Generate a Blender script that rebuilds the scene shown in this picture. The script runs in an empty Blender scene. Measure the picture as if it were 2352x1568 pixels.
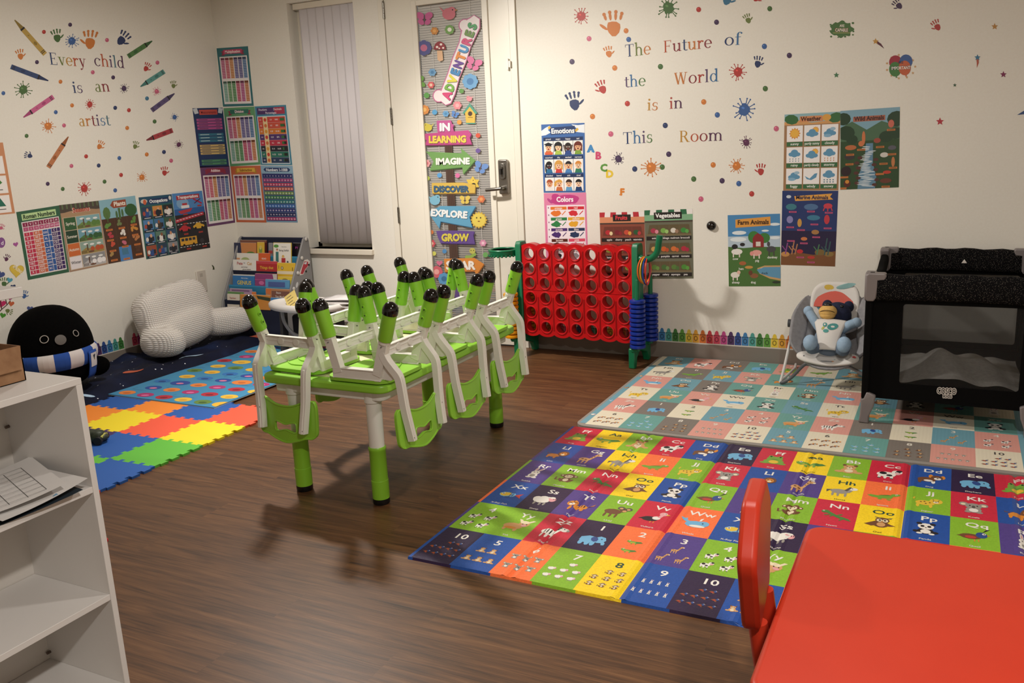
import bpy, bmesh, math, random
from math import pi, sin, cos, radians as rad
from mathutils import Vector as V, Matrix

S = bpy.context.scene
COL = S.collection
random.seed(7)

# ---------------------------------------------------------------- camera
FPX, YAW, PITCH, ROLL = 2011.16, -0.4724753, 0.22723219, -0.04619349
CP = V((4.96070746, -5.11987819, 1.36350804))
_f = V((sin(YAW)*cos(PITCH), cos(YAW)*cos(PITCH), -sin(PITCH)))
_r = V((cos(YAW), -sin(YAW), 0)); _u = _r.cross(_f)
CR = cos(ROLL)*_r + sin(ROLL)*_u
CU = -sin(ROLL)*_r + cos(ROLL)*_u
cd = bpy.data.cameras.new('camera'); cam = bpy.data.objects.new('camera', cd); COL.objects.link(cam)
cd.sensor_fit = 'HORIZONTAL'; cd.sensor_width = 36; cd.lens = 36*FPX/2352; cd.clip_start = .02
_m = Matrix((CR, CU, -_f)).transposed().to_4x4(); _m.translation = CP
cam.matrix_world = _m
S.camera = cam

# ---------------------------------------------------------------- world, lamps, exposure
S.view_settings.view_transform = 'Standard'; S.view_settings.look = 'None'
S.view_settings.gamma = 1; S.view_settings.use_curve_mapping = False
S.view_settings.exposure = 0.0
w = bpy.data.worlds.new('world'); S.world = w; w.use_nodes = True
w.node_tree.nodes['Background'].inputs[0].default_value = (1, .93, .84, 1)
w.node_tree.nodes['Background'].inputs[1].default_value = .12

def lamp(name, loc, power, size, col, spread=180):
    d = bpy.data.lights.new(name, 'AREA'); d.shape = 'DISK'; d.energy = power; d.size = size; d.color = col; d.spread = rad(spread)
    o = bpy.data.objects.new(name, d); COL.objects.link(o); o.location = loc
    return o
WARM = (1, .945, .875)
for k in range(4):
    lamp('ceiling_track_bulb', (1.64+.09*k, -1.56-.04*k, 2.50), 10.5, .06, WARM)
d = bpy.data.lights.new('ceiling_track_spot', 'SPOT'); d.energy = 160; d.shadow_soft_size = .07; d.spot_size = rad(120); d.spot_blend = .7; d.color = WARM
o = bpy.data.objects.new('ceiling_track_spot', d); COL.objects.link(o); o.location = (1.78, -1.62, 2.48)
o.rotation_euler = (V((3.2, -.8, .3))-V((1.78, -1.62, 2.48))).to_track_quat('-Z', 'Y').to_euler()
lamp('ceiling_or_fill_lamp', (5.4, -4.75, 2.50), 62, .15, WARM)
lamp('ceiling_or_fill_lamp', (4.6, -2.6, 2.50), 20, .15, WARM)  # added fill lamp to even out brightness, no known fixture here

def _hit(px, py, ax, val):
    d = _f + (px-1176)/FPX*CR - (py-784)/FPX*CU
    return CP + d*((val-CP[ax])/d[ax])
def BW(px, py, y=0.): p = _hit(px, py, 1, y); return V((p.x, y, p.z))      # point of the far wall seen there
def LW(px, py, x=0.): p = _hit(px, py, 0, x); return V((x, p.y, p.z))      # point of the side wall
def FL(px, py, z=0.): p = _hit(px, py, 2, z); return V((p.x, p.y, z))      # point of the floor

# ---------------------------------------------------------------- materials
def lin(h):
    h = h.lstrip('#'); c = [int(h[i:i+2], 16)/255 for i in (0, 2, 4)]
    return tuple(x/12.92 if x <= .04045 else ((x+.055)/1.055)**2.4 for x in c)+(1,)
_MC = {}
def M(h, rough=.5, metal=0., spec=.5, coat=0.):
    k = (h, rough, metal, spec, coat)
    if k not in _MC:
        m = bpy.data.materials.new('c'+h.strip('#')); m.use_nodes = True
        b = m.node_tree.nodes['Principled BSDF']
        b.inputs['Base Color'].default_value = lin(h); b.inputs['Roughness'].default_value = rough
        b.inputs['Metallic'].default_value = metal; b.inputs['Specular IOR Level'].default_value = spec
        b.inputs['Coat Weight'].default_value = coat
        _MC[k] = m
    return _MC[k]
def node_mat(name, base, rough=.6, spec=.4):
    m = bpy.data.materials.new(name); m.use_nodes = True; nt = m.node_tree
    b = nt.nodes['Principled BSDF']; b.inputs['Roughness'].default_value = rough
    b.inputs['Base Color'].default_value = lin(base); b.inputs['Specular IOR Level'].default_value = spec
    return m, nt, b
def N(nt, t, **kw):
    n = nt.nodes.new(t)
    for k, v in kw.items():
        if k.startswith('i_'): n.inputs[k[2:].replace('_', ' ')].default_value = v
        else: setattr(n, k, v)
    return n
def bump(nt, b, src, strength=.2, dist=.01):
    n = N(nt, 'ShaderNodeBump'); n.inputs['Strength'].default_value = strength; n.inputs['Distance'].default_value = dist
    nt.links.new(src, n.inputs['Height']); nt.links.new(n.outputs[0], b.inputs['Normal'])
def ramp(nt, stops):
    r = N(nt, 'ShaderNodeValToRGB'); e = r.color_ramp.elements
    while len(e) < len(stops): e.new(.5)
    for q, (p, c) in zip(e, stops): q.position = p; q.color = lin(c)
    return r
def coords(nt, scale=(1, 1, 1), rot=(0, 0, 0), kind='Object'):
    tc = N(nt, 'ShaderNodeTexCoord'); mp = N(nt, 'ShaderNodeMapping')
    mp.inputs['Scale'].default_value = scale; mp.inputs['Rotation'].default_value = rot
    nt.links.new(tc.outputs[kind], mp.inputs[0]); return mp.outputs[0]

def noisy(name, c1, c2, scale, rough=.6, bstr=.15, bdist=.003, detail=4, sc3=(1, 1, 1), spec=.4):
    m, nt, b = node_mat(name, c1, rough, spec)
    n = N(nt, 'ShaderNodeTexNoise'); n.inputs['Scale'].default_value = scale; n.inputs['Detail'].default_value = detail
    nt.links.new(coords(nt, sc3), n.inputs[0])
    r = ramp(nt, [(.3, c1), (.7, c2)]); nt.links.new(n.outputs[0], r.inputs[0]); nt.links.new(r.outputs[0], b.inputs['Base Color'])
    if bstr: bump(nt, b, n.outputs[0], bstr, bdist)
    return m
MAT_WALL = noisy('painted_wall', '#e6e1d6', '#e9e5db', 90, .65, .06, .002)
MAT_TRIMW = M('#e4dccc', .4)
MAT_DOOR = M('#e6e0d2', .38)
MAT_CEIL = M('#dcd6cc', .8)
MAT_BASE = M('#7d746b', .5)

def wood_floor():
    m, nt, b = node_mat('plank_floor', '#6b4a33', .42, .4)
    L = nt.links.new
    co = coords(nt)
    br = N(nt, 'ShaderNodeTexBrick', offset=.37)
    br.inputs['Scale'].default_value = 1; br.inputs['Brick Width'].default_value = 1.22; br.inputs['Row Height'].default_value = .152
    br.inputs['Mortar Size'].default_value = .0006; br.inputs['Color1'].default_value = (.2, .2, .2, 1); br.inputs['Color2'].default_value = (.8, .8, .8, 1)
    br.inputs['Mortar'].default_value = (.35, .35, .35, 1)
    L(co, br.inputs[0])
    # every plank shifts its own grain
    sep = N(nt, 'ShaderNodeVectorMath', operation='MULTIPLY'); L(br.outputs[0], sep.inputs[0]); sep.inputs[1].default_value = (7, 13, 3)
    add = N(nt, 'ShaderNodeVectorMath', operation='ADD'); L(co, add.inputs[0]); L(sep.outputs[0], add.inputs[1])
    mp = N(nt, 'ShaderNodeMapping'); mp.inputs['Scale'].default_value = (1.3, 16, 1); L(add.outputs[0], mp.inputs[0])
    n1 = N(nt, 'ShaderNodeTexNoise'); n1.inputs['Scale'].default_value = 2.2; n1.inputs['Detail'].default_value = 8; n1.inputs['Roughness'].default_value = .62; n1.inputs['Distortion'].default_value = .6
    L(mp.outputs[0], n1.inputs[0])
    mp2 = N(nt, 'ShaderNodeMapping'); mp2.inputs['Scale'].default_value = (2.5, 90, 1); L(add.outputs[0], mp2.inputs[0])
    n2 = N(nt, 'ShaderNodeTexNoise'); n2.inputs['Scale'].default_value = 2; n2.inputs['Detail'].default_value = 5; L(mp2.outputs[0], n2.inputs[0])
    mx = N(nt, 'ShaderNodeMix', data_type='FLOAT'); mx.inputs[0].default_value = .38; L(n1.outputs[0], mx.inputs[2]); L(n2.outputs[0], mx.inputs[3])
    r = ramp(nt, [(.33, '#3b2617'), (.44, '#573a24'), (.55, '#6b482c'), (.68, '#7f5a3a')])
    L(mx.outputs[0], r.inputs[0])
    mc = N(nt, 'ShaderNodeMix', data_type='RGBA', blend_type='MULTIPLY'); mc.inputs[0].default_value = .22
    L(r.outputs[0], mc.inputs[6]); L(br.outputs[0], mc.inputs[7]); L(mc.outputs[2], b.inputs['Base Color'])
    bump(nt, b, mx.outputs[0], .12, .002)
    return m

# ---------------------------------------------------------------- mesh builder
class MB:
    def __init__(s): s.v = []; s.f = []; s.mi = []; s.ms = []; s.T = Matrix()
    def slot(s, m):
        if m not in s.ms: s.ms.append(m)
        return s.ms.index(m)
    def add(s, vs, fs, m):
        k = len(s.v); i = s.slot(m)
        s.v += [tuple(s.T @ V(p)) for p in vs]
        for f in fs: s.f.append(tuple(a+k for a in f)); s.mi.append(i)
        return s
    def box(s, a, b, m):
        x0, y0, z0 = a; x1, y1, z1 = b
        return s.add([(x0, y0, z0), (x1, y0, z0), (x1, y1, z0), (x0, y1, z0), (x0, y0, z1), (x1, y0, z1), (x1, y1, z1), (x0, y1, z1)],
                     [(3, 2, 1, 0), (4, 5, 6, 7), (0, 1, 5, 4), (1, 2, 6, 5), (2, 3, 7, 6), (3, 0, 4, 7)], m)
    def tube(s, pts, r, m, seg=12, closed=False, cap=True, sq=None, up=None):
        pts = [V(p) for p in pts]; n = len(pts)
        rs = r if isinstance(r, (list, tuple)) else [r]*n
        vs = []; fs = []; pn = None
        for i, p in enumerate(pts):
            a = pts[(i-1) % n] if (closed or i > 0) else p; c = pts[(i+1) % n] if (closed or i < n-1) else p
            t = (c-a).normalized()
            if pn is None:
                q = V(up) if up else (V((0, 0, 1)) if abs(t.z) < .9 else V((0, 1, 0)))
                nn = (q-t*q.dot(t)).normalized()
            else: nn = (pn-t*pn.dot(t)).normalized()
            pn = nn; bb = t.cross(nn)
            for k in range(seg):
                if sq:      # rectangular section half sizes (along nn, along bb)
                    cx, cy = [(1, 1), (-1, 1), (-1, -1), (1, -1)][k]
                    hx, hy = sq[i] if isinstance(sq[0], (list, tuple)) else sq
                    vs.append(p+nn*cx*hx+bb*cy*hy)
                else:
                    an = 2*pi*k/seg; vs.append(p+(nn*cos(an)+bb*sin(an))*rs[i])
        m_ = n if closed else n-1
        for i in range(m_):
            j = (i+1) % n
            for k in range(seg): fs.append((i*seg+k, i*seg+(k+1) % seg, j*seg+(k+1) % seg, j*seg+k))
        if cap and not closed: fs.append(tuple(range(seg))[::-1]); fs.append(tuple((n-1)*seg+k for k in range(seg)))
        return s.add(vs, fs, m)
    def bar(s, pts, hx, hy, m, up=None): return s.tube(pts, 0, m, 4, sq=(hx, hy), up=up)
    def lathe(s, prof, m, seg=24, c=(0, 0, 0), sx=1, sy=1):
        vs = []; fs = []; n = len(prof)
        for r, z in prof:
            for k in range(seg):
                a = 2*pi*k/seg; vs.append((c[0]+r*cos(a)*sx, c[1]+r*sin(a)*sy, c[2]+z))
        for i in range(n-1):
            for k in range(seg): fs.append((i*seg+k, i*seg+(k+1) % seg, (i+1)*seg+(k+1) % seg, (i+1)*seg+k))
        if prof[0][0] > 1e-6: fs.append(tuple(range(seg))[::-1])
        if prof[-1][0] > 1e-6: fs.append(tuple((n-1)*seg+k for k in range(seg)))
        return s.add(vs, fs, m)
    def ball(s, c, r, m, seg=20, rings=12, e=1.0):
        rx, ry, rz = r if isinstance(r, (list, tuple)) else (r, r, r)
        vs = []; fs = []
        pw = lambda x: math.copysign(abs(x)**e, x)
        for i in range(rings+1):
            t = -pi/2+pi*i/rings
            for k in range(seg):
                a = 2*pi*k/seg; vs.append((c[0]+rx*pw(cos(t))*pw(cos(a)), c[1]+ry*pw(cos(t))*pw(sin(a)), c[2]+rz*pw(sin(t))))
        for i in range(rings):
            for k in range(seg): fs.append((i*seg+k, i*seg+(k+1) % seg, (i+1)*seg+(k+1) % seg, (i+1)*seg+k))
        return s.add(vs, fs, m)
    def prism(s, pts, d, m, fn, holes=()):
        """outline pts (2-D) extruded over d=(d0,d1); fn maps (a,b,d) to space; holes are outlines cut through"""
        if not holes:
            n = len(pts); vs = [fn(a, b, d[0]) for a, b in pts]+[fn(a, b, d[1]) for a, b in pts]
            fs = [tuple(range(n))[::-1], tuple(range(n, 2*n))]+[(i, (i+1) % n, n+(i+1) % n, n+i) for i in range(n)]
            return s.add(vs, fs, m)
        bm = bmesh.new(); es = []
        for lp in [pts]+list(holes):
            q = [bm.verts.new((a, b, 0)) for a, b in lp]
            es += [bm.edges.new((q[i], q[(i+1) % len(q)])) for i in range(len(q))]
        bmesh.ops.triangle_fill(bm, use_beauty=True, use_dissolve=False, edges=es)
        bm.verts.index_update(); base = [v.co.copy() for v in bm.verts]; tris = [tuple(v.index for v in f.verts) for f in bm.faces]
        rim = [(e.verts[0].index, e.verts[1].index) for e in bm.edges if len(e.link_faces) == 1]
        bm.free(); n = len(base)
        vs = [fn(p.x, p.y, d[0]) for p in base]+[fn(p.x, p.y, d[1]) for p in base]
        fs = [t[::-1] for t in tris]+[tuple(i+n for i in t) for t in tris]+[(a, b, b+n, a+n) for a, b in rim]
        return s.add(vs, fs, m)
    def surf(s, fn, nu, nv, m, thick=None):
        vs = [fn(i/nu, j/nv) for j in range(nv+1) for i in range(nu+1)]
        fs = [(j*(nu+1)+i, j*(nu+1)+i+1, (j+1)*(nu+1)+i+1, (j+1)*(nu+1)+i) for j in range(nv) for i in range(nu)]
        return s.add(vs, fs, m)
    def build(s, name, parent=None, smooth=35, bevel=0, seg=2, sub=0):
        me = bpy.data.meshes.new(name); me.from_pydata(s.v, [], s.f)
        for m in s.ms: me.materials.append(m)
        me.polygons.foreach_set('material_index', s.mi); me.update()
        bm = bmesh.new(); bm.from_mesh(me); bmesh.ops.recalc_face_normals(bm, faces=bm.faces); bm.to_mesh(me); bm.free()
        o = bpy.data.objects.new(name, me); COL.objects.link(o)
        if smooth: me.shade_smooth(); me.set_sharp_from_angle(angle=rad(smooth))
        if parent: o.parent = parent
        if bevel:
            b = o.modifiers.new('edge', 'BEVEL'); b.width = bevel; b.segments = seg; b.limit_method = 'ANGLE'; b.angle_limit = rad(40)
        if sub: b = o.modifiers.new('sub', 'SUBSURF'); b.levels = sub; b.render_levels = sub
        return o
def tag(o, label, cat, group=None, kind=None):
    o['label'] = label; o['category'] = cat
    if group: o['group'] = group
    if kind: o['kind'] = kind
    return o
def struct(o): o['kind'] = 'structure'; return o
def thing(name, label, cat, loc=(0, 0, 0), rz=0, group=None):
    o = bpy.data.objects.new(name, None); COL.objects.link(o); o.location = loc; o.rotation_euler = (0, 0, rz); o.empty_display_size = .05
    return tag(o, label, cat, group)
def copy_tree(o, parent=None):
    c = o.copy(); COL.objects.link(c); c.parent = parent
    if parent: c.matrix_parent_inverse = o.matrix_parent_inverse
    for ch in list(o.children): copy_tree(ch, c)
    return c
def spline(pts, n=6):
    """smooth curve through the points"""
    P = [V(p) for p in pts]; out = []
    for i in range(len(P)-1):
        a = P[max(i-1, 0)]; b = P[i]; c = P[i+1]; d = P[min(i+2, len(P)-1)]
        for k in range(n):
            t = k/n
            out.append(.5*((2*b)+(c-a)*t+(2*a-5*b+4*c-d)*t*t+(3*b-a-3*c+d)*t**3))
    return out+[P[-1]]
def rrect(x0, y0, x1, y1, r, n=5):
    o = []
    for cx, cy, a0 in ((x1-r, y1-r, 0), (x0+r, y1-r, 90), (x0+r, y0+r, 180), (x1-r, y0+r, 270)):
        for k in range(n+1): a = rad(a0+90*k/n); o.append((cx+r*cos(a), cy+r*sin(a)))
    return o

# ---------------------------------------------------------------- flat art: prints, stickers, lettering
_GL = {}
def glyph(ch):
    if ch in _GL: return _GL[ch]
    def geo(t):
        c = bpy.data.curves.new('t', 'FONT'); c.body = t; c.size = 1; c.resolution_u = 2; c.offset = .016
        o = bpy.data.objects.new('t', c); COL.objects.link(o)
        dg = bpy.context.evaluated_depsgraph_get(); me = bpy.data.meshes.new_from_object(o.evaluated_get(dg))
        vs = [(v.co.x, v.co.y) for v in me.vertices]; fs = [tuple(p.vertices) for p in me.polygons]
        bpy.data.objects.remove(o); bpy.data.curves.remove(c); bpy.data.meshes.remove(me)
        return vs, fs
    mx = lambda g: max((p[0] for p in g[0]), default=0)
    if '_hh' not in _GL: _GL['_hh'] = mx(geo('HH')); g = geo('H'); _GL['_cap'] = max(p[1] for p in g[0])
    adv = mx(geo('H'+ch+'H'))-_GL['_hh']
    g = geo(ch) if ch != ' ' else ([], [])
    _GL[ch] = (g[0], g[1], adv); return _GL[ch]

def BF(p): return (p.x, p.y, p.z)
class Art(MB):
    """printed shapes laid on a plane: fn maps art coordinates to the plane, nrm lifts each layer a hair"""
    def __init__(s, fn, nrm, fl=-1, lift=.0006, eps=.00018, rough=.5):
        super().__init__(); s.k = 0; s.clip = None; s.cuts = (); s.fn = fn; s.n = V(nrm); s.fl = fl; s.lv = lift; s.eps = eps; s.rough = rough
    def up(s): s.lv += s.eps
    def put(s, pts, faces, c):
        s.k = (s.k+1) % 30; h = s.lv+s.k*s.eps/32
        m = M(c, s.rough) if isinstance(c, str) else c
        for x in s.cuts:                         # split along the folds of what it is printed on
            if min(p[0] for p in pts) < x < max(p[0] for p in pts):
                pts2 = []; f2 = []
                for f in faces:
                    P = [pts[i] for i in f]
                    for sg in (1, -1):
                        o = []
                        for p, q in zip(P, P[1:]+P[:1]):
                            a, b = (p[0]-x)*sg, (q[0]-x)*sg
                            if a >= 0: o.append(p)
                            if a*b < 0: t = a/(a-b); o.append((x, p[1]+(q[1]-p[1])*t))
                        if len(o) > 2: f2.append(tuple(range(len(pts2), len(pts2)+len(o)))); pts2 += o
                pts, faces = pts2, f2
        s.add([s.fn(a, b)+s.n*h for a, b in pts], faces, m)
    def poly(s, pts, c):
        if s.clip:
            x0, y0, x1, y1 = s.clip
            for ax, lim, sg in ((0, x0, 1), (0, x1, -1), (1, y0, 1), (1, y1, -1)):
                if all((p[ax]-lim)*sg >= 0 for p in pts): continue
                o = []
                for p, q in zip(pts, pts[1:]+pts[:1]):
                    a, b = (p[ax]-lim)*sg, (q[ax]-lim)*sg
                    if a >= 0: o.append(p)
                    if a*b < 0: t = a/(a-b); o.append((p[0]+(q[0]-p[0])*t, p[1]+(q[1]-p[1])*t))
                pts = o
                if len(pts) < 3: return
        s.put(pts, [tuple(range(len(pts)))], c)
    def rect(s, x0, y0, x1, y1, c): s.poly([(x0, y0), (x1, y0), (x1, y1), (x0, y1)], c)
    def ell(s, x, y, rx, ry, c, rot=0, n=14):
        ca, sa = cos(rad(rot)), sin(rad(rot))
        s.poly([(x+rx*cos(2*pi*k/n)*ca-ry*sin(2*pi*k/n)*sa, y+rx*cos(2*pi*k/n)*sa+ry*sin(2*pi*k/n)*ca) for k in range(n)], c)
    def line(s, x0, y0, x1, y1, w, c):
        d = math.hypot(x1-x0, y1-y0) or 1; nx, ny = -(y1-y0)/d*w/2, (x1-x0)/d*w/2
        s.poly([(x0+nx, y0+ny), (x1+nx, y1+ny), (x1-nx, y1-ny), (x0-nx, y0-ny)], c)
    def star(s, x, y, r, c, n=5, q=.45, rot=-90):
        s.poly([(x+(r if k % 2 == 0 else r*q)*cos(rad(rot+180*k/n)), y+(r if k % 2 == 0 else r*q)*sin(rad(rot+180*k/n))) for k in range(2*n)], c)
    def text(s, t, x, y, h, c, al='c', fit=None, rot=0, sx=1., bold=0):
        """cap height h; (x,y) on the baseline; fit = widest allowed"""
        gs = [glyph(ch) for ch in t]; k = h/_GL['_cap']; wd = sum(g[2] for g in gs)*k*sx
        if fit and wd > fit: sx *= fit/wd; wd = fit
        ox = {'c': -wd/2, 'l': 0, 'r': -wd}[al]; ca, sa = cos(rad(rot)), sin(rad(rot))
        for g in gs:
            for bx, by in (((0, 0),) if not bold else ((-bold*h, 0), (bold*h, 0), (0, bold*h), (0, -bold*h))) if g[0] else ():
                s.put([(x+(ox+p[0]*k*sx)*ca-(p[1]*k*s.fl)*sa, y+(ox+p[0]*k*sx)*sa+(p[1]*k*s.fl)*ca) for p in [(q_[0]+bx/k, q_[1]+by/k) for q_ in g[0]]], g[1], c)
            ox += g[2]*k*sx
    def flower(s, x, y, r, c, c2, n=6):
        for k in range(n): s.ell(x+r*.6*cos(2*pi*k/n), y+r*.6*sin(2*pi*k/n), r*.42, r*.42, c, 0, 9)
        s.up(); s.ell(x, y, r*.45, r*.45, c2, 0, 10)
    def cloud(s, x, y, w_, c):
        for a, b, r in ((-.3, .05, .2), (0, -.1*s.fl*-1, .3), (.3, .04, .22), (0, .1, .25), (-.12, .12, .2), (.16, .12, .2)):
            s.ell(x+a*w_, y+b*w_, r*w_, r*w_*.75, c, 0, 12)
def quad(c4, A=1.41):
    """bilinear map of u 0..1, v 0..A (down) onto TL,TR,BR,BL"""
    a, b, c, d = c4
    return lambda u, v: (a*(1-u)+b*u)*(1-v/A)+(d*(1-u)+c*u)*(v/A)
def sheet(a, c, th=.0008, A=1.41):
    """the paper itself: front at th with edges back to the wall"""
    P = [a.fn(*q) for q in ((0, 0), (1, 0), (1, A), (0, A))]; n = a.n
    a.add([p+n*.0002 for p in P]+[p+n*th for p in P], [(4, 5, 6, 7), (0, 1, 5, 4), (1, 2, 6, 5), (2, 3, 7, 6), (3, 0, 4, 7)], M(c, .45))
    a.lv = th+.00012

# ================================================================ the room
XR, YF, ZC = 7.4, -6.6, 2.72
mb = MB(); mb.box((-.15, YF-.15, -.1), (XR+.15, .15, 0), wood_floor()); struct(mb.build('floor'))
mb = MB(); mb.box((-.15, YF-.15, ZC), (XR+.15, .15, ZC+.1), MAT_CEIL); struct(mb.build('ceiling'))
mb = MB(); mb.box((-.15, YF-.15, 0), (0, .15, ZC), MAT_WALL); struct(mb.build('wall_left'))
mb = MB(); mb.box((XR, YF-.15, 0), (XR+.15, .15, ZC), MAT_WALL); struct(mb.build('wall_right'))
mb = MB(); mb.box((0, YF-.15, 0), (XR, YF, ZC), MAT_WALL); struct(mb.build('wall_front'))
WX0, WX1, WZ0, WZ1 = .70, 1.262, .64, 2.352
DX0, DX1, DZ1 = 1.468, 2.474, 2.50
mb = MB()
for a, b in (((0, 0), (WX0, ZC)), ((WX0, 0), (WX1, WZ0)), ((WX0, WZ1), (WX1, ZC)), ((WX1, 0), (DX0, ZC)), ((DX0, DZ1), (DX1, ZC)), ((DX1, 0), (XR, ZC))):
    mb.box((a[0], 0, a[1]), (b[0], .15, b[1]), MAT_WALL)
struct(mb.build('wall_back'))
mb = MB(); mb.box((DX1, -.006, 0), (XR, 0, .1), MAT_BASE); mb.box((0.006, -.006, 0), (DX0, 0, .1), MAT_BASE); struct(mb.build('baseboard_back', bevel=.002))
mb = MB(); mb.box((0, YF, 0), (.006, 0, .1), MAT_BASE); struct(mb.build('baseboard_left', bevel=.002))

# window with sill and a vertical blind
mb = MB(); mb.box((WX0-.01, -.03, .602), (WX1+.012, .11, .640), MAT_TRIMW)
win = struct(mb.build('window_1', bevel=.004))
mb = MB()
for a, b in (((WX0, .1, .64), (WX0+.04, .14, 2.352)), ((WX1-.04, .1, .64), (WX1, .14, 2.352)), ((WX0, .1, 2.31), (WX1, .14, 2.352)), ((WX0, .1, .64), (WX1, .14, .68))): mb.box(a, b, MAT_TRIMW)
mb.build('window_frame', win, bevel=.003)
mb = MB(); mb.box((WX0+.03, .118, .67), (WX1-.03, .122, 2.32), M('#0c0e12', .08)); mb.build('window_pane', win)
mvane = M('#ebe6ea', .55)
bl = thing('vertical_blind', 'closed white vertical blind hanging in the window recess above the bookcase', 'blind', (.98, .06, 2.34))
mb = MB(); mb.T = Matrix.Translation((-.98, -.06, -2.34)); mb.box((WX0+.02, .035, 2.31), (WX1-.004, .085, 2.35), MAT_TRIMW); mb.build('head_rail', bl, bevel=.003)
ex = [.745, .835, .915, .995, 1.075, 1.155, 1.235]
for k in range(7):
    x0 = .757+.0705*k; an = rad([7, 9, 8, 9, 6, 14, 7][k])
    mb = MB(); mb.T = Matrix.Translation((-.98, -.06, -2.34))
    wv = .084
    def vf(u, v, x0=x0, an=an):
        d = (u-.5)*wv; bow = .002*(1-(2*u-1)**2)
        return (x0+wv/2+d*cos(an), .058+d*sin(an)*.5-bow*.5, .672+(2.315-.672)*v)
    mb.surf(vf, 6, 1, mvane)
    o = mb.build('vane', bl, smooth=60); sm = o.modifiers.new('thick', 'SOLIDIFY'); sm.thickness = .0012

# door with a tall glass light
door = struct((lambda m: m.box((1.516, -.004, .012), (1.735, .04, 2.455), MAT_DOOR).box((2.275, -.004, .012), (2.426, .04, 2.455), MAT_DOOR)
              .box((1.735, -.004, 2.245), (2.275, .04, 2.455), MAT_DOOR).box((1.735, -.004, .012), (2.275, .04, .115), MAT_DOOR).build('door_1'))(MB()))
mb = MB()
for a, b in (((DX0, -.012, 0), (1.512, .06, 2.5)), ((2.430, -.012, 0), (DX1, .06, 2.5)), ((DX0, -.012, 2.46), (DX1, .06, 2.5))): mb.box(a, b, MAT_DOOR)
mb.build('door_frame', door, bevel=.002)
mb = MB()
for a, b in (((1.725, -.014, .10), (1.765, .004, 2.26)), ((2.243, -.014, .10), (2.285, .004, 2.26)), ((1.765, -.014, 2.226), (2.243, .004, 2.26)), ((1.765, -.014, .10), (2.243, .004, .135))): mb.box(a, b, MAT_DOOR)
mb.build('light_frame', door, bevel=.004)
mb = MB(); mb.box((1.76, .002, .13), (2.25, .005, 2.23), M('#f2f2f0', .08)); 
gm = bpy.data.materials.new('door_glass'); gm.use_nodes = True; nt = gm.node_tree
g = N(nt, 'ShaderNodeBsdfGlossy'); g.inputs['Roughness'].default_value = .03; tr = N(nt, 'ShaderNodeBsdfTransparent'); mx = N(nt, 'ShaderNodeMixShader'); mx.inputs[0].default_value = .05
nt.links.new(tr.outputs[0], mx.inputs[1]); nt.links.new(g.outputs[0], mx.inputs[2]); nt.links.new(mx.outputs[0], nt.nodes['Material Output'].inputs[0])
mb.ms = [gm]; mb.build('glass_pane', door)
mb = MB(); ms = M('#e3e0db', .5)
z = .135
while z < 2.225:
    mb.add([(1.765, .010, z+.0125), (2.243, .010, z+.0125), (2.243, .017, z), (1.765, .017, z)], [(0, 1, 2, 3)], ms); z += .0148
mb.box((1.765, .030, .135), (2.243, .032, 2.225), M('#6d6c6c', .7))
for x in (1.86, 2.15): mb.box((x, .008, .135), (x+.0025, .0095, 2.225), ms)
mb.build('mini_blind_slats', door)
mst = M('#8b8780', .3, 1.)
for py0, py1 in ((5, 46), (247, 290), (474, 515)):
    a = BW((881 if py0 < 100 else 898 if py0 < 400 else 915)+0, (py0+py1)/2); mb = MB()
    for k in range(3): mb.tube([(1.514, -.012, a.z-.05+.034*k), (1.514, -.012, a.z-.05+.034*k+.032)], .0075, mst, 12)
    mb.ball((1.514, -.012, a.z+.055), .007, mst, 10, 6); mb.build('hinge', door)
# lock with lever
lk = MB(); a = BW(1160, 404); x, z = a.x, a.z
lk.prism([(x+p, z+q) for p, q in rrect(-.034, -.115, .034, .105, .012)], (-.030, -.004), M('#a7a39d', .28, 1.), lambda a, b, d: (a, d, b))
lock = lk.build('lever_lock', door, bevel=.006)
mb = MB(); mb.prism([(x+p, z+q) for p, q in rrect(-.022, -.02, .020, .082, .018)], (-.040, -.030), M('#8a8781', .35, 1.), lambda a, b, d: (a, d, b)); mb.build('key_cover', lock, bevel=.003)
mb = MB(); mb.tube([(x-.004, -.038, z+.055), (x-.004, -.048, z+.055)], .011, mst, 14).box((x-.011, -.058, z+.012), (x-.001, -.044, z+.05), M('#2c2a28', .4)); mb.build('thumb_turn', lock)
mb = MB(); mb.tube([(x+.002, -.03, z-.075), (x+.002, -.075, z-.075)], .014, mst, 14).tube(spline([(x+.005, -.072, z-.075), (x-.03, -.076, z-.078), (x-.105, -.074, z-.083)], 5), [.011]*11, mst, 12); mb.build('lever', lock)
mb = MB(); a = BW(1170, 148)
mb.box((a.x-.010, -.02, a.z-.035), (a.x+.002, -.006, a.z+.035), M('#eee9dd', .4)); mb.box((a.x+.006, -.028, a.z-.02), (a.x+.020, -.01, a.z+.02), M('#eee9dd', .4))
tag(mb.build('contact_sensor', bevel=.003), 'small white contact sensor stuck at the door edge above the lock', 'sensor')

# ================================================================ wall stickers
NB, NL = (0, -1, 0), (1, 0, 0)
def px_art(wall, **k): return Art((lambda a, b: BW(a, b)) if wall == 'B' else (lambda a, b: LW(a, b)), NB if wall == 'B' else NL, -1, **k)
ANCH = {'B': [], 'L': []}      # (x, y, phrase) of things one can find on that wall
USED = set()
def ordinal(k): return ['first', 'second', 'third', 'fourth', 'fifth', 'sixth', 'seventh', 'eighth'][k]

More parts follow.
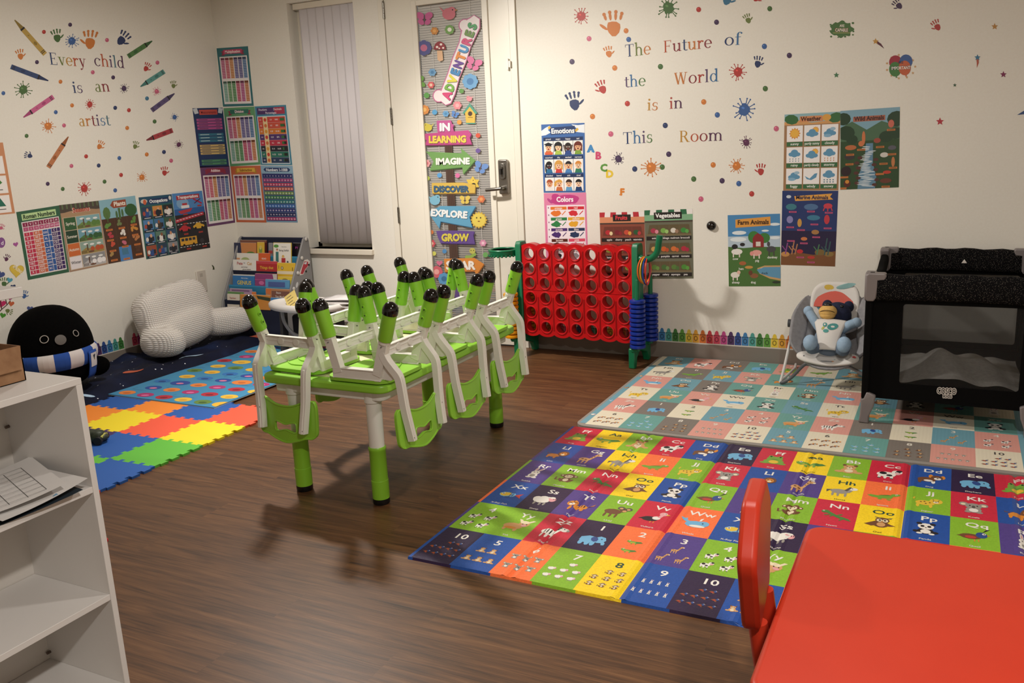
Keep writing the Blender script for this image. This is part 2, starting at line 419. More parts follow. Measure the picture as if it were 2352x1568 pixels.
# serif letters, drawn from stems and crescents
def SG(ch):
    P = []; W, T = .088, .034
    def R_(a, b, c, d): P.append([(a, b), (c, b), (c, d), (a, d)])
    def stem(x, y0, y1, bot=1, top=1):
        R_(x, y0, x+W, y1)
        if bot: R_(x-.055, y0, x+W+.055, y0+.028)
        if top == 1: P.append([(x-.07, y1-.05), (x, y1-.02), (x, y1-.08)]); R_(x-.05, y1-.03, x+W, y1)
        if top == 2: R_(x-.055, y1-.028, x+W+.055, y1)
    def arc(cx, cy, rx, ry, a0, a1, w=W, t=T, n=18):
        o = [(cx+rx*cos(rad(a0+(a1-a0)*k/n)), cy+ry*sin(rad(a0+(a1-a0)*k/n))) for k in range(n+1)]
        i = [(cx+(rx-w)*cos(rad(a0+(a1-a0)*k/n)), cy+(ry-t)*sin(rad(a0+(a1-a0)*k/n))) for k in range(n+1)]
        for k in range(n): P.append([o[k], o[k+1], i[k+1], i[k]])
    def ln(x0, y0, x1, y1, w): P.append([(x0-w/2, y0), (x0+w/2, y0), (x1+w/2, y1), (x1-w/2, y1)])
    X = .46; A = .5
    if ch == 'E' or ch == 'F':
        stem(.08, 0, .66, 1, 2); R_(.08, .632, .46, .66); R_(.43, .54, .46, .66); R_(.1, .33, .36, .358); R_(.335, .28, .36, .41)
        if ch == 'E': R_(.08, 0, .48, .028); R_(.455, 0, .48, .14)
        A = .55
    elif ch == 'T': stem(.24, 0, .66, 1, 0); R_(.02, .632, .55, .66); R_(.02, .52, .045, .66); R_(.525, .52, .55, .66); A = .6
    elif ch == 'R': stem(.08, 0, .66, 1, 2); arc(.27, .49, .2, .17, -90, 90); R_(.1, .632, .27, .66); R_(.1, .32, .28, .35); P.append([(.25, .34), (.35, .34), (.56, .0), (.45, .0)]); R_(.44, 0, .62, .028); A = .64
    elif ch == 'W':
        for x in (.08, .38): ln(x, .66, x+.17, 0, .095); ln(x+.17, 0, x+.3, .66, .04)
        for x in (.02, .32, .6): R_(x, .632, x+.17, .66)
        A = .82
    elif ch == 'o': arc(.25, .23, .23, .24, 0, 360); A = .52
    elif ch == 'c': arc(.24, .23, .22, .24, 48, 318); P.append([(.33, .32), (.42, .34), (.42, .42), (.35, .43)]); A = .46
    elif ch == 'e': arc(.24, .23, .22, .24, 0, 318); R_(.1, .22, .46, .252); A = .48
    elif ch == 'a': arc(.2, .13, .17, .14, 0, 360, .07); R_(.27, 0.0, .27+W, .33); arc(.21, .33, .148, .14, 0, 150, .08); R_(.34, 0, .42, .03); A = .46
    elif ch == 's': arc(.2, .335, .15, .135, 45, 270, .07, .034); arc(.19, .13, .17, .14, -140, 90, .08, .034); R_(.31, .33, .335, .45); R_(.03, .01, .055, .14); A = .4
    elif ch == 'd': arc(.22, .23, .2, .24, 30, 330); stem(.34, 0, .72, 0, 1); R_(.34, 0, .5, .028); A = .54
    elif ch in 'hnmu':
        if ch == 'u': stem(.06, .12, X, 0, 1); arc(.22, .16, .16, .17, 180, 345, .08); stem(.36, 0, X, 0, 1); R_(.36, 0, .52, .028); A = .55
        else:
            stem(.07, 0, .72 if ch == 'h' else X); x = .07
            for k in range(2 if ch == 'm' else 1):
                arc(x+.19, .28, .19, .19, 0, 170, W, .045); stem(x+.292, 0, .3, 1, 0); x += .29
            A = .54 if ch != 'm' else .84
    elif ch == 'i': stem(.08, 0, X); arc(.125, .62, .06, .06, 0, 360, .06, .06); A = .27
    elif ch == 'l': stem(.08, 0, .72); A = .27
    elif ch == 'r': stem(.07, 0, X); arc(.27, .28, .16, .18, 60, 165, .1, .06); arc(.33, .4, .05, .05, 0, 360, .05, .05); A = .4
    elif ch == 't': stem(.1, .08, .6, 0, 0); arc(.24, .1, .14, .11, 180, 320, .09); R_(.02, .43, .3, .46); A = .34
    elif ch == 'f': stem(.1, 0, .56, 1, 0); arc(.25, .56, .15, .16, 60, 180, .09); arc(.32, .65, .045, .045, 0, 360, .045, .045); R_(.02, .43, .3, .46); A = .34
    elif ch in 'vy':
        ln(.1, X, .26, 0, .095); ln(.26, 0, .4, X, .04); R_(.0, X-.028, .2, X); R_(.32, X-.028, .5, X); A = .5
        if ch == 'y': ln(.27, .02, .18, -.17, .045); arc(.11, -.15, .05, .05, 0, 360, .05, .05)
    return P, A
CN = dict(navy='#2c3f6b', olive='#6c7a3c', gold='#b98936', rust='#b4573a', wine='#842f38', purple='#5a4668', teal='#4d7280', blue='#426f9b', plum='#54304f', green='#4e7340', red='#a8433a', orange='#c0763c')
def word(wall, t, p0, p1, cap, cols, above):
    W_ = BW if wall == 'B' else LW; n = V(NB if wall == 'B' else NL)
    O = W_(*p0); e = W_(*p1)-O; L_ = e.length; e.normalize(); u = n.cross(e); ht = (W_(p0[0], p0[1]-cap)-O).length/.66
    gs = [SG(c) for c in t]; sx = L_/sum(g[1] for g in gs); x = 0
    for k, (c, g) in enumerate(zip(t, gs)):
        a = Art(lambda p, q, x=x: O+e*(x+p)*sx+u*q*ht, n)
        for p in g[0]: a.poly(p, CN[cols[k]])
        o = a.build('wall_letter', smooth=0)
        tag(o, f"{cols[k]} serif letter {c}, the {ordinal(k)} letter of the word {t}{above}", 'letter sticker', f'letters of the wall word {t}{above}'.replace(', ', ' '))
        x += g[1]
    ANCH[wall].append(((p0[0]+p1[0])/2, (p0[1]+p1[1])/2-cap/2, f'the word {t}'))
word('L', 'Every', (115, 148), (199, 153.5), 27, ['navy', 'olive', 'gold', 'rust', 'wine'], '')
word('L', 'child', (217, 151), (288, 157), 26, ['plum', 'rust', 'purple', 'teal', 'plum'], '')
word('L', 'is', (168, 213.5), (192, 213.5), 25, ['navy', 'purple'], ' above artist')
word('L', 'an', (219, 211), (254, 210), 25, ['olive', 'wine'], '')
word('L', 'artist', (182, 290), (255, 287.5), 25, ['gold', 'orange', 'wine', 'purple', 'blue', 'teal'], '')
word('B', 'The', (1436, 131), (1496, 124), 28, ['navy', 'olive', 'orange'], '')
word('B', 'Future', (1524, 121), (1636, 109), 27, ['rust', 'wine', 'navy', 'orange', 'rust', 'wine'], '')
word('B', 'of', (1663, 105), (1703, 102.5), 27, ['navy', 'blue'], '')
word('B', 'the', (1434, 201), (1484, 196.5), 26, ['purple', 'blue', 'green'], ' above This')
word('B', 'World', (1548, 194.5), (1652, 186.5), 27, ['orange', 'wine', 'red', 'purple', 'blue'], '')
word('B', 'is', (1486, 253.5), (1512, 253), 26, ['gold', 'orange'], ' beside in')
word('B', 'in', (1537, 250), (1569, 248), 26, ['red', 'plum'], '')
word('B', 'This', (1431, 331), (1500, 327), 27, ['navy', 'blue', 'purple', 'green'], '')
word('B', 'Room', (1560, 326.5), (1661, 322.5), 26, ['gold', 'rust', 'wine', 'plum'], '')
for c, x, y, h, col, cn in (('A', 1357, 349, 16, '#3f86bf', 'blue'), ('B', 1374, 365, 16, '#c9476f', 'pink'), ('C', 1387, 393, 16, '#5d9440', 'green'), ('D', 1400, 407, 16, '#e3c33c', 'yellow'), ('F', 1429, 448, 15, '#d9812f', 'orange')):
    a = px_art('B'); a.text(c, x, y, h, col, sx=1.0, bold=.06)
    if c in 'ABF':
        for dx in ((-5, 5) if c == 'A' else (-3.2,)): a.rect(x+dx-3.4, y-2, x+dx+3.4, y, col)
    tag(a.build('alphabet_sticker', smooth=0), f'small {cn} slab letter {c} stuck beside the emotions poster', 'letter sticker', 'small alphabet letter stickers')
    ANCH['B'].append((x, y-8, f'the small letter {c}'))

def rel(wall, x, y, cand, skip=0):
    q = sorted(cand, key=lambda t: math.hypot(t[0]-x, t[1]-y))[skip]
    dx, dy = x-q[0], y-q[1]
    if abs(dy) > abs(dx)*.8: w_ = 'just below' if dy > 0 else 'just above'
    else: w_ = ('on the window side of' if dx > 0 else 'on the shelf side of') if wall == 'L' else ('on the playpen side of' if dx > 0 else 'on the door side of')
    return f'{w_} {q[2]}'
def uniq(wall, x, y, head, cand):
    for k in range(len(cand)):
        l = f'{head} {rel(wall, x, y, cand, k)}'
        if l not in USED: USED.add(l); return l

CRAY = dict(yellow=('#b99a4e', '#8f7734', (33.6, 46), (103.6, 124.7)), green=('#4f7a45', '#39623a', (349.5, 94), (293.8, 130)), navy=('#33466f', '#27355a', (111, 185.4), (25, 153)),
            teal=('#5c9791', '#417873', (322.4, 199), (377.3, 163.7)), pink=('#c4608c', '#a34272', (53.6, 269.5), (122.5, 222)), purple=('#5d5078', '#463c60', (400.7, 214.7), (348, 253.7)),
            red=('#a63e44', '#7c2c34', (336, 322), (396.4, 299)), orange=('#b9764c', '#94572f', (157, 313.8), (110.7, 384.5)))
for n_, (c, c2, t, b) in CRAY.items():
    a = px_art('L'); d = math.hypot(b[0]-t[0], b[1]-t[1]); ex, ey = (b[0]-t[0])/d, (b[1]-t[1])/d; hw = 5.6
    Q = lambda s, q: (t[0]+ex*s*d-ey*q*hw, t[1]+ey*s*d+ex*q*hw)
    a.poly([Q(.26, -1), Q(1, -1), Q(1, 1), Q(.26, 1)], c); a.poly([Q(0, -.22), Q(.24, -.85), Q(.24, .85), Q(0, .22)], c2); a.up()
    for s0, s1 in ((.24, .28), (.9, .915), (.935, .95)): a.poly([Q(s0, -1), Q(s1, -1), Q(s1, 1), Q(s0, 1)], '#241f22')
    p = Q(.68, 0); a.ell(p[0], p[1], 5, 3.4, c2, math.degrees(math.atan2(ey, ex)))
    p = Q(.45, 0); a.ell(p[0], p[1], 2.2, 1.2, c2)
    tag(a.build('crayon_sticker', smooth=0), f'{n_} crayon wall sticker ' + dict(yellow='pointing up, highest of the crayons', green='by the end of the word child', navy='pointing down beneath the yellow crayon', teal='between the words child and an', pink='pointing down above the roman numbers poster', purple='beneath the teal crayon', red='lowest crayon on the window side', orange='pointing up above the seasons poster')[n_], 'crayon sticker', 'crayon wall stickers')
    ANCH['L'].append(((t[0]+b[0])/2, (t[1]+b[1])/2, f'the {n_} crayon'))
POSTER_ANCH = {'L': [(98, 550, 'the roman numbers poster'), (190, 535, 'the seasons poster'), (280, 525, 'the plants poster'), (360, 515, 'the occupations poster')],
               'B': [(1295, 360, 'the emotions poster'), (1428, 500, 'the fruits poster'), (1535, 500, 'the vegetables poster'), (1865, 350, 'the weather poster'), (1998, 340, 'the wild animals poster'), (1730, 570, 'the farm animals poster')]}
MAJ = {w_: ANCH[w_]+POSTER_ANCH[w_] for w_ in 'LB'}
PC = dict(blue='#3d5f96', green='#48693a', red='#b03c38', orange='#c9793a', purple='#453252', plum='#5b2f4e', pink='#c2607c', olive='#6f7c46', navy='#2d3a62', teal='#3f7290', magenta='#a8457c', yellow='#d6b23c')
def splat(wall, x, y, r, cn, seed):
    R = random.Random(seed); a = px_art(wall); c = PC[cn]; n = 13
    a.poly([(x+r*.62*(1+.16*R.uniform(-1, 1))*cos(2*pi*k/26), y+r*.68*(1+.16*R.uniform(-1, 1))*sin(2*pi*k/26)) for k in range(26)], c)
    for k in range(n):
        an = 2*pi*(k+R.uniform(-.3, .3))/n; l = r*R.uniform(.9, 1.35)
        a.line(x+r*.5*cos(an), y+r*.5*sin(an), x+l*cos(an), y+l*sin(an), r*.085, c); a.ell(x+l*cos(an), y+l*sin(an), r*.09, r*.09, c, 0, 8)
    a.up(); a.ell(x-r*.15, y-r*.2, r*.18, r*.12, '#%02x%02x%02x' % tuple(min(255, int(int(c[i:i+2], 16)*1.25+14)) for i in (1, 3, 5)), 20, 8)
    tag(a.build('paint_splat_sticker', smooth=0), uniq(wall, x, y, f'{cn} paint splat sticker', MAJ[wall]), 'splat sticker', 'paint splat wall stickers')
    ANCH[wall].append((x, y, f'the {cn} splat'))
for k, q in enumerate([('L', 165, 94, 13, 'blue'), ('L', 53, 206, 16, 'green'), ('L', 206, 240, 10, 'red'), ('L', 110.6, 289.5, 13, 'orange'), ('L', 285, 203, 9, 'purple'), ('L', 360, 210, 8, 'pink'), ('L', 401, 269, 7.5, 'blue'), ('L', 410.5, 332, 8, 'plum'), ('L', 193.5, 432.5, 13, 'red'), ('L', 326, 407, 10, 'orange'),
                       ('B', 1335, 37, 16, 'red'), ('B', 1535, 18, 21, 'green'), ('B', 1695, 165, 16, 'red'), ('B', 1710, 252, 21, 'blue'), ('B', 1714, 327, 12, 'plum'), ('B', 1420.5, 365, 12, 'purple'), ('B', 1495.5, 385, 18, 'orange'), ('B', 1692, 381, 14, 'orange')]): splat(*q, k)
def hand(wall, x, y, h, cn, rot, side=1, cat='handprint sticker', extra=None):
    a = px_art(wall); c = PC[cn]; ca, sa = cos(rad(rot)), sin(rad(rot)); k = h/2
    Q = lambda u, v: (x+(u*ca-v*sa)*k, y+(u*sa+v*ca)*k)
    a.poly([Q(u, v) for u, v in ((-.42, .1), (-.36, -.08), (-.1, -.14), (.2, -.12), (.44, .05), (.46, .3), (.36, .62), (.12, .86), (-.12, .86), (-.34, .6), (-.44, .35))], c)
    for u, l, an in ((-.42, .62, -16), (-.16, .8, -5), (.13, .84, 4), (.4, .66, 15)):
        e = Q(u+sin(rad(an))*(.28+l*.3), -.02-(.28+l*.3)*cos(rad(an))*.92); a.ell(e[0], e[1], .095*k, l*.36*k, c, rot+an, 10)
        e = Q(u+sin(rad(an))*(.28+l*.68), -.02-(.28+l*.68)*cos(rad(an))*.9); a.ell(e[0], e[1], .12*k, .13*k, c, rot, 9)
    e = Q(side*.68, .22); a.ell(e[0], e[1], .1*k, .33*k, c, rot+side*52, 10)
    lb = extra or uniq(wall, x, y, f'{cn} handprint sticker', MAJ[wall])
    tag(a.build('handprint_sticker', smooth=0), lb, cat, 'handprint wall stickers')
    ANCH[wall].append((x, y, f'the {cn} handprint'))
for q in [('L', 130, 82, 35, 'green', -12, 1), ('L', 207, 91, 50, 'orange', 4, -1), ('L', 282, 88, 40, 'navy', 38, 1), ('L', 46, 125, 28, 'orange', -12, 1), ('L', 337, 154, 24, 'red', 28, 1), ('L', 398, 194, 20, 'olive', -4, 1), ('L', 65, 357, 22, 'navy', -75, 1), ('L', 230, 333, 24, 'orange', 28, 1), ('L', 311, 333, 21, 'olive', 14, 1), ('L', 377.6, 393, 24, 'red', -2, 1),
          ('B', 1409, 54, 68, 'orange', -2, -1), ('B', 1397.5, 119, 30, 'orange', -12, 1), ('B', 1382, 200, 36, 'red', -22, -1), ('B', 1318, 232, 50, 'navy', -12, 1), ('B', 1717, 43, 26, 'olive', -22, 1), ('B', 1741, 142, 31, 'navy', 8, 1), ('B', 1747.5, 389, 31, 'red', 2, -1),
          ('B', 1672, -6, 42, 'teal', 20, 1), ('B', 1740, -7, 28, 'red', 40, 1), ('B', 2062, 10, 29, 'purple', -42, -1), ('B', 2151, 58, 30, 'red', -28, -1)]: hand(*q)
for q in [('L', 4, 521, 16, 'pink', 30, 1), ('L', 16, 592, 19, 'plum', 25, -1), ('L', 9, 648, 25, 'green', -4, 1), ('L', 56, 676, 22, 'blue', 10, 1), ('L', 20.6, 714.5, 20, 'olive', 110, 1)]:
    hand(*q, extra={521: 'tiny pink handprint at the edge of the heart tree stickers', 592: 'plum handprint above the yellow heart sticker', 648: 'green handprint beneath the yellow heart sticker', 676: 'blue handprint alone beneath the roman numbers poster', 714.5: 'olive handprint lying sideways over the black plush'}[q[2]])

def dot(wall, x, y, r, cn):
    a = px_art(wall); c = PC[cn]; a.ell(x, y, r, r*1.08, c, 0, 18); a.up(); a.ell(x-r*.3, y-r*.35, r*.3, r*.2, '#%02x%02x%02x' % tuple(min(255, int(int(c[i:i+2], 16)*1.2+30)) for i in (1, 3, 5)), -30, 8)  # the small lighter oval is a highlight painted on the dot
    tag(a.build('dot_sticker', smooth=0), uniq(wall, x, y, f'{cn} dot sticker', ANCH[wall]+POSTER_ANCH[wall]), 'dot sticker', 'round dot wall stickers')
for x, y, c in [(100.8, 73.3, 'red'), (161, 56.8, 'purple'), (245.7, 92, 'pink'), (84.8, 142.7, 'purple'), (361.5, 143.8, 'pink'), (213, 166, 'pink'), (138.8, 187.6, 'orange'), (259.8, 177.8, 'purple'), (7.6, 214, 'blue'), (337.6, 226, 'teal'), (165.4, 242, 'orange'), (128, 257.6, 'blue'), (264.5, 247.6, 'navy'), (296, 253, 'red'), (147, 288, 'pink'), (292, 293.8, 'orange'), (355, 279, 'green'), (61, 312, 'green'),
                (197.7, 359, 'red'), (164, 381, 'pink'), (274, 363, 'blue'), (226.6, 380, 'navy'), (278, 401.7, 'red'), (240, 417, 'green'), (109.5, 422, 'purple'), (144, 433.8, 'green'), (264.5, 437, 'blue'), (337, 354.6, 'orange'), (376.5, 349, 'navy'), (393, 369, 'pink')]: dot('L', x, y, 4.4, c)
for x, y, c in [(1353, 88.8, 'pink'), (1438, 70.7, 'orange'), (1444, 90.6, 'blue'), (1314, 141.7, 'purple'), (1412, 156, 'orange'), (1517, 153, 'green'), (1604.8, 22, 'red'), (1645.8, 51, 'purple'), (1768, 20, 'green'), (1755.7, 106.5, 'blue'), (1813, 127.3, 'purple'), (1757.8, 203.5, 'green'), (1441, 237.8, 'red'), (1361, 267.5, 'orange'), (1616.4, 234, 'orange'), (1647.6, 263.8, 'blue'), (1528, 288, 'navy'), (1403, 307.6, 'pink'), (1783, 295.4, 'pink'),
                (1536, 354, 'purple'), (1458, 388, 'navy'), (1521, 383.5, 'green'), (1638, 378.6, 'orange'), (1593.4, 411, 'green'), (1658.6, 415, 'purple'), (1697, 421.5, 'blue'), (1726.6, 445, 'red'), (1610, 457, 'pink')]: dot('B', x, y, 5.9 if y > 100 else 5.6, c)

# stars, comets and the two slogan stickers on the playpen side
def small(name, wall, fn, label, cat, group=None):
    a = px_art(wall); fn(a); return tag(a.build(name, smooth=0), label, cat, group)
for x, y, r, c, l in ((2284.6, 61, 8, '#b98643', 'gold star sticker high above the playpen'), (1921, 172.5, 7, '#4a7a55', 'green star sticker below the green slogan splash'), (2304.6, 171, 8, '#7c2450', 'plum star sticker below the blue comet'), (2193, 195.5, 4.6, '#3f5f46', 'tiny dark green star sticker, the smallest one'), (2159, 279, 9.5, '#b3333f', 'red star sticker above the playpen, lowest of the stars')):
    small('star_sticker', 'B', lambda a: a.star(x, y, r, c), l, 'star sticker', 'star wall stickers')
def comet(a, x, y, tx, ty, c, c2):
    nx, ny = (ty-y)*.12, -(tx-x)*.12; a.poly([(x+nx, y+ny), ((x+tx)/2+nx*1.4, (y+ty)/2+ny*1.2), (tx, ty), ((x+tx)/2-nx*.3, (y+ty)/2-ny*.3), (x-nx, y-ny)], c2); a.up(); a.star(x, y, 7.5, c)
small('comet_sticker', 'B', lambda a: comet(a, 2011, 95, 2031, 112, '#c49447', '#5c2d3c'), 'gold star comet sticker with a dark red tail', 'star sticker')
small('comet_sticker', 'B', lambda a: comet(a, 2245, 132, 2243.5, 156, '#3c7596', '#b05a44'), 'blue star comet sticker with a rust tail', 'star sticker')
def capable(a):
    a.poly([(1933+26*cos(t)*(1+.12*cos(7*t)), 67+18*sin(t)*(1+.14*sin(8*t+1))) for t in [2*pi*k/60 for k in range(60)]], '#4f7343')
    for dx, dy, r in ((-25, -10, 2.6), (-26, 4, 2), (-24, 17, 2.6), (26, -14, 3), (27, 5, 2.4), (26, 13, 2.2), (8, 17, 2.6), (-8, 19, 1.6), (4, -17, 3)): a.ell(1933+dx, 67+dy, r, r*.85, '#4f7343', 0, 10)
    a.up(); a.text('ARE', 1934, 62, 6, '#efe6da', fit=11); a.text('CAPABLE', 1933, 73, 8.5, '#a8343a', fit=31); a.up(); a.text('CAPABLE', 1933, 72.6, 7.4, '#f0e6dc', fit=29); a.rect(1913, 75, 1953, 76, '#c9c07a')
small('slogan_sticker', 'B', capable, 'green splash sticker reading are capable', 'slogan sticker')
def important(a):
    for k in range(11): an = 2*pi*k/11; a.star(2069+33*cos(an), 153+27*sin(an), 3.4, '#c79a62')
    for dx, dy, c in ((-11, -9, '#9d2b3c'), (13, -11, '#3f5c93')): a.ell(2068+dx, 152+dy, 15, 16, c, 0, 20)
    a.up()
    for dx, dy, c in ((-12, 7, '#477a41'), (10, 4, '#c0603c')): a.ell(2068+dx, 152+dy, 14, 17, c, 0, 20); a.star(2068+dx+3, 152+dy+18, 3, c, 3)
    a.up(); a.text('ARE', 2069, 146, 6, '#2c3145', fit=12); a.text('IMPORTANT', 2069.5, 160, 8.8, '#2c3145', fit=46, rot=-3); a.up(); a.text('IMPORTANT', 2069.5, 159.4, 7.2, '#f2ece2', fit=44, rot=-3)
small('slogan_sticker', 'B', important, 'balloon bunch sticker reading are important', 'slogan sticker')
small('crayon_sticker', 'B', lambda a: a.poly([(2336, 264), (2352, 254), (2366, 246), (2370, 254), (2354, 262)], '#2f4a7c'), 'blue pointed sticker over the playpen at the picture edge', 'crayon sticker')
mb = MB(); p = BW(1634, 518); mb.T = Matrix.Translation(p) @ Matrix.Rotation(pi/2, 4, 'X'); mb.lathe([(.027, 0), (.027, .008), (.022, .018), (.012, .024), (0, .026)], M('#15120f', .12, 0, .6), 24)
tag(mb.build('door_stop_bumper'), 'glossy black dome bumper on the wall above the vegetables poster corner', 'wall bumper')

# heart tree stickers by the shelf
def heart(a, x, y, r, c, rot=0):
    ca, sa = cos(rad(rot)), sin(rad(rot)); P = []
    for k in range(28):
        t = 2*pi*k/28; u = 16*sin(t)**3/16; v = -(13*cos(t)-5*cos(2*t)-2*cos(3*t)-cos(4*t))/16; P.append((x+(u*ca-v*sa)*r, y+(u*sa+v*ca)*r))
    a.poly(P, c)
for x, y, r, c, rot, l in ((36, 561, 6, '#a8579a', -12, 'small magenta heart sticker above the yellow heart'), (1, 630, 10, '#3f4f86', 20, 'navy blue heart sticker at the shelf edge of the heart tree'), (22, 643, 7, '#4f9fb5', 12, 'teal heart sticker beneath the yellow heart'), (30, 658, 6, '#2f3f66', -8, 'dark navy heart sticker beneath the teal heart'),
                           (23, 685, 5, '#a8457c', 10, 'magenta heart sticker under the white board'), (3.5, 697, 10, '#c02a62', 10, 'large crimson heart sticker under the white board'), (25.7, 697, 7, '#c4623c', 8, 'orange heart sticker under the white board'), (6.4, 724, 7, '#4d9433', 14, 'green heart sticker lowest on the heart tree'), (69, 709, 7.5, '#46568a', 4, 'slate blue heart sticker touching the black plush outline'), (45, 734, 4.5, '#b8607c', -10, 'small pink heart sticker over the black plush shoulder')):
    small('heart_sticker', 'L', lambda a: heart(a, x, y, r, c, rot), l, 'heart sticker', 'heart wall stickers')
def amazing(a): heart(a, 38, 621, 17, '#c9a93a', 4); a.up(); heart(a, 38, 621, 15.5, '#dcbd48', 4); a.up(); a.text('AMAZING', 38, 621, 6.5, '#f3ecd8', fit=25, rot=38)
small('heart_sticker', 'L', amazing, 'big yellow heart sticker reading amazing', 'heart sticker', 'heart wall stickers')
def purp(a): a.ell(3, 557, 9, 12, '#83508f', 0, 20); a.up(); a.text('d', 5, 562, 9, '#efe6ee')
small('round_sticker', 'L', purp, 'round purple sticker with white writing cut by the picture edge', 'sticker')
def branch(a):
    for q in (((-8, 722), (4, 710), (16, 700), (24, 690)), ((4, 710), (0, 690), (-4, 676)), ((16, 700), (12, 684), (6, 668))):
        for i in range(len(q)-1): a.line(*q[i], *q[i+1], 2.2-.3*i, '#4a2f2c')
small('branch_sticker', 'L', branch, 'brown branch sticker of the heart tree', 'branch sticker')
small('leaf_sticker', 'L', lambda a: a.poly([(486, 608), (489, 609), (492, 613), (493, 619), (488, 619), (489, 615)], '#4d5238'), 'tiny dark leaf sticker between the backrest pillow and the bookcase', 'leaf sticker')
def sprig(a): a.ell(457, 650, 3, 5, '#2f4a38', -25, 10); a.ell(466, 652, 3, 6, '#3b5a40', 15, 10); a.ell(461, 648, 2.4, 4, '#6f8a72', 0, 10)
small('leaf_sticker', 'L', sprig, 'green sprig sticker on the wall outlet behind the backrest pillow', 'leaf sticker')
mb = MB(); q = [LW(448, 624), LW(470, 622), LW(474, 664), LW(452, 666)]; y0, y1, z0, z1 = q[0].y, q[1].y, q[3].z-.02, q[0].z
mb.prism(rrect(y0, z0, y1, z1, .006), (0, .008), M('#cfc6ba', .4), lambda a, b, d: (d, a, b))
for zc in (z0+.03, z1-.03): mb.box((.008, (y0+y1)/2-.014, zc-.012), (.0095, (y0+y1)/2+.014, zc+.012), M('#b8afa4', .4))
mb.box((.008, y0, z0), (.012, y0+.006, z1), M('#efe8de', .4))
tag(mb.build('wall_outlet', bevel=.002), 'white wall outlet plate peeking over the backrest pillow', 'outlet')

# crayon border strip along the baseboard
CB = ['#4b2f5e', '#2f4d8f', '#3f7cb0', '#4b9a92', '#3f7a3a', '#5f9a3c', '#e2c33c', '#dfa236', '#d0702c', '#b8343c', '#c8425c', '#c04a8c']
def border(name, wall, a0, a1, z0, z1, k0, label):
    nrm = NB if wall == 'B' else NL
    a = Art((lambda u, v: V((u, 0, v))) if wall == 'B' else (lambda u, v: V((0, u, v))), nrm, 1); n = max(1, round((a1-a0)/.0425)); w_ = (a1-a0)/n; h = z1-z0
    a.rect(a0, z0, a1, z0+h*.62, '#d9d2c6'); a.up()
    for k in range(n):
        c = CB[(k+k0) % 12]; d = '#%02x%02x%02x' % tuple(int(int(c[i:i+2], 16)*.68) for i in (1, 3, 5)); x = a0+w_*k; m = x+w_/2
        a.poly([(x+.001, z0+.003), (x+w_-.001, z0+.003), (x+w_-.001, z0+h*.68), (m+w_*.3, z0+h*.72), (m+w_*.24, z1-.008), (m+w_*.1, z1), (m-w_*.1, z1), (m-w_*.24, z1-.008), (m-w_*.3, z0+h*.72), (x+.001, z0+h*.68)], c)
    a.up()
    for k in range(n):
        c = CB[(k+k0) % 12]; d = '#%02x%02x%02x' % tuple(int(int(c[i:i+2], 16)*.62) for i in (1, 3, 5)); m = a0+w_*(k+.5)
        a.ell(m, z0+h*.36, w_*.3, h*.2, d, 0, 12); a.rect(m-w_*.46, z0+h*.62, m+w_*.46, z0+h*.68, d)
    a.up()
    for k in range(n): a.ell(a0+w_*(k+.5), z0+h*.36, w_*.16, h*.12, CB[(k+k0) % 12], 0, 10)
    tag(a.build(name, smooth=0), label, 'border strip')
border('crayon_border', 'B', 2.52, 4.72, .103, .186, 6, 'rainbow crayon border strip along the wall behind the red game')
border('crayon_border', 'L', LW(219, 800).y, LW(283, 780).y, .102, .186, 0, 'short crayon border piece between black plush and pillow')
border('crayon_border', 'L', LW(303, 780).y, -.62, .102, .19, 10, 'crayon border piece starting behind the backrest pillow')

# ================================================================ posters
def poster(wall, c4, bg, fn, label, th=.0008):
    W_ = BW if wall == 'B' else LW
    a = Art(quad([W_(*q) for q in c4]), NB if wall == 'B' else NL, -1, rough=.42); sheet(a, bg, th); a.clip = (0, 0, 1, 1.41); fn(a)
    return tag(a.build('poster', smooth=0), label, 'poster', 'educational wall posters')
def scrib(a, x, y, w_, c, n=1, h=.006):          # a line of print too small to read
    a.rect(x, y, x+w_, y+h, c)
def ribbon(a, x0, x1, y0, y1, c, c2):
    a.poly([(x0-.07, y0+.03), (x0+.04, y0+.03), (x0+.04, y1+.03), (x0-.07, y1+.03), (x0-.03, (y0+y1)/2+.03)], c2); a.poly([(x1+.07, y0+.03), (x1-.04, y0+.03), (x1-.04, y1+.03), (x1+.07, y1+.03), (x1+.03, (y0+y1)/2+.03)], c2); a.up(); a.rect(x0, y0, x1, y1, c); a.up()
TC = [['#b8577f', '#c24f63', '#c0793e', '#5d5590', '#56518a', '#416a9c'], ['#6fa193', '#4f8a52', '#3f7f45', '#b53c5c', '#a8407a', '#bb6a3a']]
def table(title, bg, rc, tc, title_c='#f0dde0'):
    def f(a):
        ribbon(a, .2, .8, .05, .15, rc, '#8c3348' if rc != '#e0b64a' else '#b98a30'); a.text(title, .5, .13, .062, title_c, fit=.56, bold=.03)
        a.rect(.06, .21, .94, 1.35, '#e9e3e2'); a.up()
        for r in range(2):
            for c in range(6):
                x = .095+.138*c; y = .24+.56*r; col = TC[r][c]
                a.rect(x, y, x+.12, y+.5, '#%02x%02x%02x' % tuple(int(int(col[i:i+2], 16)*.45+140) for i in (1, 3, 5)))
        a.up()
        for r in range(2):
            for c in range(6):
                x = .095+.138*c; y = .24+.56*r; col = TC[r][c]; a.rect(x, y, x+.12, y+.055, '#%02x%02x%02x' % tuple(int(int(col[i:i+2], 16)*.62) for i in (1, 3, 5)))
                for k in range(11): a.rect(x+.008, y+.068+.039*k, x+.112, y+.093+.039*k, col)
    return f
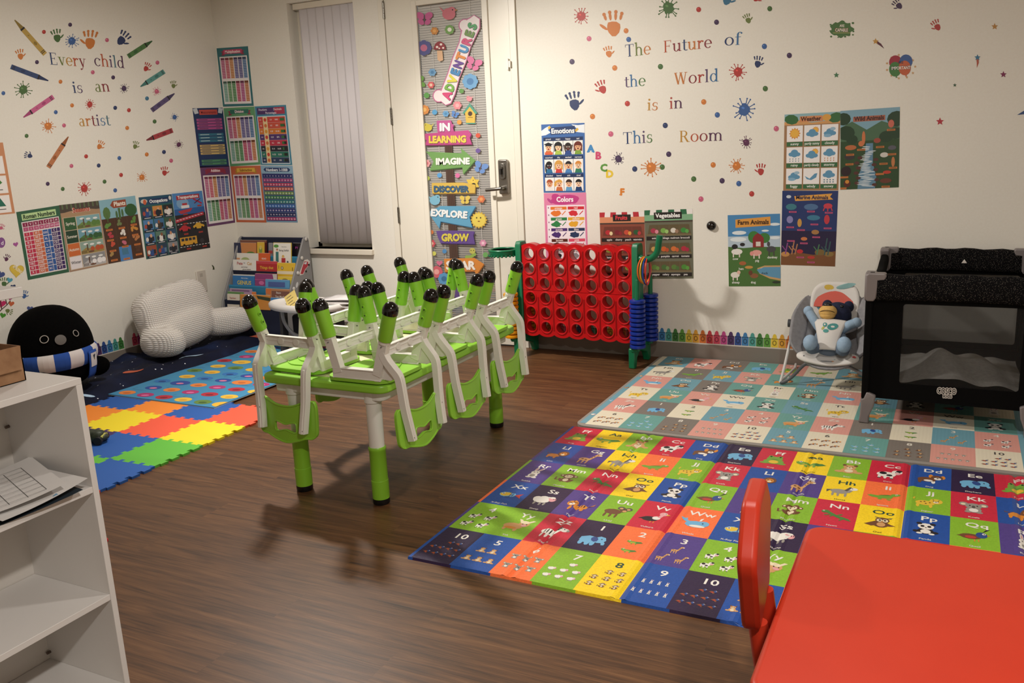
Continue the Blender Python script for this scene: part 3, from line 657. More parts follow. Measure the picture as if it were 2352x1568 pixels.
def roman(a):
    a.rect(.1, .06, .9, .19, '#b9d79a'); a.up(); a.text('Roman Numbers', .5, .165, .085, '#1d3524', fit=.74, bold=.03)
    a.rect(.07, .22, .95, 1.34, '#e6dedd'); a.up()
    for k, t in enumerate('IVXLCDM'):
        x = .09+.122*k; a.rect(x, .24, x+.112, .325, '#8b1f4a'); a.rect(x, .335, x+.112, .42, '#b8527a'); a.up(); a.text(t, x+.056, .305, .045, '#f0dfe4'); a.text(['1', '5', '10', '50', '100', '500', '1000'][k], x+.056, .395, .035, '#e6c4d0', fit=.1); a.lv -= a.eps
    cols = [('#c0304e', ['I', 'II', 'III', 'IV', 'V', 'VI', 'VII', 'VIII', 'IX', 'X']), ('#cc6a48', ['XI', 'XII', 'XIII', 'XIV', 'XV', 'XVI', 'XVII', 'XVIII', 'XIX', 'XX']), ('#2f5a9c', ['XXX', 'XL', 'L', 'LX', 'LXX', 'LXXX', 'XC']), ('#3a2160', ['C', 'CC', 'CCC', 'CD', 'D', 'DC', 'DCC', 'DCCC', 'CM', 'M'])]
    for k, (c, ts) in enumerate(cols):
        x = .09+.213*k; h = .88/len(ts)
        for i, t in enumerate(ts):
            y = .445+h*i; a.rect(x, y, x+.12, y+h-.012, c); a.rect(x+.13, y, x+.203, y+h-.012, c)
        a.up()
        for i, t in enumerate(ts): a.text(t, x+.06, .445+h*i+h*.62, .042, '#efe3e6', fit=.1)
        a.lv -= a.eps
def seasons(a):
    a.rect(0, 0, 1, .17, '#4a4038'); a.up()
    for k in range(9): a.rect(.05+.11*k, 0, .09+.11*k, .1, '#5d6a4a'); 
    a.up(); a.ell(.5, .24, .56, .1, '#a98a6a', 0, 24); a.up(); a.text('Seasons', .52, .19, .1, '#e9cfc4', fit=.52, bold=.03); a.up(); a.text('Seasons', .52, .187, .094, '#b5503c', fit=.5, bold=.03)
    a.rect(.03, .27, .97, 1.38, '#c9b49a'); a.up()
    for k, (t, c, sky, gr, bl) in enumerate((('Spring', '#2f5a34', '#7fa9ae', '#6f8a48', '#5a7f3c'), ('Summer', '#1f3f2c', '#6f9fae', '#4f7a44', '#2f5a34'), ('Autumn', '#cc6a35', '#8fa79a', '#9a8448', '#b8542f'), ('Winter', '#e6e0e2', '#8f8e90', '#b9b6b6', '#ece8e8'))):
        y = .28+.275*k; a.rect(.05, y, .34, y+.262, c); a.rect(.36, y, .96, y+.262, sky); a.up()
        a.text(t, .195, y+.155, .062, '#2e2c30' if k == 3 else '#e6e2d2', fit=.25)
        a.poly([(.36, y+.2), (.5, y+.13), (.66, y+.18), (.82, y+.11), (.96, y+.17), (.96, y+.262), (.36, y+.262)], gr)
        for x in (.5, .66, .84): a.ell(x, y+.055+.02*(x > .6), .06, .022, '#e6e6e2', 0, 12)
        a.up(); a.rect(.52, y+.06, .55, y+.2, '#5a4032')
        for x, r in ((.66, .055), (.8, .07), (.9, .06)): a.ell(x, y+.17, r, r*.9, bl, 0, 10)
        for i in range(4): a.rect(.38+.035*i, y+.19, .395+.035*i, y+.25, '#4f3a2e')
        a.ell(.62, y+.23, .08, .022, '#6f4a36', 0, 10); a.lv -= 2*a.eps
def plants(a):
    a.rect(0, .42, 1, 1.41, '#4a2f20'); a.up()
    a.ell(.16, .3, .1, .14, '#54743f', 0, 9); a.rect(.15, .3, .17, .5, '#4f6a38'); a.rect(.47, .22, .53, .46, '#48683c'); a.ell(.42, .36, .03, .09, '#48683c'); a.ell(.58, .34, .03, .09, '#48683c'); a.ell(.82, .3, .17, .14, '#2f5a30', 0, 14)
    a.poly([(.28, .14), (.36, .05), (.72, .05), (.72, .21), (.36, .21)], '#96482f'); a.up(); a.text('Plants', .54, .17, .095, '#eadfd0', fit=.33, bold=.03)
    a.poly([(.34, 1.08), (.68, 1.08), (.68, 1.41), (.34, 1.41)], '#4a82bc'); a.rect(.33, .44, .335, 1.08, '#6b4a34'); a.rect(.67, .44, .675, 1.41, '#6b4a34'); a.up()
    for i in range(5): a.rect(.42+.035*i, 1.13, .435+.035*i, 1.27, '#3f6f5a')
    R = random.Random(3)
    for x, y, c in ((.15, .55, '#5f8a3f'), (.48, .55, '#6f7f4f'), (.84, .52, '#5f8a3f'), (.15, .78, '#b83c48'), (.5, .76, '#e6e0d8'), (.84, .74, '#c98a3a'), (.17, 1.0, '#c8503c'), (.52, 1.0, '#c96a80'), (.86, .95, '#b87a4a'), (.17, 1.22, '#a98a52'), (.86, 1.18, '#5a3a2a')):
        for i in range(5): a.ell(x+R.uniform(-.07, .07), y+R.uniform(-.05, .05), .035, .04, c, R.uniform(0, 90), 8)
    for x, y in ((.16, .65), (.5, .65), (.84, .62), (.15, .88), (.5, .87), (.84, .85), (.17, 1.12), (.52, 1.07), (.86, 1.07), (.17, 1.33), (.51, 1.35), (.86, 1.3)): a.rect(x-.09, y, x+.09, y+.042, '#c8743a')
    a.up()
    for x, y in ((.16, .65), (.5, .65), (.84, .62), (.15, .88), (.5, .87), (.84, .85), (.17, 1.12), (.52, 1.07), (.86, 1.07), (.17, 1.33), (.51, 1.35), (.86, 1.3)): scrib(a, x-.06, y+.016, .12, '#4a2a18')
def occupations(a):
    a.rect(0, 0, 1, .2, '#1f4f68'); a.up(); a.rect(.27, .06, .88, .17, '#1c2f5a'); a.ell(.14, .1, .1, .05, '#c8c4ba'); a.ell(.16, .12, .05, .06, '#c8603c'); a.ell(.93, .08, .04, .05, '#d8d4cc'); a.up(); a.text('Occupations', .575, .15, .075, '#eef0f0', fit=.56, bold=.03)
    R = random.Random(5)
    for r in range(4):
        for c in range(3):
            x = .04+.32*c; y = .23+.295*r; bg = [['#2a3f5c', '#c98a48', '#24282c'], ['#4f7fb0', '#3f6f98', '#3f5a48'], ['#4f7aa8', '#5f7f6f', '#34506f'], ['#9c4a34', '#2a4058', '#8a8a90']][r][c]
            a.rect(x, y, x+.29, y+.285, '#1f2c40'); a.up(); a.rect(x, y, x+.29, y+.23, bg); a.up()
            a.ell(x+.15, y+.16, .075, .08, R.choice(['#1f2630', '#e6e2dc', '#2f4f8a', '#3f3a34'])); a.ell(x+.15+R.uniform(-.03, .03), y+.075, .034, .042, R.choice(['#d9a882', '#8a5a40', '#c98f6a'])); a.ell(x+.06, y+.15, .04, .05, R.choice(['#d8d4cc', '#24303c', '#a84a3a'])); a.rect(x+.2, y+.1, x+.26, y+.2, R.choice(['#2a2c34', '#c8c0b4', '#5f7f9a'])); scrib(a, x+.05, y+.25, .19, '#d8d8d8', h=.014); a.lv -= 2*a.eps
def transport(a):
    a.rect(0, 0, 1, .5, '#4f86bf'); a.rect(0, .38, 1, .52, '#2f5f9c'); a.rect(0, .52, 1, 1.41, '#26262a'); a.up()
    a.ell(.3, .25, .2, .13, '#7fa6c8'); a.rect(.12, .06, .88, .165, '#a8323c'); a.poly([(.12, .43), (.2, .5), (.52, .46), (.6, .38), (.2, .42)], '#b03a44'); a.up(); a.text('Transportations', .5, .14, .072, '#eee4e4', fit=.7, bold=.03)
    a.rect(.24, .3, .5, .37, '#e6e2e2'); a.rect(.28, .25, .44, .3, '#b83a3f'); a.line(.66, .17, .93, .3, .04, '#a8284a'); a.line(.68, .28, .9, .18, .025, '#5a1f3a'); a.poly([(.0, .62), (.93, .5), (.95, .58), (.0, .7)], '#b0303f')
    for k in range(10): a.rect(.04+.1*k, .735, .1+.1*k, .75, '#d8d8d8'); a.rect(.04+.1*k, 1.28, .1+.1*k, 1.295, '#d8d8d8')
    for x, y, c in ((.26, .86, '#b8303a'), (.72, .84, '#d8a838')):
        a.ell(x, y, .19, .055, c, 0, 16); a.ell(x-.01, y-.04, .1, .05, c, 0, 12)
    a.rect(.06, 1.06, .6, 1.25, '#d8a038'); a.up()
    for k in range(9): a.rect(.03+.1*k, .635-.012*k, .1+.1*k, .655-.012*k, '#e6c8cc')
    for x, y in ((.15, .9), (.38, .9), (.61, .88), (.83, .88), (.17, 1.25), (.48, 1.25)): a.ell(x, y, .035, .035, '#101014', 0, 10)
    for k in range(4): a.rect(.1+.12*k, 1.085, .19+.12*k, 1.15, '#2c3440')
    a.ell(.76, 1.2, .07, .06, '#3a3a3e')
    for x, y in ((.84, .33), (.34, .5), (.3, .72), (.28, .97), (.76, .97), (.3, 1.33), (.82, 1.33)): a.rect(x-.07, y, x+.07, y+.035, '#a8382f')
def measures(a):
    a.poly([(0, .02), (.14, .0), (.18, .12), (.05, .14)], '#c9ced6'); a.poly([(1, .02), (.86, .0), (.82, .12), (.95, .14)], '#c9ced6'); a.up(); a.rect(.2, .04, .8, .16, '#bf4f48'); a.up(); a.text('Measurements', .5, .13, .06, '#7d2a30', fit=.5)
    for y0, n, c, d in ((.25, 4, '#b0528c', .068), (.6, 3, '#2f7088', .075), (.87, 4, '#cbae72', .062), (1.23, 2, '#4f8a68', .07)):
        for k in range(n): a.rect(.08, y0+d*k, .92, y0+d*k+d*.78, c)
        a.up()
        for k in range(n): scrib(a, .14, y0+d*k+d*.3, .3, '#2a3048' if c != '#2f7088' else '#d8e4e6', h=.012); scrib(a, .7, y0+d*k+d*.3, .15, '#2a3048' if c != '#2f7088' else '#d8e4e6', h=.012)
def fractions(a):
    a.rect(.06, .04, .94, .2, '#4a3068'); a.rect(.62, .04, .94, .2, '#a83250'); a.up(); a.text('Fractions', .25, .11, .05, '#e6dcea', fit=.3); a.text('Decimals', .72, .11, .05, '#f0d8dc', fit=.3); a.text('Percentages', .5, .19, .05, '#e6dcea', fit=.42)
    a.rect(.05, .24, .95, 1.38, '#d9e3ea'); a.up()
    cs = ['#c8463c', '#c8503c', '#d0762f', '#4f2f6e', '#b82f48', '#141c2c', '#1f7060', '#1f3a5c']
    for k, c in enumerate(cs): a.rect(.07, .26+.138*k, .93, .26+.138*k+.135, c)
    a.up(); a.rect(.22, .26, .36, 1.363, '#e6cf9c'); a.up()
    for k in range(8):
        y = .33+.138*k; a.ell(.29, y, .045, .045, ['#c8402f', '#d0703a', '#d89a3a'][k % 3], 0, 10); a.rect(.76, y-.035, .9, y+.03, '#14181c'); a.rect(.76, y-.035, .76+.14*(8-k)/8, y+.03, '#2f6a38'); a.text(['1.0', '0.5', '0.33', '0.25', '0.2', '0.16', '0.125', '0.1'][k], .47, y+.015, .035, '#f0e8e8', fit=.13); a.text(['100%', '50%', '33.3%', '25%', '20%', '16.6%', '12.5%', '10%'][k], .65, y+.015, .035, '#f0e8e8', fit=.14); a.text('1/'+str(k+1), .14, y+.015, .035, '#f0e8e8', fit=.1)
def numbers(a):
    a.rect(0, 0, 1, .18, '#8fb4cc'); a.poly([(.14, .05), (.86, .05), (.92, .1), (.86, .15), (.14, .15), (.08, .1)], '#1d3a6a'); a.up(); a.text('Numbers 1-1000', .5, .135, .068, '#e9eef4', fit=.68, bold=.03)
    cs = ['#232a6a', '#a83a78', '#c23a5c', '#d0684a', '#7fa048', '#3f8a48', '#2f8a80', '#3a7ac0', '#2f3a80', '#262c5c', '#b8386a']
    for k, c in enumerate(cs): a.rect(.03, .2+.107*k, .97, .2+.107*k+.1, '#2a2f66')
    a.up()
    for k, c in enumerate(cs):
        for i in range(10): a.rect(.045+.092*i, .212+.107*k, .045+.092*i+.082, .212+.107*k+.074, c)
    a.up()
    for k, c in enumerate(cs):
        for i in range(10): a.text(str(i+1 if k == 0 else k*10+i+1 if k < 10 else (i+1)*100), .086+.092*i, .27+.107*k, .034, '#e8e4ec', fit=.06)
SK = ['#e8b48c', '#f0c8a0', '#4a352c', '#e0a880', '#2c2426', '#ecc09c', '#e8b88c', '#ecc4a0', '#e0a47c', '#ecc09c', '#e8b890', '#ecc8a8']
HR = ['#20242c', '#1c1c20', '#241c1c', '#6a2a20', '#1c1a1c', '#d09a4a', '#20202a', '#d0883a', '#a8502f', '#d8a04a', '#3a2620', '#16181c']
SH = ['#c8763c', '#a8c050', '#2f4a8a', '#7fa03f', '#2f6f98', '#c83c3a', '#4a7fb8', '#2f7a5c', '#e6e2de', '#c86a3c', '#5f9ac8', '#1f3a6a']
def emotions(a):
    a.rect(0, 0, 1, .27, '#3f69a8'); a.up(); a.poly([(0, .13), (.1, .07), (.2, .03), (.16, .12), (.22, .17), (.1, .22), (0, .23)], '#e6eaee'); a.poly([(1, .03), (.85, .04), (.7, .02), (.82, .1), (.76, .17), (1, .2)], '#e6eaee'); a.poly([(.2, .07), (.78, .05), (.8, .2), (.22, .22)], '#253a66'); a.up(); a.text('Emotions', .5, .19, .1, '#f2f2f0', fit=.54, bold=.03); a.poly([(.15, .07), (.2, .03), (.23, .07), (.18, .11)], '#d8b04a'); a.poly([(.78, .13), (.84, .09), (.87, .13), (.8, .18)], '#d8b04a')
    nm = ['proud', 'angry', 'happy', 'sad', 'surprised', 'shy', 'excited', 'nervous', 'shocked', 'bored', 'sick', 'tired']
    for r in range(3):
        y = .27+.375*r; a.rect(.04, y, .96, y+.36, '#22345c'); a.up()
        for c in range(4): a.text(nm[r*4+c], .155+.23*c, y+.052, .034, '#e8e8ea', fit=.18); a.rect(.045+.23*c, y+.075, .265+.23*c, y+.355, '#f0ece8')
        a.up()
        for c in range(4):
            i = r*4+c; x = .155+.23*c
            if i in (1, 3, 5): a.ell(x, y+.19, .1, .1, HR[i], 0, 14); a.rect(x-.095, y+.18, x+.095, y+.29, HR[i])
            a.poly([(x-.085, y+.355), (x-.06, y+.27), (x+.06, y+.27), (x+.085, y+.355)], SH[i])
            if i == 4: a.ell(x-.08, y+.26, .018, .09, HR[i])
            if i == 9: a.ell(x-.085, y+.2, .035, .07, HR[i], 20)
            a.up(); a.ell(x, y+.2, .07, .078, SK[i], 0, 14)
            if i in (2, 6): a.line(x-.06, y+.3, x-.095, y+.16, .03, SK[i]); a.line(x+.06, y+.3, x+.095, y+.16, .03, SK[i])
            a.up(); a.poly([(x+.076*cos(t), y+.185-.072*sin(t)) for t in [pi*k/10 for k in range(11)]]+[(x+.02, y+.165), (x-.03, y+.172)], HR[i])
            if i == 0: a.poly([(x-.11, y+.14), (x, y+.1), (x+.11, y+.14), (x, y+.18)], '#1b1f28'); a.rect(x-.09, y+.3, x+.1, y+.35, '#d8603f')
            for d in (-.026, .026): a.ell(x+d, y+.2, .009, .012, '#1c1618' if i not in (2, 4) else '#efe9e4', 0, 8)
            a.ell(x, y+.24, .022, .01 if i % 3 else .018, '#8c2f34' if i not in (3, 7) else '#6a3a30', 0, 8); a.lv -= 2*a.eps
        a.lv -= 2*a.eps
def colors(a):
    a.ell(.5, .14, .34, .1, '#c03f84', -4, 16); a.ell(.3, .1, .12, .08, '#c03f84', 20, 12); a.ell(.14, .16, .08, .03, '#b84a8a', 40, 10); a.ell(.72, .15, .1, .07, '#c03f84', -20, 12); a.up(); a.text('Colors', .5, .18, .1, '#f4ecf0', fit=.44, bold=.03)
    a.rect(.06, .25, .96, 1.38, '#efe6ec'); a.up()
    for k in range(7): a.ell(.1, .3+.15*k, .012, .018, '#7a3a68', 0, 8)
    for k, (t, c) in enumerate((('orange', '#e0762f'), ('red', '#cf2f3a'), ('green', '#2f8048'), ('yellow', '#dfa52f'), ('purple', '#4a2f70'), ('blue', '#26385c'), ('brown', '#54271c'), ('pink', '#d8506a'), ('black', '#1c1a1c'), ('grey', '#8a8688'))):
        x = .15+.41*(k % 2); y = .28+.222*(k//2); a.rect(x, y, x+.385, y+.062, c); a.up(); a.text(t, x+.19, y+.05, .045, '#f2e4e0', fit=.3)
        R = random.Random(k); a.poly([(x+.13+.11*cos(2*pi*i/16)*(1+.25*R.uniform(-1, 1)), y+.138+.062*sin(2*pi*i/16)*(1+.25*R.uniform(-1, 1))) for i in range(16)], c); a.line(x+.27, y+.17, x+.36, y+.09, .018, c); a.lv -= a.eps
def market(title, tc, aw, body, shelf, rows):
    def f(a):
        for k in range(8): a.poly([(.125*k, 0), (.125*(k+1), 0), (.125*(k+1)+(k-3.5)*.004, .1), (.125*k+(k-4.5)*.004, .1)], aw if k % 2 == 0 else '#ece6e2')
        a.rect(0, .1, 1, .22, body); a.up(); a.rect(.3 if tc != '#f2f0ee' else .2, .05, .7 if tc != '#f2f0ee' else .78, .19, '#26201f'); a.up(); a.text(title, .49, .155, .082, tc, fit=.52, bold=.03); a.lv -= a.eps
        a.rect(0, .22, 1, .25, '#4a3a34'); a.up()
        for r, row in enumerate(rows):
            y = .3+.375*r; a.poly([(.1, y), (.92, y), (.96, y+.19), (.06, y+.19)], '#%02x%02x%02x' % tuple(int(int(shelf[i:i+2], 16)*.8) for i in (1, 3, 5))); a.rect(.03, y+.19, .97, y+.22, shelf); a.rect(.03, y+.235, .97, y+.315, '#2a2422'); a.up()
            for c, (t, col, c2) in enumerate(row):
                x = .2+.21*c; a.ell(x-.02, y+.12, .06, .052, col, 0, 12); a.ell(x+.05, y+.14, .038, .042, c2, 0, 10); a.rect(x+.1, y+.01, x+.105, y+.185, shelf); a.text(t, x+.01, y+.29, .04, '#ece6e2', fit=.19)
            a.lv -= a.eps
    return f
def weather(a):
    a.rect(0, 0, 1, .2, '#8fb4bc'); a.poly([(0, .14), (.3, .12), (.5, .17), (1, .13), (1, .2), (0, .2)], '#cf9a62'); a.up(); a.ell(.13, .1, .13, .09, '#3a6a3f', 10, 9); a.ell(.92, .1, .13, .09, '#3a6a3f', -10, 9); a.ell(.76, .09, .08, .06, '#d9a04a'); a.poly([(.28, .05), (.68, .05), (.7, .15), (.28, .15)], '#d08a5c'); a.up(); a.text('Weather', .48, .135, .075, '#4a2a24', fit=.36, bold=.03)
    nm = ['sunny', 'partly sunny', 'cloudy', 'rainy', 'partly cloudy', 'stormy', 'foggy', 'windy', 'snowy']; sb = '#5f95b8'
    for k in range(9):
        x = .05+.315*(k % 3); y = .215+.392*(k//3); a.rect(x, y, x+.29, y+.29, '#f0eceb'); a.rect(x, y+.295, x+.29, y+.375, '#3a6a44'); a.up(); a.text(nm[k], x+.145, y+.352, .046, '#eef0ea', fit=.265); cx, cy = x+.145, y+.14
        if k in (0, 1, 4):
            r = .075 if k == 0 else .045; sx, sy = (cx, cy) if k == 0 else (cx+.06, cy-.05); a.star(sx, sy, r*1.45, '#d9923c', 12, .72); a.up(); a.ell(sx, sy, r, r, '#e9b44c', 0, 16); a.up()
        if k in (1, 2, 3, 4, 5, 6, 8):
            for dx, dy, r in ((-.06, .02, .05), (0, -.02, .065), (.06, .02, .05), (0, .03, .06)): a.ell(cx+dx, cy+dy-(.03 if k in (3, 5, 8) else 0), r, r*.75, sb, 0, 12)
            if k in (2, 6): a.ell(cx-.04, cy+.06, .07, .03, '#86b0cc', 0, 12); a.ell(cx+.05, cy-.06, .05, .03, '#9cbcd0', 0, 12)
        if k in (3, 5, 8):
            for i in range(8): a.ell(cx-.08+.053*(i % 4), cy+.075+.04*(i//4), .008 if k != 8 else .014, .014, '#6a8a9c' if k != 5 else '#c87a3c', 15, 8)
        if k == 7: a.poly([(cx-.12, cy), (cx-.03, cy+.05), (cx+.06, cy-.04), (cx+.11, cy-.05), (cx+.09, cy+.03), (cx, cy+.08), (cx-.08, cy+.06)], sb)
        a.lv -= a.eps*(3 if k in (0, 1, 4) else 1)
def wild(a):
    a.rect(0, 0, 1, .4, '#7fa6b8'); a.poly([(0, .3), (.2, .2), (.45, .36), (.7, .22), (1, .34), (1, .6), (0, .6)], '#4a6a4f'); a.rect(0, .55, 1, 1.41, '#2f4a2c'); a.up()
    for x, y, r in ((.05, .15, .13), (.1, .4, .15), (.95, .2, .16), (.93, .45, .12), (.2, .52, .1), (.78, .5, .12)): a.ell(x, y, r, r*.85, '#26402a', 0, 12)
    a.rect(.22, .12, .76, .21, '#a8624c'); a.up(); a.text('Wild Animals', .49, .195, .075, '#3a2020', fit=.5, bold=.03)
    a.poly([(.44, .6), (.56, .6), (.56, .95), (.62, 1.2), (.6, 1.41), (.3, 1.41), (.32, 1.15), (.42, .9)], '#5f86a0'); a.up()
    R = random.Random(8)
    for k in range(26): y = .66+.028*k; a.ell(.48-.03*(k > 10)+R.uniform(-.06, .06), y, .07+.002*k, .008, '#dfe6ea', R.uniform(-6, 6), 8)
    for k in range(12): a.ell([.3, .6][k % 2]+R.uniform(-.03, .05), .85+.045*k, .045, .03, '#54302c', 0, 9)
    for x, y, rx, ry, c in ((.86, .28, .05, .07, '#c86a58'), (.4, .5, .03, .12, '#c8764a'), (.36, .6, .05, .05, '#c8764a'), (.18, .66, .1, .045, '#b86a40'), (.63, .56, .06, .045, '#9c4a3c'), (.88, .7, .07, .04, '#5a5a64'), (.16, .82, .09, .06, '#3a3436'), (.75, .82, .07, .045, '#d0ccc4'), (.1, 1.08, .09, .09, '#2c2024'), (.9, .95, .03, .09, '#c07a4a'), (.8, 1.13, .07, .03, '#c0402f'), (.78, 1.28, .1, .045, '#6a3a2c'), (.12, 1.3, .06, .07, '#5a2a24')): a.ell(x, y, rx, ry, c, 0, 12)
    a.up(); a.ell(.12, 1.27, .035, .035, '#d08a3a')
    for x, y in ((.86, .37), (.36, .69), (.68, .66), (.17, .77), (.88, .8), (.16, .94), (.74, .96), (.07, 1.17), (.9, 1.04), (.68, 1.14), (.78, 1.37), (.04, 1.37)): a.rect(x-.07, y, x+.07, y+.035, '#b8703a'); 
    a.up()
    for x, y in ((.86, .37), (.36, .69), (.68, .66), (.17, .77), (.88, .8), (.16, .94), (.74, .96), (.9, 1.04), (.78, 1.37)): scrib(a, x-.05, y+.013, .1, '#3a2018')
def marine(a):
    a.rect(0, .75, 1, 1.41, '#251f42'); a.poly([(0, 1.22), (.3, 1.16), (.6, 1.2), (1, 1.12), (1, 1.41), (0, 1.41)], '#7a4f30'); a.up()
    a.poly([(.22, .1), (.9, .05), (.86, .11), (.92, .16), (.24, .19)], '#dfa04a'); a.up(); a.text('Marine Animals', .54, .155, .07, '#2c2a48', fit=.58, bold=.03)
    a.ell(.12, .11, .045, .03, '#c8d0d8')
    for q in ((.17, .3, .1, .06, '#3f7a88'), (.53, .3, .13, .06, '#4f6f98'), (.83, .28, .08, .05, '#c8404f'), (.15, .54, .06, .07, '#8a86b8'), (.58, .5, .12, .05, '#3f7a98'), (.33, .6, .04, .08, '#c8964a'), (.82, .53, .05, .09, '#c03a48'), (.62, .77, .07, .045, '#a87a4a'), (.42, .9, .06, .035, '#c8784a'), (.35, 1.14, .06, .04, '#c03038'), (.56, 1.25, .07, .03, '#b83a34'), (.08, 1.2, .08, .05, '#c08a50'), (.72, 1.15, .1, .06, '#7a6238'), (.88, 1.18, .09, .05, '#8a7040')): a.ell(*q, 0, 12)
    for x, y, dx in ((.78, .34, -.03), (.83, .35, 0), (.88, .34, .03)): a.line(x, y-.05, x+dx, y+.03, .018, '#c8404f')
    for x, h, c in ((.08, .22, '#8a4a88'), (.2, .25, '#b07a58'), (.26, .2, '#b07a58'), (.66, .2, '#4a7a58'), (.8, .32, '#3a5a5c'), (.86, .26, '#3a5a5c')): a.line(x, 1.2, x+.04, 1.2-h, .022, c); a.line(x, 1.12, x-.06, 1.04, .018, c)
    a.up()
    for x, y in ((.2, .38), (.53, .37), (.85, .39), (.16, .67), (.36, .72), (.6, .61), (.84, .68), (.64, .85), (.42, .97), (.18, .93), (.36, 1.24), (.56, 1.33)): a.rect(x-.07, y, x+.07, y+.03, '#c0527a'); scrib(a, x-.05, y+.01, .1, '#3a2040')
def farm(a):
    a.rect(0, 0, 1, .42, '#4a86b8'); a.rect(0, .42, 1, .66, '#b4c4d2'); a.poly([(0, .62), (.3, .65), (.6, .63), (1, .64), (1, 1.41), (0, 1.41)], '#4a7038'); a.up()
    for x, y, r in ((.22, .35, .14), (.72, .32, .07), (.2, .48, .16), (.9, .2, .1), (.9, .46, .1)): a.ell(x, y, r, r*.28, '#dfe6ea', 0, 14)
    a.ell(.5, .44, .11, .12, '#3f7a3c'); a.ell(.7, .46, .11, .1, '#3f7a3c'); a.poly([(.15, .09), (.82, .05), (.82, .22), (.15, .25)], '#dc9a48'); a.up(); a.text('Farm Animals', .49, .19, .085, '#3c2418', fit=.6, bold=.03)
    a.poly([(.48, .64), (.48, .46), (.52, .4), (.58, .36), (.64, .4), (.69, .46), (.69, .64)], '#8c2c30'); a.poly([(.56, 1.05), (.7, 1.0), (1, 1.0), (1, 1.3), (.8, 1.26), (.6, 1.16)], '#c8a06a'); a.up(); a.rect(.54, .53, .63, .62, '#d8cfc4'); a.poly([(.55, 1.08), (.7, 1.03), (1, 1.03), (1, 1.26), (.8, 1.22), (.6, 1.15)], '#5f96b8')
    for q in ((.17, .72, .11, .06, '#e6e2dc'), (.13, .62, .06, .05, '#26242a'), (.28, .58, .05, .035, '#2a262a'), (.55, .75, .1, .06, '#e0a098'), (.46, .76, .04, .045, '#dc948c'), (.83, .68, .09, .06, '#4a4a4e'), (.78, .58, .03, .05, '#4a4a4e'), (.28, .95, .07, .04, '#a8643c'), (.4, 1.03, .08, .03, '#c8924a'), (.13, 1.18, .09, .06, '#e4dcd2'), (.2, 1.13, .035, .04, '#e0b8a8'), (.5, 1.2, .08, .05, '#8a5a3c'), (.43, 1.14, .04, .05, '#6a4030'), (.67, 1.07, .06, .03, '#eeeae4'), (.85, 1.17, .06, .03, '#eeeae4'), (.92, 1.33, .08, .025, '#2f3a2c')): a.ell(*q, 0, 12)
    for x, y in ((.1, .78), (.22, .78), (.5, .81), (.6, .81), (.79, .76), (.88, .76), (.09, 1.24), (.17, 1.24)): a.rect(x-.012, y-.03, x+.012, y+.05, '#4a4444' if x > .7 else '#e0d4cc')
    a.up()
    for t, x, y in (('cow', .14, .88), ('pig', .56, .92), ('donkey', .85, .86), ('hen', .25, 1.08), ('sheep', .14, 1.35), ('dog', .48, 1.35), ('duck', .7, 1.17)): a.text(t, x, y, .045, '#f0f0ea' if t != 'duck' else '#2a3a48')
def shapes(a):
    for k in range(3):
        for c in range(2):
            x = .06+.46*c; y = .26+.385*k; a.rect(x, y, x+.42, y+.35, '#ecdcd0'); a.up(); a.rect(x+.01, y+.01, x+.41, y+.34, '#f0ebe8'); a.up()
            p = (x+.21, y+.14); [lambda: a.rect(p[0]-.1, p[1]-.07, p[0]+.1, p[1]+.07, '#5a2f5c'), lambda: a.star(*p, .11, '#d8a83c'), lambda: a.ell(*p, .1, .1, '#c8503c'), lambda: a.poly([(p[0]-.11, p[1]+.02), (p[0]+.04, p[1]-.09), (p[0]+.11, p[1]), (p[0]-.04, p[1]+.09)], '#3f7f3a'), lambda: a.ell(*p, .13, .08, '#3f6fa8'), lambda: a.poly([(p[0], p[1]-.1), (p[0]+.11, p[1]+.08), (p[0]-.11, p[1]+.08)], '#1f6a58')][(k*2+c)]()
            scrib(a, x+.11, y+.27, .2, '#4a4a4c', h=.016); a.lv -= 2*a.eps
    a.text('Shapes', .5, .17, .1, '#7a3020')

poster('L', ((37, 487), (135.4, 471.5), (159, 624.5), (64, 643)), '#2f5f45', roman, 'green framed roman numbers poster with red to purple columns')
poster('L', ((135.4, 471), (226, 460.7), (248, 606.5), (160, 625)), '#a5846c', seasons, 'seasons poster with four landscape rows, green to white')
poster('L', ((226, 460.7), (310, 449), (331, 590.4), (249, 606)), '#86b2c0', plants, 'plants poster with brown soil columns and a wooden arrow title')
poster('L', ((318, 453.4), (393.7, 445.8), (413, 581), (336, 595.5)), '#2a5f58', occupations, 'occupations poster with twelve small pictures in a dark teal frame')
poster('L', ((394.4, 445), (463.7, 437.7), (483, 568.6), (413, 580.5)), '#4f86bf', transport, 'transportations poster with ship, cars and yellow bus on dark road')
poster('L', ((441.8, 248.6), (511.2, 247), (526.4, 382), (459, 384.7)), '#1f3560', measures, 'navy poster with pink, teal and cream bars in the room corner')
poster('L', ((459, 382.5), (526.8, 381), (540, 511), (476.3, 520.8)), '#684068', table('Addition', '', '#8c3048', ''), 'purple addition table poster, lowest in the room corner')
poster('B', ((497.5, 111), (569.5, 106), (583, 243), (512.5, 245)), '#2f6f76', table('Multiplication', '', '#c2436a', ''), 'teal multiplication table poster, highest of the corner posters')
poster('B', ((513.5, 248.3), (584.4, 244.4), (598.4, 377.7), (529, 382)), '#5f9a6c', table('Division', '', '#2f7060', ''), 'green division table poster between navy bars and fractions posters')
poster('B', ((585, 244.4), (656.8, 240.7), (671.4, 379), (599, 378.5)), '#3f86a0', fractions, 'fractions, decimals and percentages poster with coloured rows by the window')
poster('B', ((529.5, 382), (598.4, 380), (612.4, 511), (543.5, 510)), '#c86a45', table('Subtraction', '', '#e0b64a', '', '#8a5a20'), 'orange subtraction table poster with a gold ribbon title')
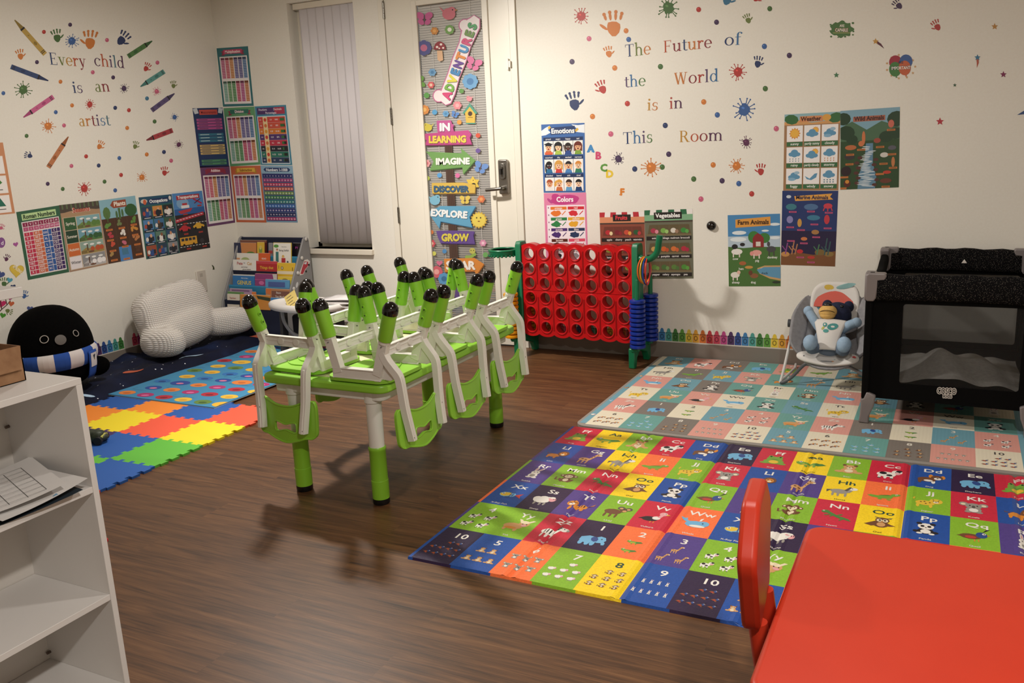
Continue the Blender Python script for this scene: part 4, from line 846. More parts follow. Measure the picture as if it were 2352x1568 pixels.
poster('B', ((598.4, 380), (672, 380.5), (684, 511), (612, 510)), '#7f9fb8', numbers, 'numbers one to one thousand poster with rainbow rows by the window')
poster('B', ((1243, 286), (1342.5, 282), (1345, 441.6), (1249, 442.4)), '#3f69a8', emotions, 'blue emotions poster with twelve cartoon children')
poster('B', ((1249, 443.5), (1346, 442), (1351, 598), (1255, 600)), '#dc82a8', colors, 'pink colors poster with paint splotches, partly behind the red game')
poster('B', ((1377, 488), (1479.7, 486), (1484, 641), (1382, 641)), '#8c4a3a', market('Fruits', '#d8404a', '#b8323c', '#d8906a', '#8c4a3c', [[('apple', '#b83038', '#e6d2a0'), ('cherry', '#7a2430', '#8c2c34'), ('peach', '#c8503c', '#e0a048'), ('watermelon', '#2f5a38', '#b83c44')], [('lemon', '#8a8a3a', '#c8c08a'), ('kiwi', '#6a5a2c', '#a8b05c'), ('grape', '#4a2f5c', '#5a3a6c'), ('orange', '#c8702f', '#d88a48')], [('coconut', '#4a3026', '#d8cfc4'), ('plum', '#4a2440', '#5a2f4c'), ('pear', '#8a9a3c', '#a8b05c'), ('melon', '#7a9a4a', '#c8b070')]]), 'fruits market stall poster with red striped awning')
poster('B', ((1480, 483), (1590.7, 479.4), (1593, 639.3), (1485, 640)), '#6a6a58', market('Vegetables', '#f2f0ee', '#2f6a48', '#7fae88', '#7a6a4c', [[('onion', '#a83a50', '#d88a98'), ('cabbage', '#7aa850', '#9cc070'), ('mushroom', '#d8d0c4', '#9a7a64'), ('broccoli', '#3f8a3f', '#5fa050')], [('potato', '#c8a05c', '#e0c898'), ('pumpkin', '#c8602f', '#b8502f'), ('carrot', '#d0703a', '#c8603a'), ('tomato', '#b03040', '#a82c48')], [('pepper', '#5a7a3a', '#6a8a44'), ('celery', '#4a6a38', '#6a8a50'), ('asparagus', '#5a7a3c', '#4f6f3a'), ('pea', '#4f8a3a', '#5f9a44')]]), 'vegetables market stall poster with green striped awning')
poster('B', ((1671.4, 494), (1791.6, 490.5), (1793, 657), (1674, 657.5)), '#4a86b8', farm, 'farm animals poster with red barn, lowest by the bouncer')
poster('B', ((1802, 263), (1930.5, 256), (1925.4, 437), (1799, 437.7)), '#a07a58', weather, 'weather poster with nine sun and cloud squares')
poster('B', ((1930.5, 254.7), (2067, 245.4), (2064.4, 430), (1930, 435.7)), '#2f4a2c', wild, 'wild animals poster with a waterfall in a dark green forest')
poster('B', ((1797, 438), (1925.4, 438), (1918, 611.7), (1793.5, 608)), '#24366a', marine, 'marine animals poster with a deep blue underwater scene')
q = [LW(10, 327), LW(31, 490)]; zt, zb = q[0].z, q[1].z; y1 = (q[0].y+q[1].y)/2
a = Art(quad([V((0, y1-.29, zt)), V((0, y1, zt)), V((0, y1, zb)), V((0, y1-.29, zb))]), NL); sheet(a, '#c98a62'); shapes(a)
tag(a.build('poster', smooth=0), 'orange shapes poster cut by the picture edge', 'poster', 'educational wall posters')

# ---------------------------------------------------------------- banner on the door glass
ban = thing('door_banner', 'clear door banner of signpost, flowers and letters reading adventures in learning', 'banner', (2.0, 0, 1.2))
GL_Y = .0
def bpart(name, fn, lift=.0008):
    a = Art(lambda u, v: BW(u, v, .0018)-V((2.0, 0, 1.2)), NB, -1, lift=lift, eps=.00018); fn(a); return a.build(name, ban, smooth=0)
def post(a):
    a.poly([(1021, 328), (1038, 328), (1056, 660), (1036, 660)], '#4f3a30')
    for k in range(3): a.up(); a.line(1026+4*k, 330, 1043+4*k, 660, .8, '#3c2b24')
bpart('sign_post', post, .0004)
def sign(pts, c, c2, t, tx, ty, h, tc, sh, fit, rot):
    def f(a):
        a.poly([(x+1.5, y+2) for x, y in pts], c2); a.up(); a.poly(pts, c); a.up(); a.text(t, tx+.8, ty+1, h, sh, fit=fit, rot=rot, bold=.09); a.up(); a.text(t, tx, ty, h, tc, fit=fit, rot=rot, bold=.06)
    bpart('sign', f, .0012)
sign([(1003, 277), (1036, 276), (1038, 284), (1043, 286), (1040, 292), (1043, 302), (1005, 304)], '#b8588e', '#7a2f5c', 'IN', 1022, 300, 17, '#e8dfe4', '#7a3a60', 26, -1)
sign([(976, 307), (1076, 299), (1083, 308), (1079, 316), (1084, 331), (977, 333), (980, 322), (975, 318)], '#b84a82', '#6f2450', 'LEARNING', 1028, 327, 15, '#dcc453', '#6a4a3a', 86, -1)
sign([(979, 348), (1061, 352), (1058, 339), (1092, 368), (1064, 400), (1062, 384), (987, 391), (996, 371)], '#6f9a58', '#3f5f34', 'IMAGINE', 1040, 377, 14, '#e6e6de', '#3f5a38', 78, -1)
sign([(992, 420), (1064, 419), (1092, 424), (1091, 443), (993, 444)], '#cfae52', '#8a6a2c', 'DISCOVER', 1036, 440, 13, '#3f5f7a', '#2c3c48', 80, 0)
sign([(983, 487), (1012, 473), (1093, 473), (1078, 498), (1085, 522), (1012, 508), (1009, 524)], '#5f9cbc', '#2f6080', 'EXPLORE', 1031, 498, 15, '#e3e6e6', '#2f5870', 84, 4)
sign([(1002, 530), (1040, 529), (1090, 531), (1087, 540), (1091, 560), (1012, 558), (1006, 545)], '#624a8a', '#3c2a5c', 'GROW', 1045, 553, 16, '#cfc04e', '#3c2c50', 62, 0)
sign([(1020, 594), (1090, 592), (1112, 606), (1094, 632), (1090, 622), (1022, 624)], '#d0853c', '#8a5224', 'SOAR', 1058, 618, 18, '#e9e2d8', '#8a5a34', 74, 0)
def adv(a):
    p0, p1 = (1024, 226), (1088, 52); d = math.hypot(p1[0]-p0[0], p1[1]-p0[1]); ex, ey = (p1[0]-p0[0])/d, (p1[1]-p0[1])/d; ux, uy = ey, -ex
    def Q(s, q): return (p0[0]+ex*s*d+ux*q, p0[1]+ey*s*d+uy*q)
    def blob(w_, c):
        L = [(-.06, -.3), (-.02, 1.05), (.08, .95), (.3, .9), (.5, 1.0), (.7, .9), (.86, 1.15), (.98, 1.0), (1.07, .3), (1.05, -.6), (.95, -1.0), (.7, -.75), (.5, -.85), (.3, -.75), (.1, -.95), (-.02, -.85)]
        a.poly([Q(.5+(s-.5)*(1+w_/d*1.2), q*(12+w_)) for s, q in L], c)
        for s, q in ((.0, 17), (.93, 17), (.97, 5)): e = Q(s, q); a.ell(e[0], e[1], 8+w_, 9+w_, c)
    blob(6.5, '#bf6f94'); a.up(); blob(4, '#e6dcdc'); a.up()
    cs = ['#cf4a78', '#79ad4e', '#d9cf4f', '#4a86b8', '#6a4a94', '#d98a45', '#4f8fc0', '#c94f78', '#6a8a4a', '#4f9a62']; rot = math.degrees(math.atan2(ey, ex))
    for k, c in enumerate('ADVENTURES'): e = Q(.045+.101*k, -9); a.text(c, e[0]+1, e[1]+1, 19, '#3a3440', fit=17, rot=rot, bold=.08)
    a.up()
    for k, c in enumerate('ADVENTURES'): e = Q(.045+.101*k, -9); a.text(c, e[0], e[1], 19, cs[k], fit=16.5, rot=rot, bold=.07)
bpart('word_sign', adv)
def bfly(a, x, y, r, c, rot=0):
    for s in (-1, 1):
        for dx, dy, q in ((.5, -.35, .55), (.4, .4, .42)):
            ca, sa = cos(rad(rot)), sin(rad(rot)); u, v = s*dx*r, dy*r; a.ell(x+u*ca-v*sa, y+u*sa+v*ca, r*q, r*q*.75, c, rot+s*-35, 12)
    a.up(); a.ell(x, y, r*.1, r*.55, '#5a4a50', rot, 10)
def bird(a, x, y, r, c, s=1):
    a.ell(x, y, r*.8, r*.72, c, 0, 16); a.ell(x+s*r*.35, y-r*.45, r*.45, r*.42, c, 0, 12); a.poly([(x-s*r*.6, y), (x-s*r*1.2, y-r*.9), (x-s*r*.7, y-r*.5)], c); a.up(); a.ell(x+s*r*.45, y-r*.5, r*.08, r*.09, '#221c20', 0, 8); a.poly([(x+s*r*.78, y-r*.55), (x+s*r*1.05, y-r*.48), (x+s*r*.78, y-r*.4)], '#d9a04a')
for x, y, r, c, rot in ((975, 43, 19, '#c35f92', 0), (1088, 147, 18, '#d0709a', 20), (965, 188, 13, '#6a9a48', 80), (1045, 263, 9, '#5a84c0', 20), (1104, 385, 16, '#6a8cc4', 20), (1068, 459, 12, '#d6bc5a', 0)): bpart('butterfly', lambda a: bfly(a, x, y, r, c, rot))
for x, y, r, c, s in ((1031, 32, 19, '#c9707c', 1), (1078, 227, 8, '#d98a94', -1), (983, 293, 12, '#c8b84a', -1), (999, 460, 15, '#7ab0c8', 1)): bpart('bird', lambda a: bird(a, x, y, r, c, s))
for x, y, r, c, c2 in ((998, 71, 9, '#c98845', '#e0a458'), (1032.6, 68, 11, '#6f9a50', '#e6e2d6'), (973.6, 110, 18, '#56588c', '#bf6f8c'), (1080, 187, 18, '#6a9cc4', '#4a7aa8'), (993, 166, 9, '#6f9cc0', '#4f7fa8'), (990, 195, 8, '#cf5f62', '#e6c0a8'), (1050.5, 242, 10, '#d9858c', '#e6a8a8'), (975, 252, 11, '#d08a4a', '#e0b068'), (1024, 261, 7.5, '#6a9cc4', '#4f86b0'), (980, 375, 9, '#d79a9c', '#c0606c'), (1105.4, 457, 9, '#c9704a', '#e09a60'), (991.6, 559, 9, '#c0505c', '#e6b8a0'), (1109.4, 558, 8, '#cf8aa8', '#e6c0cc'), (1003, 624, 14, '#c8606c', '#e0a09c'), (1020, 640, 14, '#5a94c0', '#3f6f98')): bpart('flower', lambda a: a.flower(x, y, r, c, c2, 8 if r > 10 else 6))
for x, y, r, c in ((980, 219, 6.5, '#5f9a50'), (1060, 209, 5.5, '#5f8f4c'), (998.4, 257.6, 6, '#5a9cc8'), (1055, 280.6, 5.5, '#d9964a'), (1098, 311, 5.5, '#c8553f'), (1098, 346, 5.5, '#6a5494'), (981.7, 409.4, 5.5, '#a8b84e'), (1009.5, 402.5, 5.5, '#5a9ad0'), (1051, 403, 5.5, '#cf6f9c'), (991, 533, 5, '#c8703f'), (1021, 577, 5, '#4f86b8'), (997, 582, 5, '#c8c860'), (1115, 585, 6, '#6aa05c')): bpart('dot', lambda a: a.ell(x, y, r, r, c, 0, 14))
def mush(a):
    a.poly([(1004, 116), (1016, 116), (1018, 138), (1010, 141), (1005, 137)], '#d9b08a'); a.poly([(1010+14*cos(t), 114-19*sin(t)) for t in [pi*k/12 for k in range(13)]], '#8c3038'); a.up()
    for dx, dy, r in ((-6, -6, 3), (3, -12, 3), (8, -4, 2.5), (-1, -3, 2)): a.ell(1010+dx, 114+dy, r, r*.9, '#ecdcd4', 0, 10)
bpart('mushroom', mush)
def house(a):
    a.poly([(1068, 258), (1079, 244), (1092, 258), (1091, 283), (1071, 283)], '#cfae4c'); a.up(); a.poly([(1062, 260), (1079, 237), (1097, 260), (1092, 262), (1079, 245), (1066, 262)], '#4f9480'); a.ell(1080, 261, 5, 5.5, '#4a3626'); a.rect(1075, 269, 1086, 270.2, '#6a5028'); a.rect(1070, 282, 1092, 284.5, '#4f9480')
bpart('birdhouse', house)
def sun(a):
    a.star(1100, 505, 20, '#c9a848', 16, .8); a.up(); a.ell(1100, 505, 15, 15.5, '#dcc65a', 0, 20); a.up()
    for d in (-5, 4): a.ell(1100+d, 500, 1.5, 2, '#2c2620', 0, 8)
    a.ell(1100, 508, 3, 1.4, '#8a5a30', 0, 8)
bpart('sun', sun)
def bee(a): a.star(1086, 421, 17, '#d6b94e', 6, .62); a.up(); a.ell(1086, 416, 5, 4.5, '#e0c058'); a.ell(1088, 424, 5, 4, '#2c2a26'); a.up(); a.ell(1087, 414, 1, 1.2, '#201c1c', 0, 8)
bpart('bee', bee)
def cat(a):
    for k in range(5): a.ell(1072+4.5*k, 590-3*(k > 2)*(k-2), 4, 4, '#8aa850', 0, 10)
    a.ell(1085, 576, 7, 7, '#b8b25a', 0, 12); a.up(); a.ell(1082, 575, 1, 1.3, '#221c18', 0, 8); a.ell(1088, 575, 1, 1.3, '#221c18', 0, 8)
bpart('caterpillar', cat)
bpart('heart', lambda a: heart(a, 1009.5, 604, 7, '#cf6f8c', 0))
bpart('flower_bed', lambda a: [a.ell(1055, 665, 22, 20, '#5f4a80', 0, 14), a.ell(1090, 655, 12, 22, '#cfb04a', 0, 12), a.ell(1076, 690, 18, 18, '#5f8a48', 0, 12), a.ell(1020, 690, 26, 22, '#4f8048', 0, 12), a.ell(1112, 640, 8, 12, '#c88a9c', 0, 10)])

# ================================================================ floor coverings
TS = .2905
def tooth(p, q, sg, n=9, d=.010):
    """jigsaw edge from p to q, shared by the two tiles that meet there"""
    (x0, y0), (x1, y1) = p, q; o = []
    ex, ey = x1-x0, y1-y0; nx, ny = -ey/TS, ex/TS
    for k in range(n):
        s_ = 0 if k in (0, n-1) else d if k % 2 else -d
        for t in ((k+.10)/n, (k+.90)/n) if not (k % 2) else ((k-.16)/n, (k+1.16)/n): o.append((x0+ex*t+nx*s_*sg, y0+ey*t+ny*s_*sg))
    return o
TCOL = dict(red='#ee5a3e', yellow='#f0d825', blue='#2259a8', orange='#f08a2e', green='#60b83c', purple='#432c5e')
cr = lambda i, j: (1.818+.005*i-TS*j, -1.975-TS*i)
for i, j, c, l in ((-1, 0, 'red', 'red foam tile behind the yellow corner tile beside the character rug'), (-1, 1, 'blue', 'blue foam tile half under the front of the blue rug'), (-1, 2, 'orange', 'orange foam tile half under the front of the blue rug'), (-1, 3, 'blue', 'blue foam tile between navy blanket and orange tile'),
                   (0, 0, 'yellow', 'yellow foam tile at the open edge of the floor'), (0, 1, 'red', 'red foam tile between two yellow tiles'), (0, 2, 'yellow', 'yellow foam tile beyond the dark toy'), (0, 3, 'orange', 'orange foam tile beside the white cube shelf'),
                   (1, 0, 'green', 'green foam tile at the open edge of the floor'), (1, 1, 'blue', 'blue foam tile under the dark toy'), (1, 2, 'purple', 'purple foam tile behind the dark toy'), (2, 0, 'blue', 'blue foam tile in front of the green tile at the edge'), (2, 1, 'green', 'green foam tile mostly hidden by the white cube shelf'), (3, 0, 'red', 'red foam tile with one corner showing by the white shelf')):
    A, B, C_, D = cr(i, j), cr(i, j+1), cr(i+1, j+1), cr(i+1, j)
    pts = [A]+tooth(A, B, 1)+[B]+tooth(B, C_, 1)+[C_]+tooth(D, C_, 1)[::-1]+[D]+tooth(A, D, 1)[::-1]
    mb = MB(); mb.prism(pts, (0.0002, .011), M(TCOL[c], .75), lambda a, b, d: (a, b, d))
    tag(mb.build('foam_tile', smooth=0), l, 'foam tile', 'interlocking foam floor tiles')

# blue rug with coloured ovals
rx0, rx1, ry0, ry1 = .60, 1.432, -1.80, -.36
mb = Art(lambda u, v: V((u, v, 0)), (0, 0, 1), 1, rough=.85, lift=.0185)
mb.box((rx0, ry0, .0115), (rx1, ry1, .0182), M('#3f87b0', .9)); mb.box((rx0-.001, ry0-.001, .0114), (rx1+.001, ry1+.001, .0135), M('#c8c0b4', .9))
mb.clip = (rx0, ry0, rx1, ry1)
for k in range(40): x = rx0+random.random()*.75; y = ry0+random.random()*1.4; mb.rect(x, y, x+.09, y+.004, '#346f96'); mb.rect(x, y, x+.004, y+.04, '#346f96')
mb.up(); OV = ['#d97f3c', '#e0b03a', '#b0283a', '#2a4a96', '#5f7f3a', '#a8306a', '#2f6fb0', '#e0b53c']
for r in range(11):
    for c in range(6):
        x = rx0+.09+.15*c+(.07 if r % 2 else 0); y = ry0+.06+.13*r; big = (r*2+c*3) % 8 == 7; mb.ell(x, y, .07 if big else .057, .046 if big else .038, OV[(r*3+c*5) % 8], 0, 18)
mb.up()
for r in range(11):
    for c in range(6):
        x = rx0+.09+.15*c+(.07 if r % 2 else 0); y = ry0+.06+.13*r; k = (r*3+c*5) % 8; mb.ell(x+.006, y-.008, .026, .014, ['#b85f2c', '#c8902c', '#7a1a28', '#d87a9c', '#3f5a28', '#d06a9c', '#1f3f7c', '#c8963a'][k], 10, 12)
tag(mb.build('floor_rug', smooth=0), 'turquoise blue rug with rows of coloured ovals', 'rug')

# navy space print blanket over a floor pad
def space_mat():
    m, nt, b = node_mat('space_print', '#0c1430', .8, .25); L = nt.links.new
    co = coords(nt)
    n = N(nt, 'ShaderNodeTexNoise'); n.inputs['Scale'].default_value = 3.2; n.inputs['Detail'].default_value = 6; L(co, n.inputs[0])
    r = ramp(nt, [(.36, '#060a1c'), (.58, '#0c1430'), (.72, '#16264a'), (.82, '#5f86a8')]); L(n.outputs[0], r.inputs[0])
    v = N(nt, 'ShaderNodeTexVoronoi'); v.inputs['Scale'].default_value = 24; L(co, v.inputs[0])
    lt = N(nt, 'ShaderNodeMath', operation='LESS_THAN'); lt.inputs[1].default_value = .11; L(v.outputs['Distance'], lt.inputs[0])
    sp = N(nt, 'ShaderNodeSeparateColor'); L(v.outputs['Color'], sp.inputs[0])
    g = N(nt, 'ShaderNodeMath', operation='GREATER_THAN'); g.inputs[1].default_value = .5; L(sp.outputs[0], g.inputs[0])
    mu = N(nt, 'ShaderNodeMath', operation='MULTIPLY'); L(lt.outputs[0], mu.inputs[0]); L(g.outputs[0], mu.inputs[1])
    mx = N(nt, 'ShaderNodeMix', data_type='RGBA'); mx.inputs[7].default_value = lin('#e4e8f2'); L(mu.outputs[0], mx.inputs[0]); L(r.outputs[0], mx.inputs[6]); L(mx.outputs[2], b.inputs['Base Color'])
    return m
def bl_h(x, y):
    e = min((x+.3)/.1, (.645+.02*sin(y*5)-x)/.13, (y+2.2)/.1, (-.28-y)/.12); e = max(0, min(1, e)); e = e*e*(3-2*e)
    return .003+.052*e+e*(.007*sin(9*x+14*y+2*sin(6*y))+.006*sin(23*x-7*y)+.005*sin(31*y+12*x)+.003*sin(60*x+20*y))
mb = MB()
def bsf(u, v): x = .012+.655*u+.02*sin(v*14)*u; y = -2.15+1.88*v; return (x, y, max(.003, bl_h(x, y)))
mb.surf(bsf, 46, 110, space_mat())
mo = M('#b0553a', .8); mw = M('#a9c4dc', .8)
o = mb.build('space_blanket', smooth=180); tag(o, 'navy blanket printed with stars spread along the wall', 'blanket')
def patch(x, y, rx, ry, rot, m):
    k = 14; vs = [(x, y, bl_h(x, y)+.004)]
    for i in range(k): t = 2*pi*i/k; px, py = x+rx*cos(t)*cos(rad(rot))-ry*sin(t)*sin(rad(rot)), y+rx*cos(t)*sin(rad(rot))+ry*sin(t)*cos(rad(rot)); vs.append((px, py, bl_h(px, py)+.0035))
    mb2.add(vs, [(0, 1+i, 1+(i+1) % k) for i in range(k)], m)
mb2 = MB()
for q in ((.47, -1.50, .07, .018, 80, mo), (.50, -.42, .07, .03, 70, mo)): patch(*q)
mb2.build('planet_print', o, smooth=0)
mb2 = MB(); patch(.50, -1.06, .1, .016, 86, mw); patch(.56, -1.93, .06, .012, 60, mw); mb2.build('comet_print', o, smooth=0)

# backrest pillow
def ribbed():
    m, nt, b = node_mat('ribbed_plush', '#ddd6cc', .95, .1); L = nt.links.new; hs = []
    for ax in ('Y', 'Z'):
        wv = N(nt, 'ShaderNodeTexWave', bands_direction=ax); wv.inputs['Scale'].default_value = 25; wv.inputs['Distortion'].default_value = .8; wv.inputs['Detail Scale'].default_value = .6
        L(coords(nt), wv.inputs[0]); hs.append(wv.outputs['Fac'])
    mu = N(nt, 'ShaderNodeMath', operation='MULTIPLY'); L(hs[0], mu.inputs[0]); L(hs[1], mu.inputs[1])
    r = ramp(nt, [(.0, '#c4beb7'), (.2, '#e4dfd9'), (.55, '#f2eee8')]); L(mu.outputs[0], r.inputs[0]); L(r.outputs[0], b.inputs['Base Color'])  # shade between the ribs painted in as a darker crevice colour
    bump(nt, b, mu.outputs[0], .6, .010); return m
mb = MB(); mrib = ribbed()
mb.T = Matrix.Translation((.235, -.915, .30)) @ Matrix.Rotation(rad(-12), 4, 'Y') @ Matrix.Rotation(rad(6), 4, 'X'); mb.ball((0, 0, 0), (.105, .295, .21), mrib, 40, 26, .52); mb.ball((.02, 0, -.1), (.12, .27, .14), mrib, 32, 20, .8)
mb.T = Matrix.Translation((.34, -.56, .185)) @ Matrix.Rotation(rad(58), 4, 'Z') @ Matrix.Rotation(rad(2), 4, 'Y'); mb.ball((0, 0, 0), (.20, .095, .10), mrib, 28, 18, .75)
mb.T = Matrix.Translation((.36, -1.15, .165)) @ Matrix.Rotation(rad(20), 4, 'Z'); mb.ball((0, 0, 0), (.15, .095, .1), mrib, 28, 18, .8)
o = mb.build('backrest_pillow', smooth=0); tag(o, 'white ribbed plush backrest pillow with arms on the navy blanket', 'pillow')
r_ = o.modifiers.new('r', 'REMESH'); r_.mode = 'VOXEL'; r_.voxel_size = .011; r_.use_smooth_shade = True
r_ = o.modifiers.new('s', 'SMOOTH'); r_.iterations = 14; r_.factor = .6
mb = MB(); mb.bar(spline([(.17, -.99, .497), (.19, -.97, .475), (.20, -.93, .468), (.19, -.89, .477), (.165, -.87, .497)], 5), .004, .013, M('#d8d1c6', .9)); mb.build('carry_strap', o)

# black round plush with striped scarf
pl = thing('round_plush', 'big round black plush toy with blue and white striped scarf', 'plush toy', (.30, -1.895, .07), rad(10))
mbk = noisy('black_plush', '#030303', '#050505', 60, .95, .3, .004, spec=.06); mb = MB()
prof = [(0, 0), (.11, .0), (.18, .02), (.215, .06), (.236, .12), (.246, .19), (.246, .25), (.234, .31), (.208, .37), (.168, .42), (.12, .455), (.065, .475), (0, .48)]
mb.lathe([(r, z) for r, z in prof], mbk, 40, sx=.86, sy=1.0); mb.build('body', pl, smooth=180, sub=1)
mb = MB(); SCW = [M('#1f4a9c', .9), M('#cfc9c8', .9)]; nn = 54
def rad_at(z):
    for (r0, z0), (r1, z1) in zip(prof, prof[1:]):
        if z0 <= z <= z1 and z1 > z0: return r0+(r1-r0)*(z-z0)/(z1-z0)
zs = [.115, .125, .15, .18, .205, .218]
for k in range(nn):
    vs = []
    for t in (k, k+1):
        an = 2*pi*t/nn
        for z, dr in zip(zs, (.0, .012, .018, .018, .012, 0)): R_ = rad_at(z)+dr; vs.append((R_*.86*cos(an), R_*sin(an), z+.012))
    n6 = len(zs); mb.add(vs, [(q, q+1, n6+q+1, n6+q) for q in range(n6-1)], SCW[(k//3) % 2])
sc = mb.build('scarf', pl, smooth=60)
def on_body(an, z, lift): R_ = rad_at(z)+lift; return V((R_*.86*cos(an), R_*sin(an), z))
mb = MB(); an0 = rad(14)
def tail(u, v): an = an0+(u-.5)*.28; z = .205-.16*v; return on_body(an, z, .028+.01*v)
mb.surf(lambda u, v: tail(u, v), 4, 8, SCW[0]); o = mb.build('scarf_tail', sc, smooth=60); s_ = o.modifiers.new('t', 'SOLIDIFY'); s_.thickness = .006
mb = MB(); mb.surf(lambda u, v: tail(.12+.76*u, .1+.5*v)*1.012, 4, 4, SCW[1]); mb.build('white_patch', sc, smooth=60)
mb = MB()
for u, v, ru, rv, m in ((.5, .3, .1, .12, '#15182a'), (.42, .22, .07, .06, '#15182a'), (.6, .2, .07, .07, '#1b2036'), (.52, .47, .09, .05, '#8f8450'), (.5, .4, .05, .07, '#15182a')):
    mb.add([tail(.12+.76*(u+ru*cos(2*pi*k/10)), .1+.5*(v+rv*sin(2*pi*k/10)))*(1.02+.003*ru) for k in range(10)], [tuple(range(10))], M(m, .8))
mb.build('bird_crest', sc, smooth=0)
def ring(an, z, r0, r1, m, name):
    mb = MB(); p = on_body(an, z, .004); q = on_body(an, z+.01, .004); r2 = on_body(an+.05, z, .004); up = (q-p).normalized(); ri = (r2-p).normalized(); nv = ri.cross(up).normalized(); k = 28
    if r0: mb.tube([p+ri*(r0+r1)/2*cos(2*pi*t/k)+up*(r0+r1)/2*sin(2*pi*t/k) for t in range(k)], (r1-r0)/2, m, 6, closed=True)
    else: mb.add([p-nv*.002+ri*r1*cos(2*pi*t/k)+up*r1*.9*sin(2*pi*t/k) for t in range(k)]+[p+nv*.004], [(t, (t+1) % k, k) for t in range(k)], m)
    return mb.build(name, pl)
fa = -rad(31)
ring(fa-.30, .322, .019, .023, M('#b9b4ae', .7), 'eye'); ring(fa+.50, .322, .016, .020, M('#a9a49e', .7), 'eye'); ring(fa+.07, .306, 0, .032, M('#5c5855', .7), 'nose')
mb = MB(); mb.T = Matrix.Translation((.155, .155, .085)) @ Matrix.Rotation(rad(50), 4, 'Z'); mb.ball((0, 0, 0), (.075, .04, .06), mbk, 20, 12); mb.build('wing', pl, smooth=180)
mb = MB(); mb.T = Matrix.Translation((.12, -.215, .08)) @ Matrix.Rotation(rad(-50), 4, 'Z'); mb.ball((0, 0, 0), (.08, .04, .06), mbk, 20, 12); mb.build('wing', pl, smooth=180)

